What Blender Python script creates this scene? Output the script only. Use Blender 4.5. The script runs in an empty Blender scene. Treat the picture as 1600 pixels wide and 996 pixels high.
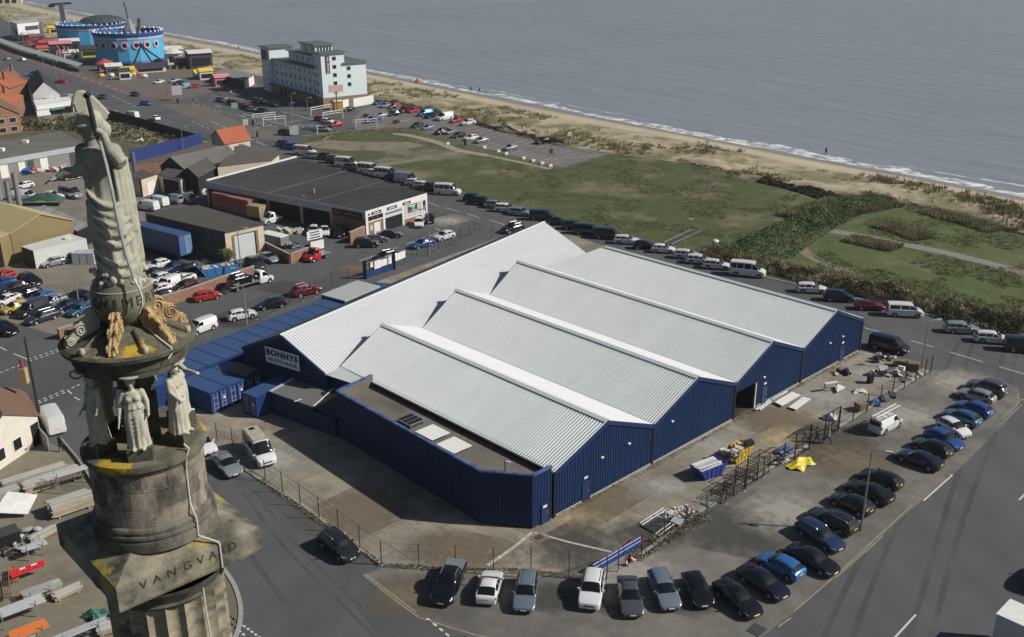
import bpy, bmesh, math, random
import numpy as np
from mathutils import Vector, Matrix, noise
from mathutils.geometry import tessellate_polygon
random.seed(7)
sc = bpy.context.scene
C = sc.collection
PI = math.pi
# ------------------------------------------------------------------ camera
CAM_H = 51.0; FOC = 1573.5; PITCH = 0.3671; ROLL = 0.004
def cam_axes():
    fw = Vector((0, math.cos(PITCH), -math.sin(PITCH))); rt = Vector((1, 0, 0)); dn = fw.cross(rt)
    c, s = math.cos(ROLL), math.sin(ROLL)
    return c*rt + s*dn, -s*rt + c*dn, fw
RT, DN, FW = cam_axes()
cam = bpy.data.cameras.new('camera'); cam_o = bpy.data.objects.new('camera', cam); C.objects.link(cam_o)
m3 = Matrix((RT, -DN, -FW)).transposed()
cam_o.matrix_world = Matrix.Translation((0, 0, CAM_H)) @ m3.to_4x4()
cam.sensor_width = 36; cam.lens = 36*FOC/1600; cam.clip_start = 0.5; cam.clip_end = 6000
sc.camera = cam_o
# ------------------------------------------------------------------ world and sun
SUN_EL = math.radians(37); SUN_AZ = math.radians(-7)          # azimuth from +X
w = bpy.data.worlds.new('World'); sc.world = w; w.use_nodes = True
nt = w.node_tree; bg = nt.nodes['Background']
sky = nt.nodes.new('ShaderNodeTexSky'); sky.sky_type = 'NISHITA'; sky.sun_disc = False
sky.sun_elevation = SUN_EL; sky.sun_rotation = PI/2 - SUN_AZ; sky.altitude = 40; sky.dust_density = 1.5
nt.links.new(sky.outputs[0], bg.inputs[0]); bg.inputs[1].default_value = 0.05
sl = bpy.data.lights.new('sun', 'SUN'); sl.energy = 4.9; sl.angle = math.radians(0.53); sl.color = (1, .95, .87)
so = bpy.data.objects.new('sun', sl); C.objects.link(so)
sd = Vector((math.cos(SUN_EL)*math.cos(SUN_AZ), math.cos(SUN_EL)*math.sin(SUN_AZ), math.sin(SUN_EL)))
so.rotation_euler = (-sd).to_track_quat('-Z', 'Y').to_euler(); so.location = (200, -30, 200)
sc.view_settings.view_transform = 'Standard'; sc.view_settings.look = 'None'
sc.view_settings.exposure = 0.0; sc.view_settings.gamma = 1
try:
    sc.cycles.max_bounces = 5; sc.cycles.use_denoising = True
except Exception: pass
# ------------------------------------------------------------------ helpers
def site(px, py, z=0.0):
    """world point at height z seen in direction of survey mark (px, py)"""
    d = RT*((px-800)/FOC) + DN*((py-498)/FOC) + FW
    t = (z-CAM_H)/d.z
    return Vector((d.x*t, d.y*t, z))
def heading(a, b): return math.atan2(b[1]-a[1], b[0]-a[0])
class MB:
    """collects faces with material indices; build() links them as one mesh object"""
    def __init__(s): s.v = []; s.f = []; s.m = []
    def add(s, V, F, mi=0):
        o = len(s.v); s.v += [tuple(p) for p in V]
        for f in F: s.f.append([i+o for i in f]); s.m.append(mi)
        return s
    def box(s, c, d, rz=0, mi=0, rx=0, ry=0):
        hx, hy, hz = d[0]/2, d[1]/2, d[2]/2
        R = Matrix.Rotation(rz, 3, 'Z') @ Matrix.Rotation(ry, 3, 'Y') @ Matrix.Rotation(rx, 3, 'X')
        V = [Vector(c)+R @ Vector((x*hx, y*hy, z*hz)) for z in (-1, 1) for x, y in ((-1, -1), (1, -1), (1, 1), (-1, 1))]
        return s.add(V, [(3, 2, 1, 0), (4, 5, 6, 7), (0, 1, 5, 4), (1, 2, 6, 5), (2, 3, 7, 6), (3, 0, 4, 7)], mi)
    def bar(s, a, b, wd, ht=None, mi=0):
        """rectangular bar from a to b"""
        a, b = Vector(a), Vector(b); ht = ht or wd; d = (b-a)
        if d.length < 1e-6: return s
        d.normalize(); up = Vector((0, 0, 1)) if abs(d.z) < .95 else Vector((1, 0, 0))
        x = d.cross(up).normalized()*wd/2; y = x.cross(d).normalized()*ht/2
        V = [p+i*x+j*y for p in (a, b) for i, j in ((-1, -1), (1, -1), (1, 1), (-1, 1))]
        return s.add(V, [(0, 1, 2, 3), (7, 6, 5, 4), (0, 4, 5, 1), (1, 5, 6, 2), (2, 6, 7, 3), (3, 7, 4, 0)], mi)
    def tube(s, pts, r, n=8, mi=0, cap=True):
        pts = [Vector(p) for p in pts]; rs = r if isinstance(r, (list, tuple)) else [r]*len(pts)
        o = []; prev = None
        for i, p in enumerate(pts):
            t = (pts[min(i+1, len(pts)-1)]-pts[max(i-1, 0)])
            t = t.normalized() if t.length > 1e-9 else Vector((0, 0, 1))
            if prev is None:
                up = Vector((0, 0, 1)) if abs(t.z) < .9 else Vector((1, 0, 0)); x = t.cross(up).normalized()
            else: x = (prev-t*prev.dot(t)).normalized()
            prev = x; y = t.cross(x)
            o += [p+rs[i]*(math.cos(2*PI*k/n)*x+math.sin(2*PI*k/n)*y) for k in range(n)]
        F = [(i*n+k, i*n+(k+1) % n, (i+1)*n+(k+1) % n, (i+1)*n+k) for i in range(len(pts)-1) for k in range(n)]
        if cap: F += [tuple(range(n))[::-1], tuple((len(pts)-1)*n+k for k in range(n))]
        return s.add(o, F, mi)
    def lathe(s, prof, n=24, c=(0, 0, 0), mi=0, a0=0, a1=2*PI):
        full = abs(a1-a0-2*PI) < 1e-6; k = n if full else n+1; V = []; F = []
        for r, z in prof:
            for i in range(k):
                a = a0+(a1-a0)*i/n; V.append((c[0]+r*math.cos(a), c[1]+r*math.sin(a), c[2]+z))
        for j in range(len(prof)-1):
            for i in range(n):
                i2 = (i+1) % k
                F.append((j*k+i, j*k+i2, (j+1)*k+i2, (j+1)*k+i))
        return s.add(V, F, mi)
    def prism(s, poly, z0, z1, mi=0, mt=None):
        n = len(poly); V = [(p[0], p[1], z0) for p in poly]+[(p[0], p[1], z1) for p in poly]
        s.add(V, [(i, (i+1) % n, n+(i+1) % n, n+i) for i in range(n)], mi)
        tr = tessellate_polygon([[Vector((p[0], p[1], 0)) for p in poly]])
        F = []
        for t in tr:
            a, b, c = [Vector((poly[i][0], poly[i][1])) for i in t]
            cr = (b-a).x*(c-a).y-(b-a).y*(c-a).x
            F.append(tuple(t) if cr > 0 else tuple(t)[::-1])
        s.add([(p[0], p[1], z1) for p in poly], F, mi if mt is None else mt)
        return s
    def xf(s, M):
        s.v = [tuple(M @ Vector(p)) for p in s.v]; return s
    def merge(s, o, mi=None):
        k = len(s.v); s.v += o.v; s.f += [[i+k for i in f] for f in o.f]; s.m += o.m if mi is None else [mi]*len(o.f); return s
    def mesh(s, name, mats, smooth=False, ang=35):
        me = bpy.data.meshes.new(name); me.from_pydata(s.v, [], s.f)
        mats = mats if isinstance(mats, (list, tuple)) else [mats]
        for m in mats: me.materials.append(m)
        me.polygons.foreach_set('material_index', s.m)
        if smooth:
            me.polygons.foreach_set('use_smooth', [True]*len(me.polygons))
            try: me.set_sharp_from_angle(angle=math.radians(ang))
            except Exception: pass
        me.update(); return me
    def build(s, name, mats, parent=None, smooth=False, ang=35, loc=None):
        return link(name, s.mesh(name, mats, smooth, ang), parent, loc)
def link(name, me, parent=None, loc=None, rot=None):
    o = bpy.data.objects.new(name, me); C.objects.link(o)
    if parent is not None: o.parent = parent
    if loc is not None: o.location = loc
    if rot is not None: o.rotation_euler = rot
    return o
def tag(o, label, cat, group=None):
    o['label'] = label; o['category'] = cat
    if group: o['group'] = group
    return o
def thing(name, label, cat, loc=(0, 0, 0), rz=0, group=None):
    o = bpy.data.objects.new(name, None); C.objects.link(o); o.empty_display_size = .3
    o.location = loc; o.rotation_euler = (0, 0, rz); return tag(o, label, cat, group)
def struct(o, kind='structure'): o['kind'] = kind; return o
def dup(root, loc, rz, label=None, group=None, sc_=1.0):
    r = root.copy(); C.objects.link(r); r.location = loc; r.rotation_euler = (0, 0, rz); r.scale = (sc_,)*3
    if label: r['label'] = label
    if group: r['group'] = group
    for ch in list(root.children):
        c = ch.copy(); C.objects.link(c); c.parent = r
        for g in list(ch.children):
            d = g.copy(); C.objects.link(d); d.parent = c
    return r
# ------------------------------------------------------------------ materials
def M(name, c1, c2=None, sc1=1.0, rough=.7, metal=0.0, coat=0.0, bump=0.0, bsc=None, c3=None, sc3=.2, t3=(.5, .7), detail=6, spec=.5, stretch=None, t2=(.35, .65), trans=0, coord='Object'):
    m = bpy.data.materials.new(name); m.use_nodes = True; n = m.node_tree.nodes; L = m.node_tree.links
    b = n['Principled BSDF']; b.inputs['Roughness'].default_value = rough; b.inputs['Metallic'].default_value = metal
    b.inputs['Coat Weight'].default_value = coat; b.inputs['Coat Roughness'].default_value = .06
    b.inputs['Specular IOR Level'].default_value = spec; b.inputs['Base Color'].default_value = (*c1, 1)
    if trans: b.inputs['Transmission Weight'].default_value = trans
    vec = None
    if c2 or c3 or bump:
        tc = n.new('ShaderNodeTexCoord'); vec = tc.outputs[coord]
        if stretch:
            mp = n.new('ShaderNodeMapping'); mp.inputs['Scale'].default_value = stretch; L.new(vec, mp.inputs[0]); vec = mp.outputs[0]
    def nz(scale, det=detail, ro=.6):
        x = n.new('ShaderNodeTexNoise'); x.inputs['Scale'].default_value = scale; x.inputs['Detail'].default_value = det
        x.inputs['Roughness'].default_value = ro; L.new(vec, x.inputs['Vector']); return x.outputs['Fac']
    def mr(o, a, bb):
        x = n.new('ShaderNodeMapRange'); x.inputs[1].default_value = a; x.inputs[2].default_value = bb; L.new(o, x.inputs[0]); return x.outputs[0]
    def mix(f, a, bb):
        x = n.new('ShaderNodeMix'); x.data_type = 'RGBA'; L.new(f, x.inputs['Factor'])
        for k, s_ in ((6, a), (7, bb)):
            if isinstance(s_, tuple): x.inputs[k].default_value = (*s_, 1)
            else: L.new(s_, x.inputs[k])
        return x.outputs[2]
    col = c1
    if c2: col = mix(mr(nz(sc1), *t2), c1, c2)
    if c3: col = mix(mr(nz(sc3, 8, .65), *t3), col, c3)
    if not isinstance(col, tuple): L.new(col, b.inputs['Base Color'])
    if bump:
        bn = n.new('ShaderNodeBump'); bn.inputs['Strength'].default_value = bump; bn.inputs['Distance'].default_value = .05
        L.new(nz(bsc or sc1*4), bn.inputs['Height']); L.new(bn.outputs[0], b.inputs['Normal'])
    m.diffuse_color = (*c1, 1)
    return m
def nodes(m): return m.node_tree.nodes, m.node_tree.links, m.node_tree.nodes['Principled BSDF']
def srgb(r, g, b):
    f = lambda x: ((x/255+.055)/1.055)**2.4 if x > 10 else x/255/12.92
    return (f(r), f(g), f(b))
# ------------------------------------------------------------------ ground, sea, beach
ASPH = M('asphalt', (.070, .074, .077), (.088, .091, .093), .25, .9, bump=.25, bsc=14, c3=(.056, .059, .062), sc3=.06, t3=(.45, .7), stretch=(1.3, .5, 1))
ASPH2 = M('worn_asphalt', (.118, .114, .103), (.185, .172, .148), .45, .92, bump=.35, bsc=10, c3=(.075, .074, .071), sc3=.1, t3=(.44, .68), detail=10)
def concrete_mat(name, a, b_, c_, slab=5.0):
    m = M(name, a, b_, .5, .9, bump=.3, bsc=6, c3=c_, sc3=.16, t3=(.45, .68))
    n, L, b = nodes(m)
    # slab joints and cracks darken the colour
    tc = n.new('ShaderNodeTexCoord'); mp = n.new('ShaderNodeMapping'); mp.inputs['Rotation'].default_value = (0, 0, .806)
    L.new(tc.outputs['Object'], mp.inputs[0])
    br = n.new('ShaderNodeTexBrick'); br.inputs['Scale'].default_value = 1; br.inputs['Brick Width'].default_value = slab*1.3; br.inputs['Row Height'].default_value = slab
    br.inputs['Mortar Size'].default_value = .05; br.inputs['Color1'].default_value = (1, 1, 1, 1); br.inputs['Color2'].default_value = (.86, .86, .86, 1); br.inputs['Mortar'].default_value = (.5, .48, .45, 1)
    L.new(mp.outputs[0], br.inputs[0])
    vo = n.new('ShaderNodeTexVoronoi'); vo.feature = 'DISTANCE_TO_EDGE'; vo.inputs['Scale'].default_value = .16
    nz = n.new('ShaderNodeTexNoise'); nz.inputs['Scale'].default_value = .7; nz.inputs['Detail'].default_value = 8
    L.new(tc.outputs['Object'], nz.inputs['Vector'])
    ad = n.new('ShaderNodeVectorMath'); ad.operation = 'MULTIPLY_ADD'; ad.inputs[1].default_value = (1.6, 1.6, 0); L.new(nz.outputs['Color'], ad.inputs[0]); L.new(tc.outputs['Object'], ad.inputs[2]); L.new(ad.outputs[0], vo.inputs['Vector'])
    mr = n.new('ShaderNodeMapRange'); mr.inputs[1].default_value = .002; mr.inputs[2].default_value = .010; mr.inputs[3].default_value = .68; L.new(vo.outputs['Distance'], mr.inputs[0])
    old = b.inputs['Base Color'].links[0].from_socket
    mu = n.new('ShaderNodeMix'); mu.data_type = 'RGBA'; mu.blend_type = 'MULTIPLY'; mu.inputs[0].default_value = 1; L.new(old, mu.inputs[6]); L.new(br.outputs['Color'], mu.inputs[7])
    m2 = n.new('ShaderNodeMix'); m2.data_type = 'RGBA'; m2.blend_type = 'MULTIPLY'; m2.inputs[0].default_value = 1; L.new(mu.outputs[2], m2.inputs[6]); L.new(mr.outputs[0], m2.inputs[7])
    L.new(m2.outputs[2], b.inputs['Base Color']); return m
YARD = concrete_mat('yard_concrete', (.235, .208, .162), (.32, .285, .225), (.15, .135, .108))
PAVE = M('brown_paving', (.118, .10, .087), (.14, .12, .104), 1.5, .9, c3=(.095, .083, .074), sc3=.1)
REDPAVE = M('red_paving', (.125, .08, .07), (.145, .095, .084), 1.2, .9)
CARPARK = M('car_park_asphalt', (.135, .12, .115), (.155, .14, .132), .6, .9, bump=.2, bsc=8, c3=(.115, .104, .1), sc3=.08)
WHITE = M('road_white', (.62, .62, .6), (.42, .42, .4), 3, .8, t2=(.3, .75))
CREAMLINE = M('worn_yellow_line', (.30, .27, .18), (.2, .185, .14), 1.5, .85)
KERB = M('kerb_stone', (.26, .25, .23), (.33, .32, .29), 2, .9)
GRASS = M('field_grass', (.038, .056, .012), (.072, .086, .026), .3, .95, bump=.6, bsc=7, c3=(.165, .142, .095), sc3=.055, t3=(.51, .64), detail=12)
GRASS2 = M('green_grass', (.045, .074, .013), (.082, .102, .03), .3, .95, bump=.6, bsc=7, c3=(.135, .122, .06), sc3=.08, t3=(.53, .7), detail=12)
VERGE = M('verge_grass', (.06, .075, .024), (.10, .105, .045), .5, .95, bump=.6, bsc=6)
SCRUB = M('scrub_ground', (.10, .083, .05), (.06, .06, .026), .12, .95, bump=.6, bsc=4, c3=(.17, .145, .10), sc3=.2, t3=(.56, .7))
DIRT = M('bare_soil', (.17, .145, .105), (.21, .18, .135), .5, .95, bump=.4, bsc=6, c3=(.09, .09, .045), sc3=.25, t3=(.5, .65))
PATHM = M('path_concrete', (.25, .22, .17), (.30, .265, .21), .6, .92, c3=(.2, .175, .14), sc3=.15)
PATHA = M('path_tarmac', (.18, .17, .155), (.215, .2, .18), .8, .92)
def sheet(name, poly, z, mat, px=True, kind='structure', parent=None):
    P = [site(*p) for p in poly] if px else [Vector((p[0], p[1], 0)) for p in poly]
    P = [Vector((p.x, p.y, 0)) for p in P]
    tr = tessellate_polygon([P]); mb = MB(); F = []
    for t in tr:
        a, b, c = (P[i] for i in t)
        F.append(tuple(t) if ((b-a).x*(c-a).y-(b-a).y*(c-a).x) > 0 else tuple(t)[::-1])
    mb.add([(p.x, p.y, z) for p in P], F)
    o = mb.build(name, mat, parent)
    if kind and parent is None: o['kind'] = kind
    return o
def smooth_line(pts, n=6):
    out = []
    for i in range(len(pts)-1):
        p0, p1, p2, p3 = pts[max(i-1, 0)], pts[i], pts[i+1], pts[min(i+2, len(pts)-1)]
        for k in range(n):
            t = k/n
            out.append(tuple(.5*(2*p1[j]+(p2[j]-p0[j])*t+(2*p0[j]-5*p1[j]+4*p2[j]-p3[j])*t*t+(3*p1[j]-p0[j]-3*p2[j]+p3[j])*t**3) for j in (0, 1)))
    out.append(tuple(pts[-1])); return out
def strip(name, pts, wd, z, mat, px=True, h=None, kind='structure'):
    """ribbon of real width wd (raised to h when it is a kerb)"""
    P = [site(*p) for p in pts] if px else [Vector((p[0], p[1], 0)) for p in pts]
    Lf, Rt = [], []
    for i, p in enumerate(P):
        t = (P[min(i+1, len(P)-1)]-P[max(i-1, 0)]); t.z = 0; t.normalize(); nrm = Vector((-t.y, t.x, 0))*wd/2
        Lf.append(p+nrm); Rt.append(p-nrm)
    mb = MB()
    for i in range(len(P)-1):
        q = [Rt[i], Rt[i+1], Lf[i+1], Lf[i]]
        if h: 
            V = [(a.x, a.y, z) for a in q]+[(a.x, a.y, z+h) for a in q]
            mb.add(V, [(4, 5, 6, 7), (0, 1, 5, 4), (2, 3, 7, 6), (1, 2, 6, 5), (3, 0, 4, 7)])
        else: mb.add([(a.x, a.y, z) for a in q], [(0, 1, 2, 3)])
    o = mb.build(name, mat)
    if kind: o['kind'] = kind
    return o
g = MB(); g.add([(-1400, -150, 0), (400, -150, 0), (400, 60, 0), (-1400, 60, 0)], [(0, 1, 2, 3)])
SHORE = [(-120, -42), (0, -5), (60, 7), (170, 29), (255, 51), (330, 65), (405, 80), (490, 94), (575, 110), (700, 135), (800, 154), (1000, 192), (1200, 230), (1400, 267), (1600, 305), (1800, 341), (2100, 392)]
INNER = [(-120, -12), (0, 28), (40, 50), (90, 63), (250, 96), (330, 111), (405, 119), (490, 136), (575, 152), (690, 178), (750, 193), (850, 223), (945, 239), (1080, 257), (1180, 283), (1260, 303), (1340, 316), (1420, 317), (1500, 341), (1600, 366), (1800, 415), (2100, 480)]
def curve_at(c, x):
    for (x0, y0), (x1, y1) in zip(c, c[1:]):
        if x0 <= x <= x1: return y0+(y1-y0)*(x-x0)/(x1-x0)
    return c[-1][1]
# one ground sheet whose seaward edge runs under the dunes
gp = [site(x, curve_at(INNER, x)-1.5) for x in range(-120, 2101, 20)]
g = MB(); pts = [(-2200, -200)]+[(500, -200)]+[(p.x, p.y) for p in gp[::-1]]+[(-2200, gp[0].y+300)]
struct(sheet('ground', pts, 0, ASPH, px=False))
# sea
SEA = M('sea_water', (.235, .255, .292), (.25, .268, .292), .02, .28, spec=.5, c3=(.20, .225, .26), sc3=.01, t3=(.4, .7), stretch=(1, 1, 1))
n, L, b = nodes(SEA)
tc = n.new('ShaderNodeTexCoord'); mp = n.new('ShaderNodeMapping'); mp.inputs['Scale'].default_value = (1, .2, 1)
mp0 = n.new('ShaderNodeMapping'); mp0.inputs['Rotation'].default_value = (0, 0, math.radians(-39)); L.new(tc.outputs['Object'], mp0.inputs[0]); L.new(mp0.outputs[0], mp.inputs[0])
hs = None
for scl, amp in ((.03, 1.7), (.13, 1.2), (.6, .35)):
    z = n.new('ShaderNodeTexNoise'); z.inputs['Scale'].default_value = scl; z.inputs['Detail'].default_value = 4; L.new(mp.outputs[0], z.inputs['Vector'])
    mu = n.new('ShaderNodeMath'); mu.operation = 'MULTIPLY'; mu.inputs[1].default_value = amp; L.new(z.outputs['Fac'], mu.inputs[0])
    if hs is None: hs = mu.outputs[0]
    else:
        ad = n.new('ShaderNodeMath'); L.new(hs, ad.inputs[0]); L.new(mu.outputs[0], ad.inputs[1]); hs = ad.outputs[0]
bn = n.new('ShaderNodeBump'); bn.inputs['Strength'].default_value = .9; bn.inputs['Distance'].default_value = 1.2; L.new(hs, bn.inputs['Height']); L.new(bn.outputs[0], b.inputs['Normal'])
so_ = MB().add([(-2300, -200, -.3), (3900, -200, -.3), (3900, 5300, -.3), (-2300, 5300, -.3)], [(0, 1, 2, 3)]).build('sea', SEA); struct(so_)
# dunes and beach
SAND = M('sand', (.39, .325, .235), (.45, .38, .28), .08, .95, bump=.3, bsc=2.5, c3=(.33, .275, .195), sc3=.03)
DUNE = M('dune_sand_and_grass', (.35, .295, .205), (.40, .34, .24), .3, .95, bump=.5, bsc=1.6, c3=(.17, .15, .075), sc3=.085, t3=(.44, .58), detail=9)
n, L, b = nodes(SAND)   # wet band near the water, from height above the sea
tcn = n.new('ShaderNodeTexCoord'); sx = n.new('ShaderNodeSeparateXYZ'); L.new(tcn.outputs['Object'], sx.inputs[0])
mr = n.new('ShaderNodeMapRange'); mr.inputs[1].default_value = -.28; mr.inputs[2].default_value = -.05; L.new(sx.outputs['Z'], mr.inputs[0])
mx = n.new('ShaderNodeMix'); mx.data_type = 'RGBA'; mx.inputs[6].default_value = (.17, .135, .095, 1); L.new(b.inputs['Base Color'].links[0].from_socket, mx.inputs[7]); L.new(mr.outputs[0], mx.inputs[0]); L.new(mx.outputs[2], b.inputs['Base Color'])
def fbm(x, y, s, o=4): return noise.fractal(Vector((x*s, y*s, 3.1)), 1.0, 2.0, o, noise_basis='PERLIN_ORIGINAL')
def beach_h(p, t):
    d = max(0, min(1, (.62-t)/.15)); e = min(1, t/.06)
    h = (.55+.9*fbm(p.x, p.y, .05)+.45*fbm(p.x, p.y, .16))*d*e
    base = .02+.25*max(0, (t-.05))*d if t < .62 else None
    if t >= .55:
        k = max(0, (t-.72)/.28); h += .30*(1-min(1, abs(t-.62)/.2))
        h += -.55*k**1.4
    return max(h, 0.03) if t < .7 else h+.03
cols = list(range(-120, 2101, 5)); TT = [0, .02, .04, .07]+[.1+.03*i for i in range(30)]+[1.03]
Vd = []; tvals = []
for x in cols:
    a = site(x, curve_at(INNER, x)); c = site(x, curve_at(SHORE, x))
    for t in TT:
        p = a.lerp(c, t)
        jag = 2.2*fbm(p.x, p.y, .03)+1.0*fbm(p.x, p.y, .11)
        if t > .9: p = a.lerp(c, t+jag*.004)
        Vd.append((p.x, p.y, beach_h(p, t)))
nT = len(TT); ksp = TT.index(min(TT, key=lambda t: abs(t-.64)))
for nm, r0, r1, mt in (('dunes', 0, ksp, DUNE), ('beach', ksp, nT-1, SAND)):
    mb = MB(); mb.v = Vd; F = [(i*nT+j, i*nT+j+1, (i+1)*nT+j+1, (i+1)*nT+j) for i in range(len(cols)-1) for j in range(r0, r1)]
    used = sorted({q for f in F for q in f}); mp_ = {q: k for k, q in enumerate(used)}
    m2 = MB(); m2.add([Vd[q] for q in used], [[mp_[q] for q in f][::-1] for f in F]); struct(m2.build(nm, mt, smooth=True, ang=180))
# ragged transition: sand spills over the last of the dune grass through the dune material's own noise; surf lies on the water
FOAM = M('surf_foam', (.78, .8, .8), (.6, .63, .63), .4, .7)
n, L, b = nodes(FOAM)
tc = n.new('ShaderNodeTexCoord'); z = n.new('ShaderNodeTexNoise'); z.inputs['Scale'].default_value = .28; z.inputs['Detail'].default_value = 9; z.inputs['Roughness'].default_value = .7; L.new(tc.outputs['Object'], z.inputs['Vector'])
mr = n.new('ShaderNodeMapRange'); mr.inputs[1].default_value = .40; mr.inputs[2].default_value = .56; L.new(z.outputs['Fac'], mr.inputs[0]); L.new(mr.outputs[0], b.inputs['Alpha'])
def ribbon(name, off0, wfun, z, mat):
    mb = MB(); V = []; k = 0
    for x in range(-120, 2101, 3):
        a = site(x, curve_at(INNER, x)); c = site(x, curve_at(SHORE, x)); d = (c-a); d.z = 0; d.normalize()
        jag = 2.2*fbm(c.x, c.y, .03)+1.0*fbm(c.x, c.y, .11)
        o0, w_ = off0(c), wfun(c)
        p = c+d*(o0+jag); q = p+d*w_
        V += [(p.x, p.y, z), (q.x, q.y, z)]; k += 1
    mb.add(V, [(2*i, 2*i+1, 2*i+3, 2*i+2)[::-1] for i in range(k-1)]); return struct(mb.build(name, mat))
ribbon('surf', lambda c: -1.5+1.5*fbm(c.x, c.y, .02), lambda c: max(.7, 6.5+6*fbm(c.x, c.y, .018)+2.5*fbm(c.x, c.y, .1)), -.27, FOAM)
ribbon('breaker', lambda c: 9+4*fbm(c.x+50, c.y, .015), lambda c: max(0, 1.2+5*fbm(c.x+90, c.y, .014)), -.262, FOAM)
# land zones ---------------------------------------------------------------
sheet('concrete_yard', [(296, 628), (316, 690), (345, 706), (472, 790), (598, 884), (720, 893), (840, 904), (985, 861), (1080, 806), (1270, 689), (1449, 578), (1345, 548), (1200, 470), (840, 350), (590, 440), (380, 545)], .016, YARD)
sheet('forecourt', [(598, 887), (568, 899), (620, 945), (655, 966), (745, 1000), (860, 1035), (1040, 1045), (1185, 1000), (1240, 957), (1330, 880), (1420, 800), (1500, 732), (1570, 662), (1596, 625), (1590, 606), (1560, 592), (1500, 580), (1449, 579), (1270, 691), (1080, 809), (985, 864), (840, 907), (720, 896)], .012, ASPH2)
sheet('grass_field', [(468, 224), (500, 209), (560, 207), (620, 200), (700, 216), (760, 232), (880, 264), (945, 243), (1000, 238), (1080, 256), (1180, 284), (1262, 305), (1340, 317), (1410, 318), (1330, 345), (1260, 385), (1170, 425), (1120, 402), (1050, 385), (965, 362), (880, 343), (790, 322), (720, 304), (650, 283), (560, 262), (500, 242)], .008, GRASS)
sheet('lower_grass', [(1420, 319), (1500, 343), (1600, 368), (1800, 417), (2100, 482), (2100, 640), (1700, 545), (1600, 520), (1490, 497), (1350, 466), (1240, 440), (1172, 424), (1262, 384), (1335, 345)], .0085, GRASS2)
sheet('beach_car_park', [(548, 190), (566, 172), (590, 161), (615, 163), (690, 179), (745, 194), (850, 224), (950, 241), (880, 262), (800, 243), (745, 229), (700, 213), (650, 207), (600, 203), (560, 203)], .014, CARPARK)
for pl in ([(500, 212), (545, 206), (600, 203), (650, 207), (700, 213), (745, 229), (800, 243), (880, 262), (876, 266), (800, 250), (740, 236), (690, 221), (640, 210), (600, 207), (545, 214), (510, 219)],):
    sheet('grass_verge', pl, .022, VERGE)
strip('field_path', smooth_line([(616, 209), (650, 214), (690, 225), (720, 236), (790, 248), (862, 264)], 4), 2.6, .018, PATHM)
strip('worn_track', smooth_line([(560, 262), (640, 252), (690, 242), (735, 237)], 4), 3.2, .017, DIRT)
sheet('bare_ground', [(470, 226), (505, 219), (560, 222), (600, 222), (640, 222), (668, 228), (640, 232), (590, 236), (540, 236), (500, 232)], .013, DIRT)
strip('tarmac_path', smooth_line([(1288, 359), (1340, 368), (1400, 380), (1480, 396), (1560, 416), (1640, 438), (1900, 505)], 4), 2.7, .02, PATHA)
strip('sandy_track', smooth_line([(1290, 362), (1262, 368), (1250, 378), (1256, 393), (1280, 408), (1310, 420), (1345, 432)], 4), 2.0, .018, DIRT)
sheet('amusement_forecourt', [(148, 116), (195, 118), (240, 105), (290, 97), (335, 100), (400, 120), (402, 137), (335, 144), (305, 152), (275, 157), (225, 150), (195, 136)], .016, PAVE)
strip('red_pavement', smooth_line([(-60, 62), (22, 84), (140, 123), (190, 139), (222, 151), (275, 154)], 3), 7.0, .02, REDPAVE)
sheet('paved_plaza', [(252, 163), (303, 162), (345, 178), (385, 195), (440, 207), (440, 222), (385, 214), (340, 204)], .016, PAVE)
sheet('scrub_lot', [(-60, 186), (110, 186), (170, 172), (225, 190), (290, 206), (312, 216), (316, 228), (220, 248), (130, 250), (95, 206), (-60, 226)], .012, SCRUB)
sheet('works_yard', [(-60, 250), (140, 245), (225, 300), (230, 420), (300, 432), (240, 480), (95, 525), (70, 520), (-60, 480)], .011, M('yard_dirt', (.165, .145, .115), (.2, .18, .145), .3, .95, c3=(.12, .11, .095), sc3=.1))
sheet('scaffold_yard', [(-60, 740), (70, 690), (95, 700), (140, 735), (190, 800), (230, 1000), (230, 1060), (-60, 1060)], .012, M('builders_yard_dirt', (.16, .14, .10), (.2, .18, .135), .6, .95, bump=.4, bsc=4, c3=(.10, .09, .072), sc3=.2))
strip('island_kerb', smooth_line([(318, 860), (345, 885), (366, 915), (376, 950), (372, 985), (355, 1020), (330, 1060)], 5), .35, .0, KERB, h=.1)
sheet('monument_island', smooth_line([(318, 860), (345, 885), (366, 915), (376, 950), (372, 985), (355, 1020), (330, 1060)], 5)+[(230, 1060), (200, 900)], .03, M('island_grass', (.15, .125, .085), (.12, .105, .068), 1.2, .95, bump=.4, bsc=5))
# kerbs -------------------------------------------------------------------
strip('road_kerb', smooth_line([(462, 232), (500, 245), (560, 264), (650, 286), (720, 307), (790, 325), (880, 347), (965, 366), (1050, 389), (1120, 406), (1170, 428), (1240, 444), (1350, 470), (1490, 501), (1600, 524), (1760, 560)], 3), .25, 0, KERB, h=.12)
strip('yard_kerb', [(340, 704), (400, 746), (472, 790), (540, 842), (597, 884)], .3, .01, KERB, h=.1)
strip('yard_kerb', [(1000, 868), (1076, 812), (1150, 764), (1262, 697)], .3, .01, KERB, h=.1)
strip('yard_kerb', [(1310, 668), (1375, 626), (1448, 580)], .35, .01, KERB, h=.14)
strip('car_park_kerb', [(600, 162), (690, 180), (745, 195), (850, 225), (930, 240)], .4, .01, KERB, h=.12)
strip('island_edge', [(585, 190), (610, 192), (640, 188), (625, 183), (600, 184), (585, 190)], .4, .01, KERB, h=.12)
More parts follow.
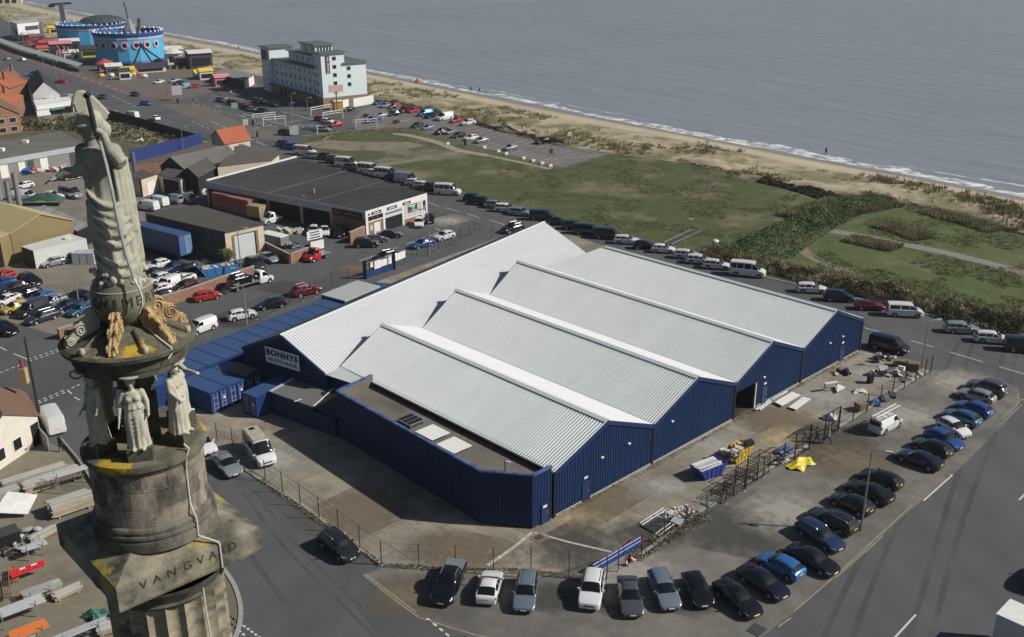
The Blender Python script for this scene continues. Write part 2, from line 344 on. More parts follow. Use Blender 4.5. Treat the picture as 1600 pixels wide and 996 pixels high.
# road markings ----------------------------------------------------------
MARK = MB()
def mark(a, b, wd=.12, px=True):
    A, B = site(*a), site(*b); t = (B-A).normalized(); nn = Vector((-t.y, t.x, 0))*wd/2
    MARK.add([(*((p+q).xy), .03) for p, q in ((A, -nn), (B, -nn), (B, nn), (A, nn))], [(0, 1, 2, 3)])
def dashes(a, b, nd, fill=.6, wd=.12):
    for i in range(nd):
        l = lambda t: (a[0]+(b[0]-a[0])*t, a[1]+(b[1]-a[1])*t)
        mark(l(i/nd), l((i+fill)/nd), wd)
for a, b in (((1443, 783), (1488, 743)), ((1397, 998), (1431, 961)), ((1592, 782), (1612, 762)), ((1350, 512.5), (1379, 520.6)), ((1423, 532.6), (1458, 543)), ((1485, 551), (1535, 566)), ((1561, 573.5), (1604, 586)),
             ((667, 316.5), (687, 323)), ((696, 325), (717, 331.5)), ((729, 334), (751, 341.6)), ((764, 344), (788, 351.6)), ((560.6, 408.6), (585.7, 399.8)), ((598, 395), (622, 387)), ((634, 382), (657, 375)), ((0, 543), (10, 548)), ((21, 553), (42.7, 562)), ((105.5, 610), (112, 616)), ((116, 621), (125, 626)), ((-40, 528), (-20, 536)), ((1596, 625), (1612, 628)),
             ((672, 369), (693, 362)), ((690, 362), (680, 357)), ((1484, 742), (1489, 743))): mark(a, b, .16)
for a, b, k in (((46, 565), (97, 548), 6), ((44, 562), (95, 545), 6), ((0, 583), (36, 569), 4), ((60, 631), (106, 612), 5), ((58, 628), (104, 609), 5), ((112, 607), (128, 600), 2), ((688, 343), (719, 351.5), 8), ((686, 346), (717, 355), 8), ((667, 967), (706, 998), 4),
                ((352, 958), (380, 980), 5), ((360, 975), (385, 996), 4), ((380, 978), (410, 1000), 5), ((0, 118), (60, 132), 4), ((60, 96), (200, 146), 12), ((100, 146), (330, 225), 18), ((300, 190), (330, 203), 4), ((235, 190), (310, 214), 9)): dashes(a, b, k, .55, .2)
for a, b in (((175, 150), (215, 168)), ((215, 168), (232, 165)), ((330, 190), (420, 230))): dashes(a, b, 5, .7, .2)
o = MARK.build('road_markings', WHITE); struct(o)
YL = MB(); MARK, keep = YL, MARK
for a, b in (((567, 899), (620, 940)), ((620, 940), (655, 966)), ((570, 897), (650, 957)), ((1240, 957), (1300, 905)), ((1300, 905), (1425, 790)), ((1306, 903), (1380, 838)), ((1216, 980), (1236, 966)), ((1565, 655), (1592, 630)), ((1592, 630), (1590, 615)), ((1570, 658), (1597, 632)), ((655, 966), (740, 992)), ((740, 992), (830, 1012))): mark(a, b, .13)
struct(YL.build('kerb_lines', CREAMLINE))
MARK = MB()
# bay lines of the beach car park
for k in range(15):
    t = k/14; a = (752+t*150, 197+t*42); mark(a, (a[0]-24+t*4, a[1]+5.5), .12)
for k in range(13):
    t = k/12; a = (752+t*108, 229+t*28); mark(a, (a[0]+21, a[1]-5.5), .12)
for k in range(8):
    t = k/7; a = (845+t*80, 252-t*6); mark(a, (a[0]+22, a[1]-5), .1)
for k in range(9):
    t = k/8; a = (345+t*70, 160+t*21); mark(a, (a[0]+9, a[1]-3), .12)
for a, b in (((470, 168), (530, 160)), ((330, 150), (400, 158)), ((440, 175), (520, 195)), ((440, 205), (500, 196)), ((560, 201), (600, 196)), ((505, 219), (530, 205)), ((380, 178), (460, 200)), ((470, 213), (540, 206)), ((400, 200), (470, 188)), ((336, 165), (346, 168)), ((373, 180), (383, 183))): mark(a, b, .25)
struct(MARK.build('bay_lines', WHITE))
# white painted lines on the yard slab
strip('yard_line', [(762, 884), (800, 858), (832, 832)], .35, .03, M('faded_yard_paint', (.5, .48, .43), (.3, .27, .22), 2, .9))
strip('yard_line', [(832, 832), (890, 848), (955, 863)], .25, .03, bpy.data.materials['faded_yard_paint'])

# wheel tracks, repairs and oil spots on the roads
TRK = M('tyre_track', (.061, .064, .066), (.068, .071, .073), .2, .9); TRK2 = M('polished_track', (.086, .09, .092), (.08, .083, .085), .2, .8); PATCH = M('tarmac_repair', (.062, .064, .066), (.07, .072, .073), 1, .9)
for mt, nm in ((TRK, 'tyre_marks'), (TRK2, 'polished_tracks')):
    n, L, b = nodes(mt); tc = n.new('ShaderNodeTexCoord'); z = n.new('ShaderNodeTexNoise'); z.inputs['Scale'].default_value = .09; z.inputs['Detail'].default_value = 9; L.new(tc.outputs['Object'], z.inputs['Vector'])
    mr = n.new('ShaderNodeMapRange'); mr.inputs[1].default_value = .38; mr.inputs[2].default_value = .68; mr.inputs[4].default_value = .42; L.new(z.outputs['Fac'], mr.inputs[0]); L.new(mr.outputs[0], b.inputs['Alpha'])
d0 = (site(1488, 743)-site(1397, 998)).normalized(); s0 = Vector((-d0.y, d0.x, 0)); c0 = site(1440, 860)
for k, (off, w_, mt) in enumerate(((-1.0, .5, TRK), (-2.7, .5, TRK), (2.4, .5, TRK), (4.2, .5, TRK))):
    strip('tyre_marks', [tuple((c0+s0*off+d0*t+s0*.25*math.sin(t*.11+k)).xy) for t in range(-24, 60, 4)], w_, .007, mt, px=False)
for k, (pts, w_, mt) in enumerate((([(380, 770), (440, 850), (520, 930), (600, 1010)], .35, TRK), ([(400, 770), (462, 850), (545, 930), (630, 1010)], .35, TRK), ([(350, 800), (400, 880), (460, 960)], .5, TRK2), ([(100, 585), (240, 545), (400, 470), (560, 415), (690, 352)], .4, TRK), ([(110, 595), (250, 553), (420, 470), (580, 414), (700, 358)], .4, TRK), ([(640, 320), (800, 368), (700, 335)], .4, TRK2), ([(1400, 515), (1500, 545), (1620, 582)], .4, TRK), ([(1380, 522), (1490, 556), (1610, 594)], .4, TRK), ([(60, 110), (200, 160), (330, 212)], .6, TRK2))):
    strip('tyre_marks', smooth_line(pts, 6), w_, .0065+.0003*k, mt)
for k, q in enumerate(([(560, 952), (600, 935), (640, 985), (598, 1000)], [(430, 470), (470, 460), (478, 466), (440, 477)], [(520, 430), (548, 420), (556, 424), (528, 434)], [(690, 336), (720, 344), (712, 349), (684, 341)], [(150, 640), (175, 632), (180, 640), (155, 649)])): sheet('tarmac_repair', q, .0095+.0001*k, PATCH)

# stains with soft edges on the yard and forecourt
def stain_mat(name, c):
    m = M(name, c, None, rough=.92); n, L, b = nodes(m); tc = n.new('ShaderNodeTexCoord'); mp = n.new('ShaderNodeMapping'); mp.inputs['Location'].default_value = (-1, -1, 0); mp.inputs['Scale'].default_value = (2, 2, 0); L.new(tc.outputs['Generated'], mp.inputs[0])
    g_ = n.new('ShaderNodeTexGradient'); g_.gradient_type = 'SPHERICAL'; L.new(mp.outputs[0], g_.inputs[0]); z = n.new('ShaderNodeTexNoise'); z.inputs['Scale'].default_value = .9; z.inputs['Detail'].default_value = 10; L.new(tc.outputs['Object'], z.inputs['Vector'])
    mu = n.new('ShaderNodeMath'); mu.operation = 'MULTIPLY'; L.new(g_.outputs['Fac'], mu.inputs[0]); L.new(z.outputs['Fac'], mu.inputs[1]); mr = n.new('ShaderNodeMapRange'); mr.inputs[1].default_value = .08; mr.inputs[2].default_value = .42; mr.inputs[4].default_value = .85; L.new(mu.outputs[0], mr.inputs[0]); L.new(mr.outputs[0], b.inputs['Alpha']); return m
SNS = (stain_mat('sand_spill', (.40, .33, .20)), stain_mat('oil_stain', (.06, .057, .052)), stain_mat('brown_dirt', (.165, .128, .085)), stain_mat('pale_dust', (.33, .315, .28)))
for k, (px, sx, sy, mi) in enumerate((((898, 803), 4, 3, 0), ((940, 780), 5, 3, 2), ((1040, 760), 4, 2.5, 3), ((1120, 700), 6, 3, 3), ((1210, 655), 5, 4, 2), ((1230, 690), 5, 3, 0), ((1290, 620), 7, 4, 3), ((1360, 585), 6, 3, 3), ((1010, 835), 4, 2.5, 1), ((900, 850), 5, 3, 1), ((720, 860), 6, 3, 2), ((560, 800), 6, 4, 2), ((430, 720), 5, 4, 3), ((1300, 690), 6, 4, 1), ((1150, 830), 7, 4, 1), ((1230, 800), 6, 4, 3), ((1420, 650), 6, 4, 3), ((1330, 720), 6, 4, 2), ((860, 935), 3, 2, 1), ((960, 940), 2, 2, 1), ((1075, 940), 3, 2, 1), ((1000, 900), 6, 3, 3), ((640, 930), 4, 3, 2), ((1500, 600), 7, 3, 3), ((450, 450), 6, 3, 1), ((560, 420), 6, 3, 2), ((360, 500), 5, 3, 1), ((700, 345), 6, 3, 3))):
    p = site(*px); r = .78 if k % 2 else -.4; MB().add([(x*sx*math.cos(r)-y*sy*math.sin(r), x*sx*math.sin(r)+y*sy*math.cos(r), 0) for x, y in ((-1, -1), (1, -1), (1, 1), (-1, 1))], [(0, 1, 2, 3)]).build('ground_stain', SNS[mi], None, loc=(p.x, p.y, .0200+.0004*k))['kind'] = 'structure'
# ------------------------------------------------------------------ warehouse
CLAD = M('blue_cladding', (.0085, .026, .080), (.011, .031, .090), .4, .5, spec=.2, c3=(.012, .028, .085), sc3=.12, t3=(.5, .8), stretch=(1, 1, .25))
CLADT = M('blue_trim', (.012, .028, .10), None, rough=.4)
ROOFM = M('grey_white_roof_sheet', (.58, .615, .61), (.54, .58, .575), .12, .5, c3=(.49, .53, .515), sc3=.35, t3=(.52, .8), stretch=(3, .6, 1))
ROOFX = M('pale_roof_sheet', (.57, .585, .605), (.53, .55, .575), .15, .5, c3=(.49, .5, .52), sc3=.35, t3=(.55, .8), stretch=(3, .6, 1))
RIDGE = M('ridge_capping', (.58, .62, .62), None, rough=.45)
GUT = M('dark_gutter', (.05, .055, .055), None, rough=.6)
DARK = M('dark_void', (.004, .004, .005), None, rough=.9)  # on flat openings this near black stands in for the shade inside
FELT = M('roof_felt', (.125, .115, .097), (.16, .145, .12), .5, .95, bump=.3, bsc=5, c3=(.085, .07, .06), sc3=.25, t3=(.5, .7))
GLASSW = M('rooflight_sheet', (.52, .53, .51), None, rough=.5)
DGLASS = M('dark_glass', (.012, .015, .018), None, rough=.08, spec=.6)
SIGNW = M('sign_white', (.62, .66, .7), None, rough=.5)
SIGNB = M('sign_navy', (.01, .015, .07), None, rough=.5)
STEEL = M('galvanised_steel', (.32, .33, .33), (.26, .27, .27), 4, .45, metal=.4)
WPAINT = M('white_paint', (.72, .72, .70), (.62, .62, .6), 1.5, .55)
BW_YAW = -46.187709*PI/180; BW_O = (3.81, 80.91)
WH = thing('warehouse', 'large blue clad warehouse with four parallel pale ribbed gabled roofs', 'warehouse', (BW_O[0], BW_O[1], 0), BW_YAW)
V_ = [0, 14.39, 28.77, 42.69, 57.04]; ZE = [4.95, 4.6, 4.6, 4.65, 4.5]; ZR = 7.56
LEN = [35.4, 38.6, 41.8, 43.4]
def corr(mb, base0, base1, top0, top1, pitch=.33, dep=.06, tmax=None, mi=0, t0=None):
    """ribbed sheet between two edges; ribs run base->top"""
    b0, b1, p0, p1 = map(Vector, (base0, base1, top0, top1)); n = max(1, int((b1-b0).length/pitch))
    nrm = (b1-b0).cross(p0-b0).normalized()*dep; V = []
    for i in range(n):
        for f, up in ((0, 0), (.42, 0), (.55, 1), (.87, 1)):
            s = (i+f)/n; B = b0.lerp(b1, s); T = p0.lerp(p1, s)
            if tmax: T = B.lerp(T, max(.002, min(1, tmax(s))))
            V += [B+nrm*up, T+nrm*up]
    V += [b1, p1.copy() if not tmax else b1.lerp(p1, max(.002, min(1, tmax(1))))]
    k = len(V)//2
    return mb.add(V, [(2*i, 2*i+2, 2*i+3, 2*i+1) for i in range(k-1)], mi)
UE = lambda v: -33.1-.222*(v+2.3)          # skewed line where the bays meet the cross building
for i in range(4):
    v0, v1 = V_[i], V_[i+1]; vm = (v0+v1)/2; ov = .12; Lh = -UE(vm)
    if i == 3:
        corr(a := MB(), (-42.9, v0, ZE[i]), (ov, v0, ZE[i]), (-42.9, vm, ZR), (ov, vm, ZR), tmax=lambda s: ((s*43.0)/5.4) if s*43.0 < 5.4 else 1)
        a.build('roof_slope', ROOFM, WH)
        corr(a := MB(), (ov, v1+.1, ZE[i+1]), (-37.5, v1+.1, ZE[i+1]), (ov, vm, ZR), (-37.5, vm, ZR)); a.build('roof_slope', ROOFM, WH)
        MB().add([(-42.9, v0, ZE[i]-.02), (-37.5, vm, ZR-.02), (-37.5, v1, ZE[i+1]-.02), (-37.5, v1, 2), (-42.9, v0, 2)], [(0, 1, 2, 3, 4)]).build('end_gable', CLAD, WH)
        Lr = 37.5
    else:
        corr(a := MB(), (UE(v0), v0-(.15 if i == 0 else -.06), ZE[i]-(.03 if i == 0 else -.02)), (ov, v0-(.15 if i == 0 else -.06), ZE[i]-(.03 if i == 0 else -.02)), (UE(vm), vm, ZR), (ov, vm, ZR)); a.build('roof_slope', ROOFM, WH)
        corr(a := MB(), (ov, v1-.06, ZE[i+1]+.02), (UE(v1)-.3, v1-.06, ZE[i+1]+.02), (ov, vm, ZR), (UE(vm)-.05, vm, ZR)); a.build('roof_slope', ROOFX, WH)
        MB().add([(UE(v0)+.1, v0, 3), (UE(v0)+.1, v0, ZE[i]-.05), (UE(vm)+.1, vm, ZR-.05), (UE(v1)+.1, v1, ZE[i+1]-.05), (UE(v1)+.1, v1, 3)], [(4, 3, 2, 1, 0)]).build('end_gable', CLAD, WH)
        Lr = Lh+.1
    cp = MB(); sl_ = math.atan2(ZR-ZE[i], vm-v0)
    for sg in (-1, 1):
        cp.add([(-Lr, vm, ZR+.14), (ov+.05, vm, ZR+.14), (ov+.05, vm+sg*.42, ZR+.14-.42*math.tan(sl_)), (-Lr, vm+sg*.42, ZR+.14-.42*math.tan(sl_))], [(0, 1, 2, 3) if sg < 0 else (3, 2, 1, 0)])
    cp.build('ridge_cap', RIDGE, WH)
    # valley or edge gutter
    if i: MB().box(((-Lh+ov)/2, v0, ZE[i]-.06), (Lh, .22, .12)).build('valley_gutter', GUT, WH)
    # gable wall with upright ribs
    zt = lambda v, i=i, v0=v0, v1=v1, vm=vm: ZE[i]+(ZR-ZE[i])*(v-v0)/(vm-v0) if v < vm else ZR+(ZE[i+1]-ZR)*(v-vm)/(v1-vm)
    wl = MB(); pitch = .36; nr = int((v1-v0-.3)/pitch); V = []
    VV = []
    for k in range(nr+1):
        for f, up in ((0, 0), (.4, 0), (.53, 1), (.87, 1)):
            if k == nr and f: continue
            v = v0+.15+(v1-v0-.3)*(k+f)/nr; x = .05*up
            zb = .25
            VV += [(x, v, zb), (x, v, zt(v)-.05)]
    kk = len(VV)//2
    if i == 2:      # roller door opening next to the pier
        for q in range(kk):
            if VV[2*q][1] < V_[2]+4.15: VV[2*q] = (VV[2*q][0], VV[2*q][1], 3.25)
    wl.add(VV, [(2*q, 2*q+2, 2*q+3, 2*q+1) for q in range(kk-1)])
    wl.build('gable_wall', CLAD, WH)
    MB().box((-.02, (v0+v1)/2+(2.1 if i == 2 else 0), .125), (.18, v1-v0-.4-(4.2 if i == 2 else 0), .25)).build('plinth', KERB, WH)
    # barge boards and corner pier
    for a, b in (((v0+.02, ZE[i]-.02), (vm, ZR)), ((vm, ZR), (v1-.02, ZE[i+1]-.02))):
        MB().add([(.16, a[0], a[1]-.42), (.16, b[0], b[1]-.42), (.16, b[0], b[1]+.03), (.16, a[0], a[1]+.03), (.02, a[0], a[1]-.42), (.02, b[0], b[1]-.42), (.02, b[0], b[1]+.03), (.02, a[0], a[1]+.03)], [(0, 1, 2, 3), (3, 2, 6, 7), (1, 0, 4, 5), (7, 6, 5, 4), (0, 3, 7, 4), (2, 1, 5, 6)]).build('barge_board', CLADT, WH)
    MB().box((.06, v0, ZE[i]/2-.1), (.14, .26, ZE[i]-.3)).build('downpipe', DARK, WH)
MB().box((.06, V_[4], ZE[4]/2-.1), (.16, .3, ZE[4]-.3)).build('downpipe', DARK, WH)
# right flank wall, inner back wall, roller door recess
corr(a := MB(), (0, V_[4], .2), (-37.5, V_[4], .2), (0, V_[4], 4.4), (-37.5, V_[4], 4.4), .36, .05); a.build('flank_wall', CLAD, WH)
rd = MB(); y0, y1 = V_[2]+.2, V_[2]+4.1
rd.add([(-.05, y0, .02), (-2.6, y0, .02), (-2.6, y0, 3.3), (-.05, y0, 3.3), (-.05, y1, .02), (-2.6, y1, .02), (-2.6, y1, 3.3), (-.05, y1, 3.3)], [(0, 1, 2, 3), (5, 4, 7, 6), (1, 5, 6, 2), (3, 2, 6, 7), (0, 4, 5, 1)])
rd.build('loading_bay', DARK, WH)
MB().box((.02, y1+.06, 1.6), (.16, .14, 3.2)).build('door_jamb', WPAINT, WH)
def pdoor(u, v, z=0, w=.95, h=2.1, sign=True, cov=True):
    d = MB().box((.085, v, h/2+.06), (.05, w, h)); dd = d.build('door', CLADT, WH)
    MB().box((.14, v+w/2-.1, 1.05), (.05, .14, .05)).build('door_handle', STEEL, dd)
    MB().box((.05, v+w/2+.1, h/2+.06), (.1, .14, h+.1)).build('door_reveal', DARK, WH)
    if sign: MB().box((.13, v-.05, h+.5), (.04, .5, .22)).build('door_sign', WPAINT, WH)
pdoor(0, 4.3); pdoor(0, V_[2]+6.0); pdoor(0, V_[3]+9.6)
for v in (V_[2]+5.6, V_[3]+6.2, V_[3]+9.3, 10.5, 6.5, V_[1]+3):
    l_ = MB().box((.16, v, 3.5 if v > 20 else 3.9), (.16, .32, .14)); l_.build('wall_light', WPAINT, WH)
# cross building at the far left end, skewed to the bays
DV = Vector((-.217, .977, 0)).normalized(); EV = Vector((-DV.y, DV.x, 0))      # along the ridge, across to the left
E0 = Vector((-33.2, -2.3, 0)); CW = 13.5; CL = 57.0; CZ, CZR, CZE = 4.65, 8.0, 4.9
P = lambda s, e, z: tuple((E0+DV*s+EV*e+Vector((0, 0, z))))
corr(a := MB(), P(-.15, -.1, CZ), P(CL, -.1, CZ), P(-.15, CW/2, CZR), P(CL, CW/2, CZR), .42, .06); a.build('roof_slope', ROOFX, WH)
corr(a := MB(), P(CL, CW+.1, CZE), P(-.15, CW+.1, CZE), P(CL, CW/2, CZR), P(-.15, CW/2, CZR), .42, .06); a.build('roof_slope', M('shaded_roof_sheet', (.16, .185, .2), (.18, .2, .215), .4, .5), WH)  # slope turned from the sun; its shade is put into the grey
cp = MB(); 
for sg in (-1, 1): cp.add([P(-.2, CW/2, CZR+.13), P(CL, CW/2, CZR+.13), P(CL, CW/2+sg*.3, CZR-.01), P(-.2, CW/2+sg*.3, CZR-.01)], [(0, 1, 2, 3) if sg < 0 else (3, 2, 1, 0)])
cp.build('ridge_cap', RIDGE, WH)
gw = MB(); nn = 40
VV = []
zc = lambda e: CZ+(CZR-CZ)*(1-abs(e-CW/2)/(CW/2))
for k in range(nn+1):
    for f, up in ((0, 0), (.4, 0), (.53, 1), (.87, 1)):
        if k == nn and f: continue
        e = CW*(k+f)/nn; VV += [P(-.05*up, e, .1), P(-.05*up, e, zc(e)-.04)]
kk = len(VV)//2; gw.add(VV, [(2*q+2, 2*q, 2*q+1, 2*q+3) for q in range(kk-1)]); gw.build('gable_wall', CLAD, WH)
MB().add([P(0, CW, .1), P(CL, CW, .1), P(CL, CW, CZE), P(0, CW, CZE)], [(0, 1, 2, 3)]).build('flank_wall', CLAD, WH)
MB().add([P(CL, CW, .1), P(CL, 0, .1), P(CL, 0, CZ), P(CL, CW/2, CZR-.02), P(CL, CW, CZE)], [(0, 1, 2, 3, 4)]).build('gable_wall', CLAD, WH)
for a, b in (((-.05, CZ), (CW/2, CZR)), ((CW/2, CZR), (CW+.05, CZE))):
    MB().add([P(-.2, a[0], a[1]-.34), P(-.2, b[0], b[1]-.34), P(-.2, b[0], b[1]+.1), P(-.2, a[0], a[1]+.1), P(-.1, a[0], a[1]+.1), P(-.1, b[0], b[1]+.1)], [(3, 2, 1, 0), (2, 3, 4, 5)]).build('barge_board', CLADT, WH)
# company sign on the shaded gable
def text_mesh(s, size, mat, depth=.02, bold=0.0, spacing=1.0):
    cu = bpy.data.curves.new(s.replace(' ', '_'), 'FONT'); cu.body = s; cu.size = size; cu.extrude = depth; cu.offset = bold; cu.align_x = 'CENTER'; cu.align_y = 'CENTER'; cu.space_character = spacing; cu.resolution_u = 3
    ob = bpy.data.objects.new('t', cu); C.objects.link(ob); dg = bpy.context.evaluated_depsgraph_get()
    me = bpy.data.meshes.new_from_object(ob.evaluated_get(dg)); bpy.data.objects.remove(ob); me.materials.clear(); me.materials.append(mat); return me
sgn = thing('company_sign', 'white sign board reading BONNYS SELF STORAGE on the dark gable', 'sign')
loc_ = (Matrix.Translation((BW_O[0], BW_O[1], 0)) @ Matrix.Rotation(BW_YAW, 4, 'Z'))
def wl_(p): return loc_ @ Vector(p)
sg_o = wl_(P(-.3, 6.6, 5.15)); sgn.location = sg_o
ax = ((loc_.to_3x3() @ EV)*-1).normalized(); sgn.rotation_euler = (0, 0, math.atan2(ax.y, ax.x))
MB().box((0, 0, 0), (5.4, .1, 1.95)).build('board', SIGNW, sgn)
for s, size, x, z, bold in (('BONNYS', 1.0, 0, .36, .05), ('SELF', .56, -1.55, -.5, .008), ('STORAGE', .56, .78, -.5, .008)):
    o = link('lettering', text_mesh(s, size, SIGNB, .012, bold, 1.12), sgn, (x, -.065, z), (PI/2, 0, 0)); o.scale = (1.17, 1, 1)
# flat roofed front extension with parapet
XP = [(-27.9, .05), (-27.2, -5.1), (-3.9, -5.6), (0.02, -2.75), (0.02, -.35)]; XZ = 5.6; FZ = 4.35
MB().prism([(-27.85, 0), (-27.15, -5.0), (-3.95, -5.45), (-.1, -2.7), (-.1, 0)], FZ-.3, FZ).build('flat_roof', FELT, WH)
for (a, b) in zip(XP, XP[1:]):
    A, B = Vector((*a, 0)), Vector((*b, 0)); wl = MB(); corr(wl, (A.x, A.y, .15), (B.x, B.y, .15), (A.x, A.y, XZ), (B.x, B.y, XZ), .36, .05); wl.build('parapet_wall', CLAD, WH)
    d = (B-A).normalized(); nn_ = Vector((d.y, -d.x, 0))
    t = MB(); q = [A+nn_*.08, B+nn_*.08, B-nn_*.24, A-nn_*.24]
    t.add([(p.x, p.y, XZ-.12) for p in q]+[(p.x, p.y, XZ+.04) for p in q], [(4, 5, 6, 7), (0, 1, 5, 4), (2, 3, 7, 6), (1, 2, 6, 5), (3, 0, 4, 7)])
    t.build('parapet_cap', M('weathered_blue_cap', (.03, .06, .22), (.10, .15, .28), 1.2, .5) if 'weathered_blue_cap' not in bpy.data.materials else bpy.data.materials['weathered_blue_cap'], WH)
    q = [A-nn_*.12, B-nn_*.12, B-nn_*.2, A-nn_*.2]
    MB().add([(p.x, p.y, FZ) for p in q]+[(p.x, p.y, XZ-.1) for p in q], [(2, 3, 7, 6), (0, 1, 5, 4)]).build('parapet_lining', FELT, WH)
MB().box((-14, .12, FZ+.3), (27.8, .1, .75)).build('eaves_wall', DARK, WH)  # shade under the eave is painted as a near-black wall colour
MB().box((-14, -.12, ZE[0]-.1), (28, .24, .14)).build('eaves_gutter', M('stone_grey_gutter', (.25, .23, .19), None, rough=.7), WH)
dd = MB().box((.12, -1.3, 1.1), (.05, .95, 2.1)).build('door', CLADT, WH); MB().box((.16, -1.0, 1.1), (.05, .14, .05)).build('door_handle', STEEL, dd)
MB().box((.16, -1.35, 1.85), (.05, .5, .22)).build('door_sign', WPAINT, WH)
MB().box((.1, -.7, 1.1), (.1, .14, 2.2)).build('door_reveal', DARK, WH)
# rooflights on the flat roof
for u, v, k in ((-17.6, -2.7, 1), (-13.9, -2.9, 0), (-10.4, -3.1, 0)):
    MB().box((u, v, FZ+.2), (1.9, 1.7, .4)).build('rooflight_kerb', GUT, WH)
    if k:
        f_ = MB().box((u, v, FZ+.43), (2.15, 1.95, .06)).build('rooflight_frame', STEEL, WH)
        for j in (-1, 0, 1): MB().box((u+j*.68, v, FZ+.47), (.6, 1.75, .05)).build('rooflight_pane', DGLASS, f_)
    else:
        a = MB(); corr(a, (u-1.35, v-1.15, FZ+.45), (u+1.35, v-1.15, FZ+.45), (u-1.35, v+1.15, FZ+.45), (u+1.35, v+1.15, FZ+.45), .22, .03); a.build('rooflight_sheet', GLASSW, WH)
# security camera pole at the corner
cpo = thing('camera_pole', 'thin dark pole with small white camera above the front parapet corner', 'camera pole', wl_((-2.2, -4.1, FZ+.02)), BW_YAW)
MB().tube([(0, 0, 0), (0, 0, 2.5)], .05).build('pole', DARK, cpo); MB().box((.25, .1, 2.3), (.5, .12, .12), .4).build('camera', WPAINT, cpo)

# low eave and wall closing the gap beside the skewed gable
corr(a := MB(), (UE(0)-.3, -1.9, 4.22), (-28.4, -1.2, 4.45), (UE(0), -.1, 4.9), (-28.0, -.1, 4.9)); a.build('roof_slope', ROOFM, WH)
corr(a := MB(), (-33.2, -1.7, .1), (-27.6, -1.0, .1), (-33.2, -1.7, 4.15), (-27.6, -1.0, 4.3), .36, .05); a.build('link_wall', CLAD, WH)

corr(a := MB(), P(45.5, -7.5, CZ-7.5*.48), P(CL, -7.5, CZ-7.5*.48), P(45.5, .0, CZ-.03), P(CL, .0, CZ-.03), .42, .06); a.build('roof_slope', ROOFX, WH)
# ------------------------------------------------------------------ containers and neighbouring buildings
CONTB = M('container_blue', (.012, .035, .14), (.018, .045, .16), .5, .45); CONTR = M('container_roof_blue', (.038, .082, .195), (.03, .068, .17), .35, .55, c3=(.055, .095, .19), sc3=.3)
BRICK = M('red_brick', (.22, .115, .075), (.28, .15, .10), 1.8, .9, bump=.3, bsc=20, c3=(.17, .10, .075), sc3=.6)
CREAM = M('cream_render', (.50, .44, .33), (.56, .50, .39), .7, .85, c3=(.42, .37, .28), sc3=.25)
BITUM = M('bitumen_roof', (.036, .036, .035), (.05, .05, .048), .12, .85, c3=(.022, .022, .022), sc3=.07, t3=(.45, .65))
BITUM2 = M('brown_felt_roof', (.058, .055, .048), (.07, .066, .058), .25, .9, c3=(.045, .043, .038), sc3=.15)
WRENDER = M('white_render', (.66, .66, .64), (.6, .6, .58), .8, .8)
FASC = M('pale_fascia', (.40, .42, .44), (.34, .36, .38), .4, .6)
ROLLER = M('pale_roller_door', (.50, .54, .55), None, rough=.5)
RUST = M('red_oxide_container', (.28, .085, .07), (.34, .13, .10), .6, .7)
TILEO = M('orange_tile', (.36, .11, .045), (.28, .085, .04), 2.5, .85); TILEB = M('brown_tile', (.13, .075, .05), (.17, .10, .07), 2.5, .9); SLATE = M('dark_slate', (.025, .025, .028), (.035, .035, .038), 1.5, .7)
TERRA = M('red_metal_roof', (.36, .10, .05), (.39, .115, .06), .4, .6)
def wlp(u, v, z=0): return wl_((u, v, z))
RD = Vector((-.17, .985, 0)).normalized(); RE = Vector((-RD.y, RD.x, 0)); Q0 = Vector((-41.8, -12.2, 0))
CB = {}
def container(label, c, rz, Ln=6.06, H=2.59, body='b', group=None, name='shipping_container', doors=True):
    """c, rz in world space; doors face +x"""
    bm, rm = {'b': (CONTB, CONTR), 'r': (RUST, RUST)}[body]
    t = thing(name, label, 'container', c, rz, group); W = 2.44; key = (Ln, H, body)
    if key not in CB:
        L2, W2 = Ln/2, W/2; sd = MB()
        for s in (-1, 1):
            a = (-L2+.1, s*(W2-.03), .16), (L2-.1, s*(W2-.03), .16); b = (-L2+.1, s*(W2-.03), H-.12), (L2-.1, s*(W2-.03), H-.12)
            if s < 0: corr(sd, a[0], a[1], b[0], b[1], .28, .035)
            else: corr(sd, a[1], a[0], b[1], b[0], .28, .035)
        corr(sd, (-L2+.03, W2-.1, .16), (-L2+.03, -W2+.1, .16), (-L2+.03, W2-.1, H-.12), (-L2+.03, -W2+.1, H-.12), .28, .035)
        fr = MB()
        for x in (-L2+.08, L2-.08):
            for y in (-W2+.08, W2-.08): fr.box((x, y, H/2), (.16, .16, H-.01))
            for z in (.08, H-.07): fr.box((x, 0, z), (.15, W-.33, .14))
        for y in (-W2+.05, W2-.05):
            for z in (.08, H-.07): fr.box((0, y, z), (Ln-.33, .1, .13))
        rf = MB().box((0, 0, H-.03), (Ln-.34, W-.22, .04))
        dr = MB().box((0, 0, 0), (.06, W/2-.2, H-.34)); bars = MB()
        for y in (-.28, .22): bars.bar((.06, y, -H/2+.2), (.06, y, H/2-.2), .05)
        for z in (-.75, -.25, .55): bars.box((.065, 0, z), (.04, .7, .035))
        lab = MB().box((.05, .1, .2), (.02, .36, .3))
        CB[key] = (sd.mesh('side_panels', bm), fr.mesh('frame', bm), rf.mesh('roof', rm), dr.mesh('door', bm), bars.mesh('locking_bars', M('bar_grey_'+body, (.30, .34, .42), None, rough=.5)), lab.mesh('door_label', WPAINT))
    k = CB[key]; link('side_panels', k[0], t); link('frame', k[1], t); link('roof', k[2], t)
    for s in (-1, 1):
        d = link('door', k[3], t, (Ln/2-.08, s*(W/4-.045), H/2)); link('locking_bars', k[4], d)
        if s > 0: link('door_label', k[5], d)
    return t
world_door = BW_YAW+math.atan2(-RE.y, -RE.x)
